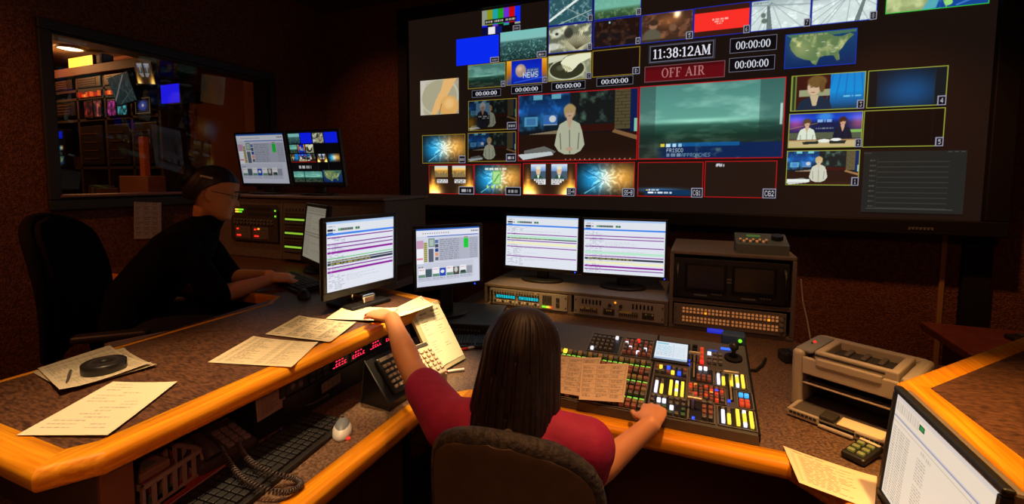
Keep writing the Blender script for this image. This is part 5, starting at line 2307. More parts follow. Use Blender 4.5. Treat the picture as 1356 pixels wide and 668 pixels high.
on_switcher('paper_sheet', 'left of two printed sheets lying over the switcher keys', [(.205, .005), (.345, .01), (.335, .252), (.168, .214)], 'boxes', (196, 170, 140), 17, .0145)
on_switcher('paper_sheet', 'right of two printed sheets lying over the switcher keys', [(.315, -.012), (.452, .012), (.436, .236), (.275, .190)], 'boxes', (204, 176, 146), 18, .0175)
on_switcher('note_card', 'small pale note card on the upper left corner of the switcher', [(.035, .345), (.105, .345), (.112, .435), (.045, .433)], 'script', (220, 200, 170), 19, .004)

# notices taped to the rack box
def notice(name, label, w, h, loc, rot, style, tone, seed):
    p = pic_sheet(w * 600, h * 600, style, tone, seed)
    o = picture(name, p, w, h, PM_PAPER)
    sm = o.modifiers.new('thickness', 'SOLIDIFY')
    sm.thickness = .0008
    o.location = loc
    o.rotation_euler = rot
    return tag(o, label, 'notice')


notice('notice', 'printed list taped to the near corner of the black rack box', .098, .10, (-1.1395, .937, .850), (0, R(-3), PI / 2), 'list', (168, 140, 120), 21)
notice('notice', 'small grey label taped to the rack box below the red digits', .085, .034, (-1.1305, 1.163, .800), (0, R(-4), PI / 2), 'dense', (130, 112, 98), 22)
notice('hanging_notice', 'grey grid sheet hanging below the left window sill', .15, .245, (-3.115, 1.753, 1.236), (R(-4), R(5), PI / 2), 'boxes', (170, 160, 148), 23)


# ------------------------------------------------------------------ things on the counter and lower desk
b = MB()
M_TAPE = mat('black_tape', (0.014, 0.012, 0.012), .38)
b.lathe([(.009, .004), (.046, .0), (.048, .003), (.048, .024), (.045, .027), (.011, .0255), (.009, .022), (.009, .004)], M_TAPE, 40)
tr_ = b.build('tape_roll', loc=(-1.468, .700, CZ + .005))
tag(tr_, 'black roll of tape lying on the curled sheets on the left counter', 'tape')
b = MB()
b.tube([(0, -.07, 0), (0, .06, 0)], .0035, M_METAL)
b.cyl((0, -.07, 0), (0, -.084, 0), .0035, M_BLACK, r2=.0008)
tag(b.build('pen', loc=(-1.487, .632, CZ + .0085), rot=(0, 0, R(62))), 'slim pen lying beside the black tape roll', 'pen')
for (x, y, a, lab) in ((-.925, 1.745, 52, 'red and white marker nearer the far keyboard on the speckled desk'), (-.885, 1.50, 40, 'red and white marker beside the cream document on the speckled desk')):
    t = thing('marker', lab, 'pen', (x, y, .747), (0, 0, R(a)))
    b = MB()
    b.cyl((-.06, 0, 0), (.005, 0, 0), .0065, M_RED, n=14)
    b.build('cap', t)
    b = MB()
    b.cyl((.005, 0, 0), (.07, 0, 0), .006, M_WHITE, n=14)
    b.build('barrel', t)


def keyboard(name, label, loc, rz, w=.44, d=.15, led=None, m=M_BLACK, km=M_KEY, tilt=3):
    t = thing(name, label, 'keyboard', loc, (0, 0, rz))
    T = Euler((R(tilt), 0, 0)).to_matrix().to_4x4()
    b = MB()
    b.M = Matrix.Translation((0, 0, .010)) @ T
    b.box((0, 0, 0), (w, d, .016), m, .005)
    b.build('case', t)
    cols = [(14, -w / 2 + .012, w * .66), (3, w * .19, w * .125), (4, w * .335, w * .155)]
    for r_ in range(6):
        b = MB()
        b.M = Matrix.Translation((0, 0, .010)) @ T
        y = d / 2 - .018 - r_ * (d - .03) / 5.6
        for n_, x0, ww in cols:
            pw = ww / n_
            k = 0
            while k < n_:
                wide = 5 if (r_ == 5 and n_ == 14 and k == 4) else 1
                b.box((x0 + (k + wide / 2) * pw, y, .0115), (pw * wide - .0035, (d - .03) / 6.4, .009), km, .0018)
                k += wide
        b.build('key_row', t)
    if led:
        b = MB()
        b.M = Matrix.Translation((0, 0, .010)) @ T
        b.box((w * .25, d / 2 - .008, .009), (.008, .006, .004), led, .001)
        b.build('indicator_light', t, 'blue light')
    return t


keyboard('keyboard', 'black keyboard with a blue light in front of the rack box', (-1.02, .835, .74), R(96), led=G_BLUE)
keyboard('keyboard', 'black keyboard on the operator table under the operator hands', (-1.83, 1.665, .965), R(-22), w=.42, d=.145, km=M_KEY)
keyboard('keyboard', 'small dark keyboard in the shade before the black box', (-1.00, 1.79, .74), R(24), w=.26, d=.12)


def mouse(name, label, loc, rz, body, btn, lit=False):
    t = thing(name, label, 'mouse', loc, (0, 0, rz))
    b = MB()
    b.sphere((0, 0, .004), .028, body, s=(1, 1.85, 1.0), u=24, v=16)
    me = b
    me.v = [(x, y, max(z, .0)) for x, y, z in me.v]
    b.build('shell', t)
    b = MB()
    b.sphere((0, .004, .0085), .0262, btn, s=(.92, 1.82, 1.06), u=24, v=16)
    b.v = [(x, y, max(z, .002)) for x, y, z in b.v]
    b.build('button_cap', t, None)
    b = MB()
    b.cyl((-.004, .03, .034), (.004, .03, .034), .006, M_CHAR, n=12)
    b.build('scroll_wheel', t)
    if lit:
        b = MB()
        b.box((.018, -.040, .003), (.014, .010, .004), G_RED, .0015)
        b.build('sensor_glow', t, 'red glow at its foot')
    return t


mouse('mouse', 'grey and white computer mouse on the speckled desk near the oak edge', (-.955, 1.02, .7405), R(38), M_WHITE, mat('mouse_grey_blue', (.2, .23, .27), .4), True)
mouse('mouse', 'dark mouse beside the operator keyboard on the left counter', (-1.60, 1.50, .965), R(50), M_CHAR, M_BLACK)


def coil(pts, r, wire, turns):
    """Coiled cord following a smooth path through the points."""
    P = [Vector(p) for p in pts]
    out = []
    n = len(P) - 1
    N = turns * 8
    for k in range(N + 1):
        t = k / N * n
        i = min(int(t), n - 1)
        f = t - i
        p0, p1, p2, p3 = P[max(i - 1, 0)], P[i], P[i + 1], P[min(i + 2, n)]
        c = .5 * ((2 * p1) + (p2 - p0) * f + (2 * p0 - 5 * p1 + 4 * p2 - p3) * f * f + (3 * p1 - p0 - 3 * p2 + p3) * f ** 3)
        d = .5 * ((p2 - p0) + 2 * (2 * p0 - 5 * p1 + 4 * p2 - p3) * f + 3 * (3 * p1 - p0 - 3 * p2 + p3) * f * f)
        d.normalize()
        x = d.cross(Vector((0, 0, 1)))
        if x.length < .05:
            x = Vector((1, 0, 0))
        x.normalize()
        y = x.cross(d)
        a = 2 * PI * k / 8
        out.append(c + r * (math.cos(a) * x + math.sin(a) * y))
    return out


# corded phone in the niche
ph = thing('telephone', 'dark corded desk phone in the shade below the left counter', 'telephone', (-1.195, .800, .75), (0, 0, R(84)))
M_PH = mat('phone_dark', (0.05, 0.035, 0.032), .45)
Tp = Euler((R(12), 0, 0)).to_matrix().to_4x4()
b = MB()
b.M = Matrix.Translation((0, 0, .025)) @ Tp
b.box((0, 0, 0), (.15, .165, .034), M_PH, .01)
b.build('base', ph)
b = MB()
b.M = Matrix.Translation((0, 0, .025)) @ Tp
for i in range(3):
    for j in range(4):
        b.box((.010 + .022 * i, -.058 + .022 * j, .020), (.017, .016, .008), mat('phone_key', (.2, .16, .15), .5), .002)
b.build('number_keys', ph)
b = MB()
b.M = Matrix.Translation((0, 0, .025)) @ Tp
b.box((.032, .058, .018), (.07, .024, .006), M_GREY, .002)
b.build('display', ph)
b = MB()
b.M = Matrix.Translation((0, 0, .025)) @ Tp
b.tube([(-.045, -.080, .028), (-.045, -.06, .041), (-.045, 0, .047), (-.045, .06, .041), (-.045, .080, .028)], [.019, .017, .013, .017, .019], M_PH, 12)
b.build('handset', ph)
b = MB()
b.tube(coil([(-1.17, .80, .775), (-1.09, .76, .785), (-1.0, .725, .785), (-.93, .72, .775), (-.875, .745, .758), (-.868, .785, .752), (-.895, .795, .755), (-.94, .765, .778), (-1.01, .765, .79), (-1.09, .80, .785), (-1.15, .84, .775)], .0055, 0, 80), .0022, M_PH, 5)
cd_ = b.build('coiled_cord')
tag(cd_, 'coiled dark telephone cord looping over the black keyboard', 'cord')

# wire tray with things
tb = thing('wire_tray', 'pale slotted letter tray holding odds and ends below the left counter', 'tray', (-1.245, .642, .74), (0, 0, R(10)))
M_TRAY = mat('tray_beige', (.32, .22, .17), .5)
b = MB()
b.span(-.12, .12, -.08, .08, 0, .006, M_TRAY)
for y in (-.08, .074):
    b.span(-.12, .12, y, y + .006, .0, .012, M_TRAY)
    b.span(-.12, .12, y, y + .006, .06, .07, M_TRAY)
    for k in range(9):
        x = -.12 + .0292 * k
        b.span(x, x + .008, y, y + .006, .01, .062, M_TRAY)
for x in (-.12, .114):
    b.span(x, x + .006, -.08, .08, .0, .012, M_TRAY)
    b.span(x, x + .006, -.08, .08, .06, .07, M_TRAY)
    for k in range(7):
        y = -.08 + .0253 * k
        b.span(x, x + .006, y, y + .008, .01, .062, M_TRAY)
b.build('basket', tb)
for (lab, x, y, z, sx, sy, sz, rz, col, cat, nm) in (
        ('dark red paperback lying in the pale letter tray', -1.25, .64, .747, .13, .10, .03, .5, (.25, .05, .04), 'book', 'paperback'),
        ('tan folded packet on top of the dark red paperback', -1.24, .645, .778, .11, .08, .02, .1, (.34, .20, .13), 'packet', 'packet'),
        ('small dark red box with a pale label behind the letter tray', -1.35, .76, .74, .10, .06, .075, .3, (.30, .05, .045), 'box', 'carton')):
    t = MB()
    t.box((0, 0, sz / 2), (sx, sy, sz), mat(nm + '_cover', col, .5), .004)
    if nm == 'paperback':
        t.box((0, .001, sz / 2), (sx - .004, sy, sz - .008), M_LGREY)
    if nm == 'carton':
        t.box((.0, -sy / 2 - .0008, sz * .55), (sx * .6, .001, sz * .4), M_LGREY)
    if nm == 'packet':
        t.box((.02, 0, sz + .002), (.05, .03, .004), M_GREY, .001)
    tag(t.build(nm, loc=(x, y, z), rot=(0, 0, rz)), lab, cat)
# leaning tan envelope in the niche
b = MB()
pts = [(-.07, 0), (.085, 0), (.085, .10), (.04, .135), (-.03, .14), (-.07, .10)]
b.add([(x, 0, z) for x, z in pts] + [(x, .006, z) for x, z in pts], [[0, 1, 2, 3, 4, 5], [11, 10, 9, 8, 7, 6]] + [[i, 6 + i, 6 + (i + 1) % 6, (i + 1) % 6] for i in range(6)], mat('envelope_tan', (.33, .21, .13), .7))
tag(b.build('envelope', loc=(-1.42, .80, .742), rot=(R(-24), 0, R(55))), 'tan envelope leaning upright behind the dark red box', 'envelope')
for k, (lab, x, y, col) in enumerate((('green edged folder lying under the letter tray corner', -1.135, .60, (.10, .18, .08)), ('red folder lying beside the black keyboard below the counter', -1.135, .70, (.28, .03, .03)))):
    b = MB()
    b.box((0, 0, .001), (.05, .16, .002), mat('folder_%d' % k, col, .5))
    b.box((.001, 0, .0035), (.046, .152, .003), M_LGREY)
    b.box((0, 0, .006), (.05, .16, .002), mat('folder_%d' % k, col, .5))
    tag(b.build('folder', loc=(x, y, .74), rot=(0, 0, R(8))), lab, 'folder')

# black keypad phone on its wedge stand and the cream keypad phone
def keypad_set(name, label, loc, rz, body, keym, cols, rows_, w, h, tilt, cz, litkey=None, d=.02, wedge=None, wedge_m=None):
    t = thing(name, label, 'keypad', loc, (0, 0, rz))
    T = Matrix.Translation((0, 0, cz)) @ Euler((tilt, 0, 0)).to_matrix().to_4x4()
    b = MB()
    b.M = T
    b.box((0, 0, 0), (w, h, d), body, .006)
    b.build('case', t)
    b = MB()
    b.M = T
    for i in range(cols):
        for j in range(rows_):
            m = litkey if (litkey and i == 0 and j in (rows_ - 2, rows_ - 3)) else keym
            b.box((-w / 2 + w * (i + .75) / (cols + .5), -h * .42 + h * .72 * (j + .5) / rows_, d / 2 + .003), (w / (cols + .5) * .7, h * .72 / rows_ * .56, .008), m, .002)
    b.build('number_keys', t)
    b = MB()
    b.M = T
    b.box((0, h * .41, d / 2 + .001), (w * .84, h * .1, .004), M_CHAR if body is not M_BLACK else M_CREAM, .001)
    b.build('display_strip', t)
    if wedge:
        ww, hh = w / 2 + wedge, h / 2 + wedge * .5
        c, s_ = math.cos(tilt), math.sin(tilt)
        pr_ = [(-hh * c + d * .4 * s_, 0), (-hh * c + d * .4 * s_, max(.004, cz - hh * s_ - d * .45)), (hh * c + d * .4 * s_, cz + hh * s_ - d * .45), (hh * c + d * .4 * s_ + .02, 0)]
        vs = [(-ww, y, z) for y, z in pr_] + [(ww, y, z) for y, z in pr_]
        b = MB()
        b.add(vs, [[0, 1, 2, 3], [7, 6, 5, 4], [0, 4, 5, 1], [1, 5, 6, 2], [2, 6, 7, 3], [3, 7, 4, 0]], wedge_m)
        b.build('wedge_stand', t)
        b = MB()
        b.tube([(-ww, *pr_[0]), (-ww, *pr_[1]), (-ww, *pr_[2]), (-ww, *pr_[3])], .0035, M_CHAR)
        b.build('stand_rim', t)
    return t


keypad_set('keypad', 'black keypad with pale keys tilted on a black wedge on the left desk', (-.945, 1.253, .74), R(85), M_BLACK, mat('key_ivory', (.42, .33, .24), .5), 4, 5, .088, .132, R(50), .092, None, .018, .028, M_BLACK)
keypad_set('keypad', 'cream keypad with two amber lit keys in front of the leaning document', (-.906, 1.385, .74), R(74), M_CREAM, mat('key_cream', (.66, .52, .36), .5), 5, 5, .112, .142, R(37), .087, glow('key_amber', (255, 170, 40), .9), .02, .004, M_CREAM)
# cream document leaning on a holder
dh = thing('document_holder', 'cream writing pad with a printed form leaning upright behind the cream keypad', 'document', (-.892, 1.557, .746), (R(-34), 0, R(81.5)))
b = MB()
b.span(-.088, .088, -.004, .010, 0, .270, mat('pad_cream', (.62, .54, .33), .6), .002)
b.build('pad', dh)
pf = pic_sheet(130, 190, 'form', (250, 242, 208), 31)
picture('form', pf, .152, .235, PM_PAPER, dh, Matrix.Translation((.010, -.0055, .135)))
b = MB()
b.tube([(-.05, .010, .2), (-.05, .105, .062), (.05, .105, .062), (.05, .010, .2)], .004, M_BLACK)
b.build('prop', dh)

# black box under the clip monitor
bb = thing('media_box', 'flat black box carrying the clip list monitor behind the leaning document', 'box', (-1.13, 2.06, .74), (0, 0, R(12)))
b = MB()
b.box((0, 0, .03), (.42, .36, .06), mat('box_black_brown', (.03, .024, .02), .5), .006)
b.build('casing', bb)
b = MB()
for k in range(8):
    b.box((.02 + .018 * k, -.182, .03), (.010, .004, .008), M_GREY, .001)
b.build('front_keys', bb)
b = MB()
b.box((-.12, -.182, .03), (.12, .004, .012), M_CHAR)
b.build('disc_slot', bb)
b = MB()
b.lathe([(.0, .0), (.035, 0), (.035, .015), (.012, .03), (.0, .032)], M_LGREY, 20)
tag(b.build('desk_microphone_foot', loc=(-.905, 2.24, .74)), 'small pale round knob standing on the desk beside the black box', 'knob')


# ------------------------------------------------------------------ printer
pr = thing('printer', 'beige laser printer with an open front tray on the right of the desk', 'printer', (.490, 1.752, .74), (0, 0, R(-30)))
M_PR = mat('printer_beige', (.40, .33, .26), .5)
M_PRD = mat('printer_shade', (.09, .075, .065), .5)
M_PRI = mat('printer_inside', (.03, .024, .02), .6)
w2, d2, h2 = .158, .118, .198
b = MB()
# side cheeks with rounded tops
for sx in (-1, 1):
    x0, x1 = (-w2, -w2 + .035) if sx < 0 else (w2 - .035, w2)
    b.span(x0, x1, -d2, d2, 0, h2 - .004, M_PR, .012, 3)
b.span(-w2 + .03, w2 - .03, -d2 + .004, d2 - .002, .118, h2 - .03, M_PR, .006)
b.span(-w2 + .03, w2 - .03, .02, d2 - .002, .0, .125, M_PR, .004)
b.span(-w2 + .03, w2 - .03, -d2 + .02, .03, 0, .02, M_PRD)
b.span(-w2 + .03, w2 - .03, .0, .022, .02, .118, M_PRI)
b.build('body', pr)
b = MB()
# top: frame around the sunken output bin
for (a0, a1, c0, c1) in ((-w2 + .062, w2 - .04, -d2 + .012, -d2 + .034), (-w2 + .062, w2 - .04, d2 - .05, d2 - .03), (-w2 + .062, -w2 + .084, -d2 + .03, d2 - .045), (w2 - .062, w2 - .04, -d2 + .03, d2 - .045)):
    b.span(a0, a1, c0, c1, h2 - .034, h2 + .002, M_PR, .005)
b.span(-w2 + .01, w2 - .01, d2 - .034, d2 - .002, h2 - .04, h2 - .002, M_PR, .01)
b.build('top_cover', pr)
b = MB()
b.span(-w2 + .08, w2 - .06, -d2 + .03, d2 - .045, h2 - .045, h2 - .026, M_PRI)
for k in range(5):
    b.span(-w2 + .11 + .045 * k, -w2 + .125 + .045 * k, .0, .07, h2 - .027, h2 - .018, M_PRD, .003)
b.build('output_bin', pr, 'dark sunken paper bin')
b = MB()
b.span(-w2 + .006, -w2 + .058, -d2 + .012, d2 - .03, h2 - .012, h2 + .0, mat('printer_grey_panel', (.20, .20, .19), .5), .005)
b.build('control_panel', pr, 'grey strip with a red light')
b = MB()
b.sphere((-w2 + .03, -.01, h2 + .002), .0045, G_RED, u=10, v=8)
b.sphere((-w2 + .028, -.03, h2 + .002), .003, M_CHAR, u=10, v=8)
b.build('status_light', pr)
b = MB()
b.span(-w2 + .034, w2 - .034, -d2 - .006, -d2 + .006, .122, h2 - .02, M_PR, .005)
b.span(-.085, .085, -d2 - .011, -d2, .158, .185, M_PR, .005)
b.span(-.09, .09, -d2 - .0075, -d2 - .002, .19, .196, M_PRI)
b.build('front_cover', pr)
b = MB()
b.span(-w2 + .036, w2 - .036, -d2 + .0, .0, .088, .094, M_PR, .002)
b.span(-w2 + .05, w2 - .05, -d2 + .01, .0, .094, .1, M_PRI)
b.build('priority_slot', pr)
b = MB()
ty = -d2 - .070
b.span(-.128, .128, ty, -d2 + .03, .012, .018, M_PRD, .002)
for (a0, a1, c0, c1) in ((-.134, -.122, ty, -d2 + .02), (.122, .134, ty, -d2 + .02), (-.134, -.045, ty - .012, ty), (.045, .134, ty - .012, ty)):
    b.span(a0, a1, c0, c1, .004, .028, M_PR, .004)
b.span(-.045, .045, ty - .02, ty - .006, .002, .012, M_PR, .004)
for k in range(7):
    for sx in (-1, 1):
        x = sx * (.055 + .011 * k)
        b.span(x - .0045, x + .0045, ty - .0128, ty - .0115, .014, .022, M_PRI)
b.build('paper_tray', pr, 'open beige tray')
b = MB()
b.span(-.05, -.01, ty + .006, ty + .06, .018, .03, M_PRI, .003)
b.build('paper_guide', pr)
sh_ = sheet('paper_ream', 'short stack of blank paper in the open printer tray', [(-.002, ty + .003), (.120, ty + .003), (.120, ty + .062), (-.002, ty + .062)], 0, 'blank', (236, 210, 170), 41, curl=0)
cx, cy = sh_.location.x, sh_.location.y
sh_.matrix_world = Matrix.Translation((.490, 1.752, .74)) @ Euler((0, 0, R(-30))).to_matrix().to_4x4() @ Matrix.Translation((cx, cy, .024))
sh_.modifiers['thickness'].thickness = .005

# calculator by the right monitor
keypad_set('calculator', 'small black calculator with olive lit keys beside the cream text monitor', (.425, 1.465, .74), R(-40), M_BLACK, mat('key_olive', (.20, .2, .08), .4, emit=hexl(90, 96, 36), estr=.5), 2, 3, .058, .10, R(6), .017, None, .018)

# ------------------------------------------------------------------ people
def evaluated(o):
    dg = bpy.context.evaluated_depsgraph_get()
    dg.update()
    me = bpy.data.meshes.new_from_object(o.evaluated_get(dg))
    return me


def fuse(mb, name, m, voxel=.006, smooth=6, factor=.5, parent=None, label=None, extra=None):
    """Grow one continuous skin over the overlapping limbs and smooth it."""
    me = mb.mesh(name)
    o = bpy.data.objects.new(name, me)
    COL.objects.link(o)
    r = o.modifiers.new('r', 'REMESH')
    r.mode = 'VOXEL'
    r.voxel_size = voxel
    r.use_smooth_shade = True
    s = o.modifiers.new('s', 'SMOOTH')
    s.iterations = smooth
    s.factor = factor
    bpy.context.view_layer.update()
    ne = evaluated(o)
    o.modifiers.clear()
    o.data = ne
    bpy.data.meshes.remove(me)
    ne.name = name
    ne.materials.clear()
    ne.materials.append(m)
    for p in ne.polygons:
        p.use_smooth = True
        p.material_index = 0
    if parent is not None:
        o.parent = parent
    if label:
        o['label'] = label
    return o


DUM = M_GREY


def caps(b, pts):
    """Chain of tapered limbs: (x, y, z, r)."""
    for i in range(len(pts) - 1):
        a, c = pts[i], pts[i + 1]
        b.cyl(a[:3], c[:3], a[3], DUM, r2=c[3], n=20)
    for p in pts:
        b.sphere(p[:3], p[3], DUM, u=18, v=12)


def loft(b, rings, n=28, ex=2.2):
    """rings: centre, right vector, forward vector, half width, half depth -> closed tube."""
    vs = []
    for c, rx, fy, w, d in rings:
        for k in range(n):
            t = 2 * PI * k / n
            cs, sn = math.cos(t), math.sin(t)
            x = math.copysign(abs(cs) ** (2 / ex), cs) * w
            y = math.copysign(abs(sn) ** (2 / ex), sn) * d
            vs.append(Vector(c) + Vector(rx) * x + Vector(fy) * y)
    fs = []
    for j in range(len(rings) - 1):
        for k in range(n):
            fs.append([j * n + k, j * n + (k + 1) % n, (j + 1) * n + (k + 1) % n, (j + 1) * n + k])
    fs.append(list(range(n))[::-1])
    fs.append([(len(rings) - 1) * n + k for k in range(n)])
    b.add(vs, fs, DUM, True)


HZ = [-.118, -.110, -.098, -.08, -.06, -.04, -.02, 0.0, .02, .04, .06, .08, .095, .106, .112]
HF = [.050, .076, .086, .085, .086, .087, .087, .086, .089, .092, .090, .078, .060, .035, .004]
HB = [.010, .000, -.012, -.04, -.062, -.076, -.087, -.094, -.098, -.099, -.094, -.080, -.060, -.034, -.004]
HW = [.018, .034, .046, .055, .061, .066, .070, .0725, .074, .0745, .071, .061, .047, .028, .004]


def head_rings(grow=0.0):
    vs = []
    NL, N = 84, 84
    zs = np.linspace(HZ[0], HZ[-1], NL)
    for z in zs:
        f, bk, w = np.interp(z, HZ, HF), np.interp(z, HZ, HB), np.interp(z, HZ, HW)
        for k in range(N):
            t = 2 * PI * k / N
            cs, sn = math.cos(t), math.sin(t)
            x = math.copysign(abs(cs) ** .87, cs) * w
            y = (f + bk) / 2 + math.copysign(abs(sn) ** .87, sn) * (f - bk) / 2
            if sn > 0:
                g = lambda cx, cz, sx, sz: math.exp(-((x - cx) / sx) ** 2 - ((z - cz) / sz) ** 2)
                nose = np.interp(z, [-.05, -.044, -.036, -.028, -.01, .012, .03], [0, .008, .026, .024, .015, .006, 0])
                y += nose * math.exp(-(x / (.0105 + .004 * max(0, min(1, (-.01 - z) / .03)))) ** 2)
                y += .004 * (g(.013, -.038, .008, .008) + g(-.013, -.038, .008, .008))
                y += .0075 * g(0, -.064, .02, .006) + .0075 * g(0, -.078, .018, .007) - .004 * g(0, -.071, .022, .003)
                y += .005 * g(0, -.103, .02, .012)
                y -= .009 * (g(.031, .006, .015, .011) + g(-.031, .006, .015, .011))
                y += .004 * (g(.03, .027, .022, .008) + g(-.03, .027, .022, .008))
                y += .004 * (g(.042, -.025, .018, .016) + g(-.042, -.025, .018, .016))
            vs.append((x * (1 + grow), y, z))
    fs = []
    for j in range(NL - 1):
        for k in range(N):
            fs.append([j * N + k, j * N + (k + 1) % N, (j + 1) * N + (k + 1) % N, (j + 1) * N + k])
    fs.append(list(range(N))[::-1])
    fs.append([(NL - 1) * N + k for k in range(N)])
    return vs, fs


def add_head(b, H):
    """H: 4x4 of the head centre, face towards local +y."""
    M0 = b.M
    b.M = M0 @ H
    vs, fs = head_rings()
    b.add(vs, fs, DUM, True)
    for sx in (-1, 1):       # ears: rim and lobe
        rim = []
        for k in range(11):
            a = R(-120 + 24 * k * 1.15)
            rim.append((sx * (.0735 + .006 * math.sin(a + 1)), -.012 - .013 * math.cos(a) * .9, .002 + .027 * math.sin(a)))
        b.tube(rim, .0052, DUM, 8)
        b.sphere((sx * .072, -.011, 0), .018, DUM, s=(.35, .7, 1.25), u=14, v=10)
        b.sphere((sx * .073, -.006, -.027), .009, DUM, s=(.6, .8, 1), u=12, v=8)
    b.M = M0


def hand(b, wrist, direction, palm_normal, side, curls, spread=.05, thumb=.7):
    """Palm, four unequal bent fingers and a thumb from the side of the palm. curls: bend per joint for each finger."""
    y = Vector(direction).normalized()
    z = -Vector(palm_normal)
    z = (z - y * z.dot(y)).normalized()
    x = y.cross(z)
    M_ = Matrix.Identity(4)
    for i in range(3):
        M_[i][0], M_[i][1], M_[i][2], M_[i][3] = x[i], y[i], z[i], Vector(wrist)[i]
    M0 = b.M
    b.M = M0 @ M_
    loft(b, [((0, -.02, 0), (1, 0, 0), (0, 0, 1), .024, .017), ((0, .01, 0), (1, 0, 0), (0, 0, 1), .029, .015), ((0, .05, 0), (1, 0, 0), (0, 0, 1), .038, .0135),
             ((0, .082, .001), (1, 0, 0), (0, 0, 1), .039, .011), ((0, .092, .001), (1, 0, 0), (0, 0, 1), .035, .008)], 20)
    tips = []
    for k, (fx, L) in enumerate(zip((-.0295, -.0098, .0098, .0285), (.068, .077, .071, .055))):
        if side < 0:
            fx = -fx
        fx0 = fx
        p = Vector((fx0, .082 - (.006 if k in (0, 3) else 0) - (.006 if k == 3 else 0), 0))
        ang = 0
        sp = (fx / .03) * spread
        pts = [(*p, .0092)]
        for sgm, rr_ in zip((.45, .31, .24), (.0086, .0079, .0068)):
            ang -= curls[k]
            d = Vector((math.sin(sp) * math.cos(ang), math.cos(sp) * math.cos(ang), math.sin(ang)))
            p = p + d * L * sgm
            pts.append((*p, rr_))
        caps(b, pts)
        tips.append(b.M @ p)
    sx = -1 if side > 0 else 1
    tx = .03 * sx
    p = Vector((tx * .8, .022, -.004))
    pts = [(*p, .0125)]
    a = thumb
    for L, rr_, da in ((.036, .0115, 0), (.03, .0098, -.25), (.024, .0078, -.25)):
        a += da
        p = p + Vector((sx * math.sin(a), math.cos(a), -.28)).normalized() * L
        pts.append((*p, rr_))
    caps(b, pts)
    b.M = M0
    return tips


M_SKIN = mat('skin', (0.68, 0.28, 0.115), .5, noise=(16, (0.72, 0.31, 0.13), 3))
M_SHIRT = mat('crimson_shirt', (0.34, 0.006, 0.055), .75, noise=(22, (0.40, 0.009, 0.07), 3), bump=(15, .55))
M_BLKCLOTH = mat('black_cloth', (0.004, 0.0035, 0.0035), .9, bump=(60, .3), spec=.1)
M_JEANS = mat('dark_trousers', (0.02, 0.02, 0.03), .9, spec=.1)
M_HAIRB = mat('dark_brown_hair', (0.010, 0.004, 0.003), .55, noise=(60, (0.018, 0.007, 0.004), 3), spec=.35)
M_HAIRK = mat('black_hair', (0.010, 0.007, 0.006), .5, noise=(60, (0.018, 0.012, 0.010), 3))
M_SHOE = mat('dark_shoe', (0.02, 0.015, 0.014), .5)
M_EYE = mat('eye_white', (.6, .55, .5), .3)
M_IRIS = mat('iris_brown', (.03, .015, .01), .2)

EX, EY, EZ = Vector((1, 0, 0)), Vector((0, 1, 0)), Vector((0, 0, 1))


def elbow(s, w, l1, l2, hint):
    """Two bone reach from shoulder to wrist with the elbow pushed towards hint."""
    s, w, hint = Vector(s), Vector(w), Vector(hint)
    d = (w - s)
    L = min(d.length, l1 + l2 - .004)
    d.normalize()
    w2 = s + d * L
    a = (l1 * l1 - l2 * l2 + L * L) / (2 * L)
    h = math.sqrt(max(0, l1 * l1 - a * a))
    hv = hint - d * hint.dot(d)
    hv.normalize()
    return s + d * a + hv * h, w2


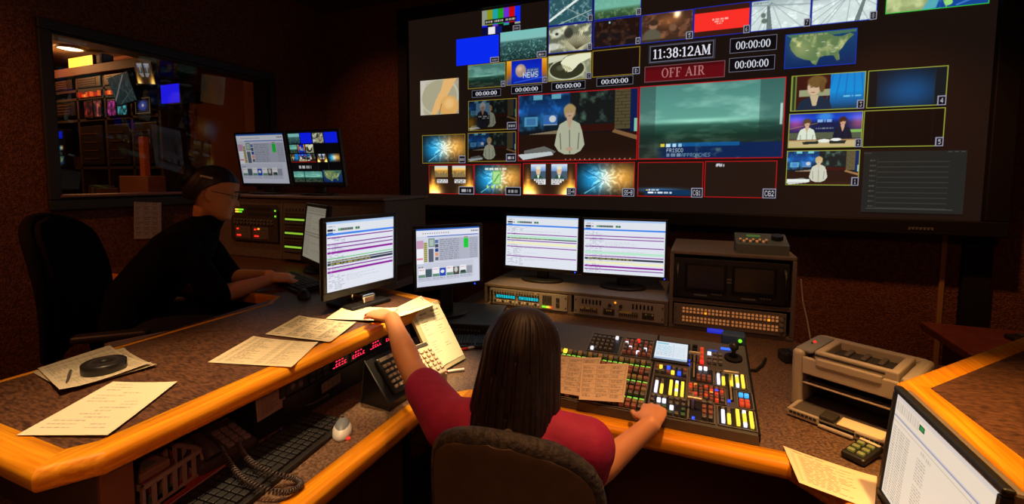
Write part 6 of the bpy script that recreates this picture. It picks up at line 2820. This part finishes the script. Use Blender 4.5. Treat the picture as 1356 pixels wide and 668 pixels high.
def make_person(label, loc, rz, spine, head_c, head_rot, sh, wr, hints, hand_dirs, palm_n, curls, seat_z, foot, shirt, trousers, sleeve, hair_fn, voxel=.006, extras=None, collar=False):
    """Seated figure facing local +y. spine: list of (y, z, half width, half depth); sh: shoulder half width, y, z; wr: wrist points left, right (local)."""
    t = thing('person', label, 'person', loc, (0, 0, rz))
    body, top, legs, shoes = MB(), MB(), MB(), MB()
    rings, rings2 = [], []
    for i, (y, z, w, d) in enumerate(spine):
        a, c = spine[max(i - 1, 0)], spine[min(i + 1, len(spine) - 1)]
        ax = Vector((0, c[0] - a[0], c[1] - a[1])).normalized()
        fy = ax.cross(EX) * -1
        if fy.y < 0:
            fy = -fy
        rings.append(((0, y, z), EX, fy, w, d))
        rings2.append(((0, y, z), EX, fy, w + .012, d + .012))
    loft(body, rings)
    loft(top, rings2[:-1] if not collar else rings2 + [((0, spine[-1][0] + .03, spine[-1][1] + .045), EX, EY, .068, .064)])
    hc = Vector(head_c)
    Hm = Matrix.Translation(hc) @ Euler(head_rot).to_matrix().to_4x4()
    ny, nz = spine[-1][0], spine[-1][1]
    nb = Hm @ Vector((0, -.018, -.075))
    caps(body, [(0, ny, nz - .04, .056), (0, ny + .3 * (nb.y - ny), nz + .02, .050), (*nb, .048)])
    add_head(body, Hm)
    elb = []
    for k, sx in enumerate((-1, 1)):
        S = Vector((sx * sh[0], sh[1], sh[2]))
        E_, W_ = elbow(S, wr[k], .265, .235, hints[k])
        elb.append((S, E_, W_))
        I = Vector((sx * sh[0] * .45, sh[1] - .005, sh[2] + .012))
        caps(body, [(*I, .05), (*S, .052), (*(S.lerp(E_, .5)), .044), (*E_, .037)])
        caps(body, [(*E_, .037), (*(E_.lerp(W_, .28)), .039), (*(E_.lerp(W_, .7)), .030), (*W_, .0255)])
        caps(top, [(*I, .064), (*S, .066), (*(S.lerp(E_, min(.5, sleeve * .5))), .060)])
        if sleeve < 1:
            e = S.lerp(E_, sleeve)
            caps(top, [(*(S.lerp(E_, sleeve * .5)), .060), (*e, .056)])
        else:
            caps(top, [(*(S.lerp(E_, .5)), .058), (*E_, .050), (*(E_.lerp(W_, sleeve - 1)), .043)])
        hand(body, W_, hand_dirs[k] if hand_dirs[k] is not None else (W_ - E_), palm_n[k], sx, curls[k])
    hy, hz_ = spine[0][0], spine[0][1]
    for k, sx in enumerate((-1, 1)):
        hip = (sx * .09, hy + .02, seat_z + .085)
        knee = (sx * foot[0], hy + .44, seat_z + .075)
        ank = (sx * foot[0], foot[1], foot[2] + .08)
        caps(body, [(*hip, .085), (*(Vector(hip).lerp(Vector(knee), .5)), .074), (*knee, .056)])
        caps(body, [(*knee, .056), (*(Vector(knee).lerp(Vector(ank), .3)), .056), (*ank, .037)])
        caps(legs, [(*hip, .097), (*(Vector(hip).lerp(Vector(knee), .5)), .086), (*knee, .068)])
        caps(legs, [(*knee, .068), (*(Vector(knee).lerp(Vector(ank), .35)), .066), (*(Vector(knee).lerp(Vector(ank), .93)), .056)])
        caps(body, [(*ank, .037), (ank[0], ank[1] + .06, foot[2] + .035, .034), (ank[0] * 1.03, ank[1] + .13, foot[2] + .026, .024)])
        shoes.sphere((ank[0], ank[1] + .05, foot[2] + .035), .05, DUM, s=(.92, 2.6, .82))
        shoes.span(ank[0] - .042, ank[0] + .042, ank[1] - .06, ank[1] + .16, foot[2], foot[2] + .02, DUM, .01)
    loft(legs, [((0, hy, seat_z + .02), EX, EY, .165, .115), ((0, hy, seat_z + .10), EX, EY, .175, .125), ((0, hy - .005, seat_z + .2), EX, EY, .15, .11)])
    o = fuse(body, 'body', M_SKIN, voxel, 5, .5, t)
    fuse(top, 'shirt', shirt, .008, 4, .5, t)
    fuse(legs, 'trousers', trousers, .010, 4, .5, t)
    fuse(shoes, 'shoes', M_SHOE, .008, 2, .5, t)
    b = MB()
    b.M = Hm
    for sx in (-1, 1):
        b.sphere((sx * .031, .0745, .006), .0115, M_EYE, u=16, v=12)
        b.sphere((sx * .031, .0815, .006), .0058, M_IRIS, u=12, v=8)
    b.build('eyes', t)
    b = MB()
    b.M = Hm
    for sx in (-1, 1):
        b.tube([(sx * .016, .094, .027), (sx * .032, .093, .032), (sx * .048, .083, .027)], .0028, M_HAIRK, 6)
    b.build('eyebrows', t)
    b = MB()
    b.M = Hm
    M_LIP = mat('lips', (.42, .13, .11), .45)
    b.tube([(-.019, .088, -.071), (-.008, .0955, -.0665), (0, .0958, -.068), (.008, .0955, -.0665), (.019, .088, -.071)], [.001, .003, .003, .003, .001], M_LIP, 8)
    b.tube([(-.018, .088, -.072), (0, .0945, -.0775), (.018, .088, -.072)], [.001, .0042, .001], M_LIP, 8)
    b.build('lips', t)
    hair_fn(t, Hm)
    if extras:
        extras(t, Hm)
    return t


def long_hair(t, Hm):
    """Long loose hair: skull cap flowing into a curtain down the back, in combed locks."""
    rng = np.random.default_rng(2)
    N, L = 220, 46
    ph = rng.random(40) * 6.28
    vs = []
    for j in range(L):
        v = j / (L - 1)
        for k in range(N):
            a = 2 * PI * k / N
            cs, sn = math.cos(a), math.sin(a)
            if v < .34:                       # over the skull
                q = v / .34
                el = (1 - q) * PI / 2
                rx, ry = .082 * max(0, math.cos(el)) ** .8, .106 * max(0, math.cos(el)) ** .8
                x, y, z = rx * cs, -.005 + ry * sn, .02 + .102 * math.sin(el)
            else:
                q = (v - .34) / .66
                w = .082 + .026 * min(1, q * 1.4) - .03 * max(0, q - .75) * 4 * (q > .75)
                dp = .106 - .03 * q
                x = w * cs
                y = -.005 + dp * sn - .055 * q
                z = .02 - .30 * q
                if sn > 0:                    # face side: hair hangs beside the cheeks and leaves the face open
                    open_ = max(0, 1 - abs(cs) * 1.15)
                    y = -.005 + dp * sn * (1 - min(1, open_ * 1.6) * .98) - .055 * q
                    y = min(y, .055 - .06 * q)
            lock = sum(math.sin(2 * PI * k / N * f + ph[i] + v * g_) for i, (f, g_) in enumerate(((17, 2.2), (31, -3), (53, 4), (9, 1.5), (83, -5)))) / 4
            r_ = 1 + .045 * lock * min(1, v * 2.2)
            vs.append((x * r_, y * r_, z - (.05 * abs(lock) * max(0, v - .8) / .2)))
    fs = []
    for j in range(L - 1):
        for k in range(N):
            fs.append([j * N + k, j * N + (k + 1) % N, (j + 1) * N + (k + 1) % N, (j + 1) * N + k])
    b = MB()
    b.M = Hm
    b.add(vs, fs, M_HAIRB, True)
    o = b.build('hair', t)
    sm = o.modifiers.new('thickness', 'SOLIDIFY')
    sm.thickness = .012
    b = MB()
    b.M = Hm
    b.tube([(-.075, .005, .085), (-.08, .035, .065), (-.088, .045, .04)], .004, M_LGREY, 8)
    b.build('hair_clip', t, 'pale hair clip')


def bun_hair(t, Hm):
    rng = np.random.default_rng(3)
    N, L = 120, 30
    vs = []
    for j in range(L):
        el = PI / 2 - (j / (L - 1)) * R(118)
        for k in range(N):
            a = 2 * PI * k / N
            cs, sn = math.cos(a), math.sin(a)
            # hairline: shallow at the forehead, deep at the nape
            lim = R(float(np.interp(sn, [-1, -.5, -.25, .05, .3, .7, 1], [-34, -26, 0, 16, 25, 30, 31])))
            e = max(el, lim)
            x = .088 * math.cos(e) * cs
            y = -.009 + .113 * math.cos(e) * sn
            z = .010 + .117 * math.sin(e)
            r_ = 1 + .012 * math.sin(k * .9 + j * .2)
            vs.append((x * r_, y * r_, z))
    fs = []
    for j in range(L - 1):
        for k in range(N):
            fs.append([j * N + k, j * N + (k + 1) % N, (j + 1) * N + (k + 1) % N, (j + 1) * N + k])
    b = MB()
    b.M = Hm
    b.add(vs, fs, M_HAIRK, True)
    b.sphere((0, -.105, .055), .046, M_HAIRK, s=(1.1, .85, 1), u=28, v=18)
    b.tube([(.0 + .04 * math.cos(a), -.105 - .02 + .0 * a, .055 + .036 * math.sin(a)) for a in [k * .45 for k in range(15)]], .014, M_HAIRK, 8)
    o = b.build('hair', t)
    b = MB()
    b.M = Hm
    b.box((.077, -.035, .068), (.006, .05, .010), mat('clip_pale', (.55, .5, .42), .4), .002, rot=(0, R(-22), 0))
    b.build('hair_clip', t, 'pale bar hair clip')


def glasses(t, Hm):
    b = MB()
    b.M = Hm
    for sx in (-1, 1):
        ring = [(sx * .032 + .021 * math.cos(a), .098 - .10 * abs(.021 * math.cos(a) * sx) * 0, .006 + .014 * math.sin(a)) for a in [2 * PI * k / 20 for k in range(21)]]
        b.tube(ring, .0013, M_BLACK, 6)
        b.tube([(sx * .053, .097, .01), (sx * .070, .06, .012), (sx * .076, -.005, .012)], .0014, M_BLACK, 6)
    b.tube([(-.011, .099, .009), (0, .103, .012), (.011, .099, .009)], .0013, M_BLACK, 6)
    b.build('glasses', t, 'thin dark glasses')


def to_local(loc, rz, p):
    return (Matrix.Translation(loc) @ Euler((0, 0, rz)).to_matrix().to_4x4()).inverted() @ Vector(p)


# director in the middle, back to the camera
DL, DR = (-.395, .985, 0), R(6)
wl = to_local(DL, DR, (-.97, 1.27, 1.025))
wrr = to_local(DL, DR, (-.108, 1.300, .806))
make_person('woman with long dark hair in a crimson shirt seated at the switcher, back to us', DL, DR,
            [(-.03, .43, .165, .115), (-.04, .50, .17, .12), (-.045, .60, .145, .105), (-.03, .70, .145, .105), (-.005, .80, .160, .108), (.015, .87, .155, .092), (.03, .915, .10, .07), (.04, .94, .06, .055)],
            (0.0, .070, 1.032), (R(-10), 0, R(-6)), (.172, .01, .872), (wl, wrr), ((.2, -.4, -1), (-.7, .0, -1)),
            (Vector((-.9, .42, .0)), Vector((.10, 1, .05))), ((.05, .1, -1), (0, 0, -1)), ((.12, .12, .14, .16), (.28, .26, .26, .3)), .40, (.13, .42, 0.0), M_SHIRT, M_JEANS, .62, long_hair)

# operator in the shade on the left
OL, ORZ = (-2.31, 1.20, 0), R(-44)
wl = to_local(OL, ORZ, (-1.96, 1.63, 1.008))
wrr = to_local(OL, ORZ, (-1.87, 1.56, 1.008))
make_person('woman in black with glasses and tied hair typing at the left counter', OL, ORZ,
            [(0, .80, .165, .115), (0, .87, .17, .12), (.05, .97, .145, .105), (.12, 1.06, .15, .105), (.20, 1.15, .165, .108), (.255, 1.21, .16, .092), (.285, 1.25, .10, .07), (.30, 1.275, .06, .055)],
            (0.02, .345, 1.415), (R(-14), 0, R(3)), (.175, .235, 1.205), (wl, wrr), ((-.6, -.2, -.8), (.6, -.3, -.8)),
            (Vector((.0, 1, -.12)), Vector((-.05, 1, -.12))), ((0, 0, -1), (0, 0, -1)), ((.3, .28, .28, .3), (.3, .28, .28, .3)), .72, (.12, .46, .30), M_BLKCLOTH, M_JEANS, 1.05, bun_hair, .0045, glasses, True)


# ------------------------------------------------------------------ chairs
def task_chair(label, loc, rz, seat_z, back_h, back_w, shell, rim, top_round=.5, arms=False, ring=False):
    t = thing('office_chair', label, 'chair', loc, (0, 0, rz))
    b = MB()
    b.box((0, .02, seat_z - .045), (.47, .46, .09), rim, .035, 4)
    b.build('seat', t)
    # backrest: curved shell with rounded top, cushion side towards +y
    NU, NV = 26, 30
    z0 = seat_z + .06
    def outline(v):        # half width by height
        w = back_w / 2 * (.86 + .14 * math.sin(PI * min(1, v * 1.1)))
        if v > .78:
            q = (v - .78) / .22
            w *= math.sqrt(max(0, 1 - (q * .995) ** 2.6))
        return w
    for nm, off, m, th in (('backrest', -.255, shell, .022), ('back_cushion', -.228, rim, .05)):
        vs = []
        for j in range(NV):
            v = j / (NV - 1)
            for i in range(NU):
                u = i / (NU - 1) * 2 - 1
                w = outline(v) * (1 if nm == 'backrest' else .99)
                x = u * w
                y = off + .055 * (x / (back_w / 2)) ** 2 - .05 * v + .06 * math.sin(v * PI) * .4
                vs.append((x, y, z0 + v * back_h))
        fs = []
        for j in range(NV - 1):
            for i in range(NU - 1):
                fs.append([j * NU + i, j * NU + i + 1, (j + 1) * NU + i + 1, (j + 1) * NU + i])
        b = MB()
        b.add(vs, fs, m, True)
        o = b.build(nm, t)
        s = o.modifiers.new('thickness', 'SOLIDIFY')
        s.thickness = th
        s.offset = 0
        bv = o.modifiers.new('round', 'BEVEL')
        bv.width = th * .35
        bv.segments = 3
        bv.limit_method = 'ANGLE'
    pts = []
    for k in range(47):
        s_ = k / 46
        if s_ < .42:
            v = s_ / .42 * .93
            x = -outline(v)
        elif s_ > .58:
            v = (1 - s_) / .42 * .93
            x = outline(v)
        else:
            q = (s_ - .42) / .16 * 2 - 1
            x = outline(.93) * q
            v = .93 + .07 * (1 - abs(q) ** 2.4)
        y = -.243 + .055 * (x / (back_w / 2)) ** 2 - .05 * v + .06 * math.sin(v * PI) * .4
        pts.append((x, y, z0 + v * back_h))
    b = MB()
    b.tube(pts, .021, rim, 12)
    b.build('back_rim', t, 'thick dark edge roll')
    b = MB()
    b.tube([(0, -.05, seat_z - .1), (0, -.25, seat_z - .08), (0, -.285, seat_z + .02), (0, -.275, seat_z + .2)], .022, M_BLACK, 10)
    b.build('back_support', t)
    b = MB()
    b.cyl((0, 0, .09), (0, 0, seat_z - .09), .028, M_BLACK)
    b.cyl((0, 0, .09), (0, 0, .20), .04, M_BLACK)
    b.box((0, 0, seat_z - .105), (.18, .22, .03), M_BLACK, .008)
    b.build('gas_column', t)
    if ring:
        b = MB()
        b.tube([(.21 * math.cos(a), .21 * math.sin(a), .28) for a in [2 * PI * k / 32 for k in range(33)]], .012, M_METAL, 8, False)
        for k in range(3):
            a = 2 * PI * k / 3
            b.tube([(.03 * math.cos(a), .03 * math.sin(a), .28), (.21 * math.cos(a), .21 * math.sin(a), .28)], .009, M_METAL)
        b.build('foot_ring', t)
    for k in range(5):
        a = 2 * PI * k / 5 + .3
        b = MB()
        e = (.28 * math.cos(a), .28 * math.sin(a))
        b.tube([(.02 * math.cos(a), .02 * math.sin(a), .10), (e[0], e[1], .075)], [.026, .016], M_BLACK, 10)
        g = b.build('base_leg', t)
        b = MB()
        for sd in (-1, 1):
            nx, ny = -math.sin(a) * .014 * sd, math.cos(a) * .014 * sd
            b.cyl((e[0] + nx - math.sin(a) * .008 * sd, e[1] + ny + math.cos(a) * .008 * sd, .03), (e[0] + nx, e[1] + ny, .03), .03, M_CHAR, n=18)
        b.cyl((e[0], e[1], .03), (e[0], e[1], .075), .008, M_BLACK, n=10)
        b.build('caster', g)
    if arms:
        for sx in (-1, 1):
            b = MB()
            b.tube([(sx * .22, .0, seat_z - .08), (sx * .275, .0, seat_z - .02), (sx * .28, .02, seat_z + .14)], .014, M_BLACK, 10)
            b.box((sx * .28, .02, seat_z + .155), (.06, .24, .03), M_CHAR, .012, 3)
            b.build('armrest', t)
    return t


M_CHSHELL = mat('chair_shell_brown', (0.13, 0.085, 0.055), .55, noise=(25, (0.15, 0.10, 0.065), 3))
M_CHRIM = mat('chair_rim_black', (0.035, 0.03, 0.025), .6, noise=(70, (0.08, 0.065, 0.05), 4), bump=(90, .6))
task_chair('swivel chair with rounded brown back and black edge roll behind the crimson shirt', (-.362, 1.08, 0), R(4), .40, .52, .37, M_CHSHELL, M_CHRIM)
M_CHBLK = mat('chair_black_fabric', (0.008, 0.006, 0.005), .9, bump=(80, .4), spec=.1)
task_chair('tall black swivel chair in the shade behind the woman in black', (-2.30, 1.215, 0), R(-46), .72, .54, .50, M_CHBLK, M_CHBLK, arms=True, ring=True)

# files standing on a low stand beside the operator
ls = thing('file_stand', 'low dark stand behind the left counter holding a row of files', 'stand', (-1.80, .98, 0), (0, 0, R(-20)))
b = MB()
b.span(-.10, .10, -.12, .12, .74, .76, M_PANEL, .003)
b.build('stand_top', ls)
for sx in (-1, 1):
    for sy in (-1, 1):
        b = MB()
        b.span(sx * .085 - .012, sx * .085 + .012, sy * .10 - .012, sy * .10 + .012, 0, .74, M_PANEL)
        b.build('leg', ls)
SH = [(.34, .26, .18), (.30, .22, .15), (.36, .29, .2), (.26, .2, .14)]
for k in range(7):
    b = MB()
    b.box((0, 0, .075), (.014, .20, .15), mat('file_%d' % (k % 4), SH[k % 4], .7), .002)
    b.box((0, .004, .0765), (.009, .19, .15), M_LGREY)
    o = b.build('file', loc=Vector((-1.80, .98, .762)) + Euler((0, 0, R(-20))).to_matrix() @ Vector((-.08 + .022 * k, 0, 0)), rot=(0, R(6), R(-20)))
    tag(o, 'thin tan file standing upright in the row on the low stand behind the counter', 'file', 'files standing behind the counter')

# ------------------------------------------------------------------ what stands in the room behind the window
YF = 3.30
sh = thing('equipment_rack', 'tall dark equipment rack wall with shelves seen through the left window', 'rack', (0, YF, 0))
b = MB()
for x0 in (-7.86, -7.12, -6.56, -6.06, -5.56):
    b.span(x0 - .02, x0 + .02, .0, .30, 0, 2.72, M_ODARK)
b.span(-7.88, -5.54, .28, .30, 0, 2.72, M_ODARK)
for z in (.72, 1.2, 1.58, 2.16, 2.42, 2.52):
    b.span(-7.86, -5.56, .0, .30, z, z + .03, M_ODARK)
b.build('frame', sh)
b = MB()
b.span(-7.95, -5.45, -.06, .31, 2.70, 2.80, mat('shelf_top_wood', (.11, .045, .024), .6), .005)
b.build('top_shelf', sh)
for k, (x0, x1, z0, z1, c) in enumerate(((-7.82, -7.16, 2.24, 2.40, None), (-7.09, -6.60, 2.56, 2.68, None), (-6.53, -6.1, 2.56, 2.68, None), (-7.82, -7.2, 2.56, 2.68, None), (-7.08, -6.62, 1.64, 2.1, None), (-6.52, -6.1, 1.64, 2.1, None), (-6.02, -5.6, 1.64, 2.1, None))):
    b = MB()
    b.span(x0, x1, -.01, .2, z0, z1, mat('far_unit', (.022, .012, .009), .5), .004)
    for j in range(4):
        z = z0 + (z1 - z0) * (j + .6) / 4.6
        b.span(x0 + .04, x1 - .1, -.016, -.01, z, z + .012, mat('far_slot', (.10, .05, .03), .5))
    b.build('rack_module', sh)
for lab, x0, x1 in (('row of orange lit keys', -7.06, -6.62), ('row of orange lit keys', -6.5, -6.12)):
    b = MB()
    r = random.Random(int(x0 * 10))
    for k in range(11):
        xx = x0 + (x1 - x0) * k / 11
        b.span(xx, xx + .028, -.02, .0, 2.45, 2.475 + r.random() * .04, [glow('far_orange', (220, 80, 24), 1.0), glow('far_red', (170, 30, 16), .9), glow('far_amber', (240, 130, 50), 1.0)][r.randrange(3)])
    b.span(x0, x1, .0, .05, 2.45, 2.52, M_ODARK)
    b.build('lit_key_row', sh, lab)
FS = [(-6.87, .16, 2.205, .18, (150, 40, 30), 0), (-6.68, .14, 2.205, .18, (190, 90, 80), 1), (-6.40, .15, 2.205, .17, (210, 60, 160), 2), (-6.20, .17, 2.205, .17, (60, 180, 190), 3), (-5.82, .26, 2.2, .17, (30, 24, 50), 4)]
for xc, w_, z0, h_, c, k in FS:
    p = Pic(60, 50, tuple(.3 * v for v in c))
    n = vnoise(50, 60, 4, 3, 200 + k)
    p.addc(np.clip(n - .3, 0, 1) * 1.4, c)
    if k == 4:
        p.ell(.5, .5, .3, .3, (60, 80, 190), .8, .5)
        p.ell(.52, .48, .08, .1, (220, 200, 190), .9, .5)
        p.border((150, 110, 40), .03)
    p.a *= .8
    t = thing('small_monitor', 'small %s rack monitor seen through the left window' % ['dark red', 'pale red', 'pink', 'cyan', 'dark blue gold-edged'][k], 'monitor', (xc, YF - .02, z0 - .014))
    b = MB()
    b.span(-w_ / 2 - .014, w_ / 2 + .014, .004, .2, .0, h_ + .03, M_BLACK, .004)
    b.build('housing', t)
    picture('screen', p, w_, h_, PM_SCREEN, t, Matrix.Translation((0, .002, h_ / 2 + .014)))
t = thing('wide_monitor', 'wall monitor showing plain blue seen through the left window', 'monitor', (-5.365, YF, 2.27))
b = MB()
b.span(-.175, .175, .004, .05, -.0, .24, M_BLACK, .006)
b.span(-.05, .05, .05, .32, .06, .18, M_BLACK)
b.build('housing', t)
picture('screen', Pic(30, 22, (30, 24, 225)), .31, .20, PM_SCREEN, t, Matrix.Translation((0, .002, .12)))
t = thing('multiview_monitor', 'monitor with a grid of small pictures at the lower left of the window', 'monitor', (-7.48, YF - .10, 1.61))
b = MB()
b.span(-.22, .22, .004, .09, -.0, .46, M_BLACK, .006)
b.build('housing', t)
p = pic_multiview(150, 150)
p.rect(.02, .76, .25, .97, (40, 150, 60))
p.rect(.1, .76, .16, .97, (190, 30, 60))
p.a *= .7
picture('screen', p, .40, .42, PM_SCREEN, t, Matrix.Translation((0, .002, .23)))
# pictures of pale relief: tilted glass panels hung from the shelf
for lab, x0, zc, w_, h_, pf, ry in (('tilted dark green picture screen hanging beside the blue monitor', -5.99, 2.46, .36, .30, pic_highway, -.12), ('tilted screen with colourful patches above the blue monitor', -5.58, 2.60, .30, .22, pic_fire, .1)):
    t = thing('hanging_monitor', lab, 'monitor', (x0, YF - .12, zc), (R(12), ry, 0))
    b = MB()
    b.span(-w_ / 2 - .01, w_ / 2 + .01, .004, .05, -h_ / 2 - .01, h_ / 2 + .01, M_BLACK, .005)
    b.build('housing', t)
    p = pf(int(w_ * 300), int(h_ * 300)) if pf is not pic_fire else pf(int(w_ * 300), int(h_ * 300), False)
    p.a *= .42 if pf is pic_highway else .6
    picture('screen', p, w_, h_, PM_SCREEN, t, Matrix.Translation((0, .002, 0)))
    b = MB()
    b.cyl((0, .05, 0), (0, .13, 0), .02, M_BLACK)
    b.build('bracket', t)
# glowing sign box on top of the shelf, ceiling lamp
t = thing('light_box', 'glowing yellow light box on top of the rack wall behind the window', 'lamp', (-6.98, YF + .05, 2.80))
b = MB()
b.span(-.26, .26, -.06, .06, 0, .135, M_ODARK, .004)
b.build('housing', t)
b = MB()
b.span(-.245, .245, -.066, -.058, .008, .127, glow('light_box_glow', (255, 186, 60), 2.2))
b.build('lit_panel', t, 'yellow lit front')
b = MB()
b.box((0, 0, .07), (.12, .14, .14), M_ODARK, .03)
tag(b.build('loudspeaker', loc=(-6.6, YF + .05, 2.80)), 'small dark rounded box beside the glowing yellow light box', 'speaker')
t = thing('ceiling_lamp', 'round white ceiling lamp in the room behind the window', 'lamp', (-6.88, 3.15, 3.0))
b = MB()
b.lathe([(.14, 0), (.14, -.02), (.12, -.03), (.115, -.02)], M_LGREY, 28)
b.build('rim', t)
b = MB()
b.lathe([(.115, -.018), (.08, -.028), (0.001, -.032)], glow('lamp_disc', (255, 225, 180), 5.0), 28)
b.build('diffuser', t, 'lit disc')
# poster, post, box and desk
p = Pic(40, 44, (140, 60, 20))
p.ell(.5, .5, .3, .3, (170, 100, 20), 1, .3)
p.ell(.5, .5, .12, .12, (120, 50, 20), 1, .4)
o = picture('poster', p, .28, .25, PM_PAPER)
sm = o.modifiers.new('thickness', 'SOLIDIFY')
sm.thickness = .004
o.location = (-5.56, 3.61, 2.145)
tag(o, 'orange square poster with a round emblem on the wall behind the window', 'poster')
o = picture('notice', pic_sheet(60, 60, 'dense', (120, 112, 100), 51), .46, .38, PM_PAPER)
sm = o.modifiers.new('thickness', 'SOLIDIFY')
sm.thickness = .003
o.location = (-5.46, 3.60, 1.74)
o.rotation_euler = (0, R(6), 0)
tag(o, 'large grey printed sheet on the wall behind the window, above the operator head', 'notice')
fd = thing('far_desk', 'orange brown desk along the rack wall just behind the window', 'desk', (0, 2.8, 0))
b = MB()
b.span(-8.0, -5.35, 0, .55, 1.20, 1.24, mat('far_desk_wood', (.42, .19, .08), .5), .005)
b.build('tabletop', fd)
for x in (-7.9, -6.7, -5.45):
    b = MB()
    b.span(x, x + .05, .05, .5, 0, 1.20, M_ODARK)
    b.build('leg_panel', fd)
b = MB()
b.box((0, 0, .13), (.50, .18, .26), mat('carton_orange', (.45, .20, .09), .7), .006)
tag(b.build('carton', loc=(-5.66, 3.15, 1.24)), 'orange brown carton on the desk behind the window', 'box')
b = MB()
b.span(-.04, .04, -.03, .03, 0, .42, mat('post_orange', (.75, .22, .07), .5), .006)
tag(b.build('orange_post', loc=(-5.60, 3.15, 1.50)), 'upright orange strip standing on the orange brown carton', 'post')
for k, (c, h_) in enumerate((((.06, .09, .16), .15), ((.25, .2, .1), .13), ((.08, .14, .2), .14), ((.2, .1, .06), .12))):
    b = MB()
    b.box((0, 0, h_ / 2), (.045, .18, h_), mat('far_book_%d' % k, c, .6), .003)
    b.box((0, .006, h_ / 2 + .001), (.036, .17, h_), M_LGREY)
    tag(b.build('book', loc=(-6.42 + .055 * k, 3.12, 1.24)), '%s spined book standing on the desk behind the window' % ['dark blue', 'olive', 'teal', 'brown'][k], 'book')
b = MB()
b.span(-.09, .09, -.02, .02, 0, .95, mat('pale_panel', (.55, .25, .12), .7), .006)
tag(b.build('door_casing', loc=(-4.48, 3.58, 1.60)), 'pale upright panel on the far wall near the right end of the window', 'panel')


# ------------------------------------------------------------------ light
def spot(name, loc, target, power, color, ang, blend=.6, size=.04):
    l = bpy.data.lights.new(name, 'SPOT')
    l.energy = power
    l.color = color
    l.spot_size = R(ang)
    l.spot_blend = blend
    l.shadow_soft_size = size
    o = bpy.data.objects.new(name, l)
    COL.objects.link(o)
    o.location = loc
    d = Vector(target) - Vector(loc)
    o.rotation_euler = d.to_track_quat('-Z', 'Y').to_euler()
    return o


def point(name, loc, power, color, size=.1):
    l = bpy.data.lights.new(name, 'POINT')
    l.energy = power
    l.color = color
    l.shadow_soft_size = size
    o = bpy.data.objects.new(name, l)
    COL.objects.link(o)
    o.location = loc
    return o


WARM = (1.0, .62, .28)
ORG = (1.0, .50, .20)
spot('downlight_near_counter', (-1.05, .42, 2.85), (-1.12, .58, .965), 190, (1.0, .67, .35), 38, .95)
spot('downlight_mid_counter', (-1.15, 1.00, 2.85), (-1.18, 1.04, .965), 62, WARM, 32, .9)
spot('downlight_far_counter', (-1.0, 1.45, 2.85), (-1.06, 1.43, .965), 400, (1.0, .70, .36), 21, .95)
spot('downlight_document', (-.70, 1.45, 2.85), (-.92, 1.46, .87), 95, (1.0, .72, .36), 16, .9)
spot('downlight_right_counter', (.75, 1.00, 2.85), (.66, 1.08, .965), 260, (1.0, .52, .14), 44, .9)
spot('downlight_desk', (.15, 1.05, 2.85), (.05, 1.45, .74), 150, ORG, 46, .95)
spot('downlight_rack', (-.92, 1.72, 2.4), (-.90, 2.42, .84), 150, (1.0, .58, .2), 22, .95)
spot('downlight_cabinets', (.05, 1.6, 2.85), (-.05, 2.5, .95), 45, (1.0, .5, .22), 50, .95)
spot('added_director_fill', (-.45, 1.45, 2.85), (-.48, 1.10, .9), 50, (1.0, .46, .18), 40, .95)  # unseen lamp added to brighten the director's arms and shirt
spot('added_chair_fill', (-.2, -.1, 2.85), (-.36, .85, .7), 42, (1.0, .45, .18), 22, .95)  # added lamp without a visible fixture, lightens the chair back
spot('added_niche_fill', (.35, -.35, 1.78), (-1.2, .72, .78), 20, (1.0, .32, .18), 22, .95)  # added in mid-air to imitate room light reaching the niche from behind
spot('added_corner_fill', (-2.3, 2.1, 2.85), (-2.5, 3.25, 1.6), 16, (1.0, .34, .14), 70, .95)  # weak red lamp added only to lift the dark wall corner
spot('downlight_wall', (.75, 2.30, 2.85), (1.15, 3.2, .8), 75, (1.0, .34, .11), 66, .95)
spot('downlight_left_wall', (-2.45, -.2, 2.85), (-3.1, .6, 1.3), 62, (1.0, .30, .10), 90, .9)
spot('downlight_operator', (-2.1, 1.35, 2.85), (-2.35, 2.12, 1.12), 16, (1.0, .5, .22), 50, .95)
spot('downlight_far_room', (-7.25, 2.8, 2.9), (-7.0, 3.4, 2.4), 26, (1.0, .42, .14), 150, .8)
point('far_room_fill', (-5.2, 2.5, 1.95), 2.6, (1.0, .36, .12), .2)
al = bpy.data.lights.new('added_rear_fill', 'AREA')  # soft fill added behind the camera in place of bounced light
al.energy = 9
al.color = (1.0, .40, .20)
al.shape = 'RECTANGLE'
al.size = 1.2
al.size_y = .6
ao = bpy.data.objects.new('added_rear_fill', al)
COL.objects.link(ao)
ao.location = (.5, -.8, 2.85)
ao.rotation_euler = (Vector((-.8, 1.2, .5)) - Vector(ao.location)).to_track_quat('-Z', 'Y').to_euler()

GROUPS = {'monitor': 'computer monitors', 'counter': 'raised laminate counters', 'paper_sheet': 'loose paper sheets', 'keyboard': 'computer keyboards', 'mouse': 'computer mice', 'keypad': 'telephone keypads',
          'equipment_cabinet': 'equipment cabinets', 'marker': 'red and white markers', 'folder': 'folders below the counter', 'office_chair': 'swivel chairs', 'small_monitor': 'small rack monitors behind the window',
          'hanging_monitor': 'hanging screens behind the window', 'book': 'books behind the window', 'notice': 'pinned notices', 'person': 'seated women'}
for o in SC.objects:
    base = o.name.split('.')[0]
    if o.parent is None and base in GROUPS and 'category' in o and 'group' not in o:
        o['group'] = GROUPS[base]

wd = bpy.data.worlds.new('room_glow')
SC.world = wd
wd.use_nodes = True
bg = wd.node_tree.nodes['Background']
bg.inputs['Color'].default_value = (.30, .12, .06, 1)
bg.inputs['Strength'].default_value = .0
SC.view_settings.view_transform = 'Standard'
SC.view_settings.look = 'None'
SC.view_settings.exposure = 0
SC.view_settings.gamma = 1
SC.view_settings.use_curve_mapping = False
SC.cycles.max_bounces = 6
SC.cycles.use_denoising = True
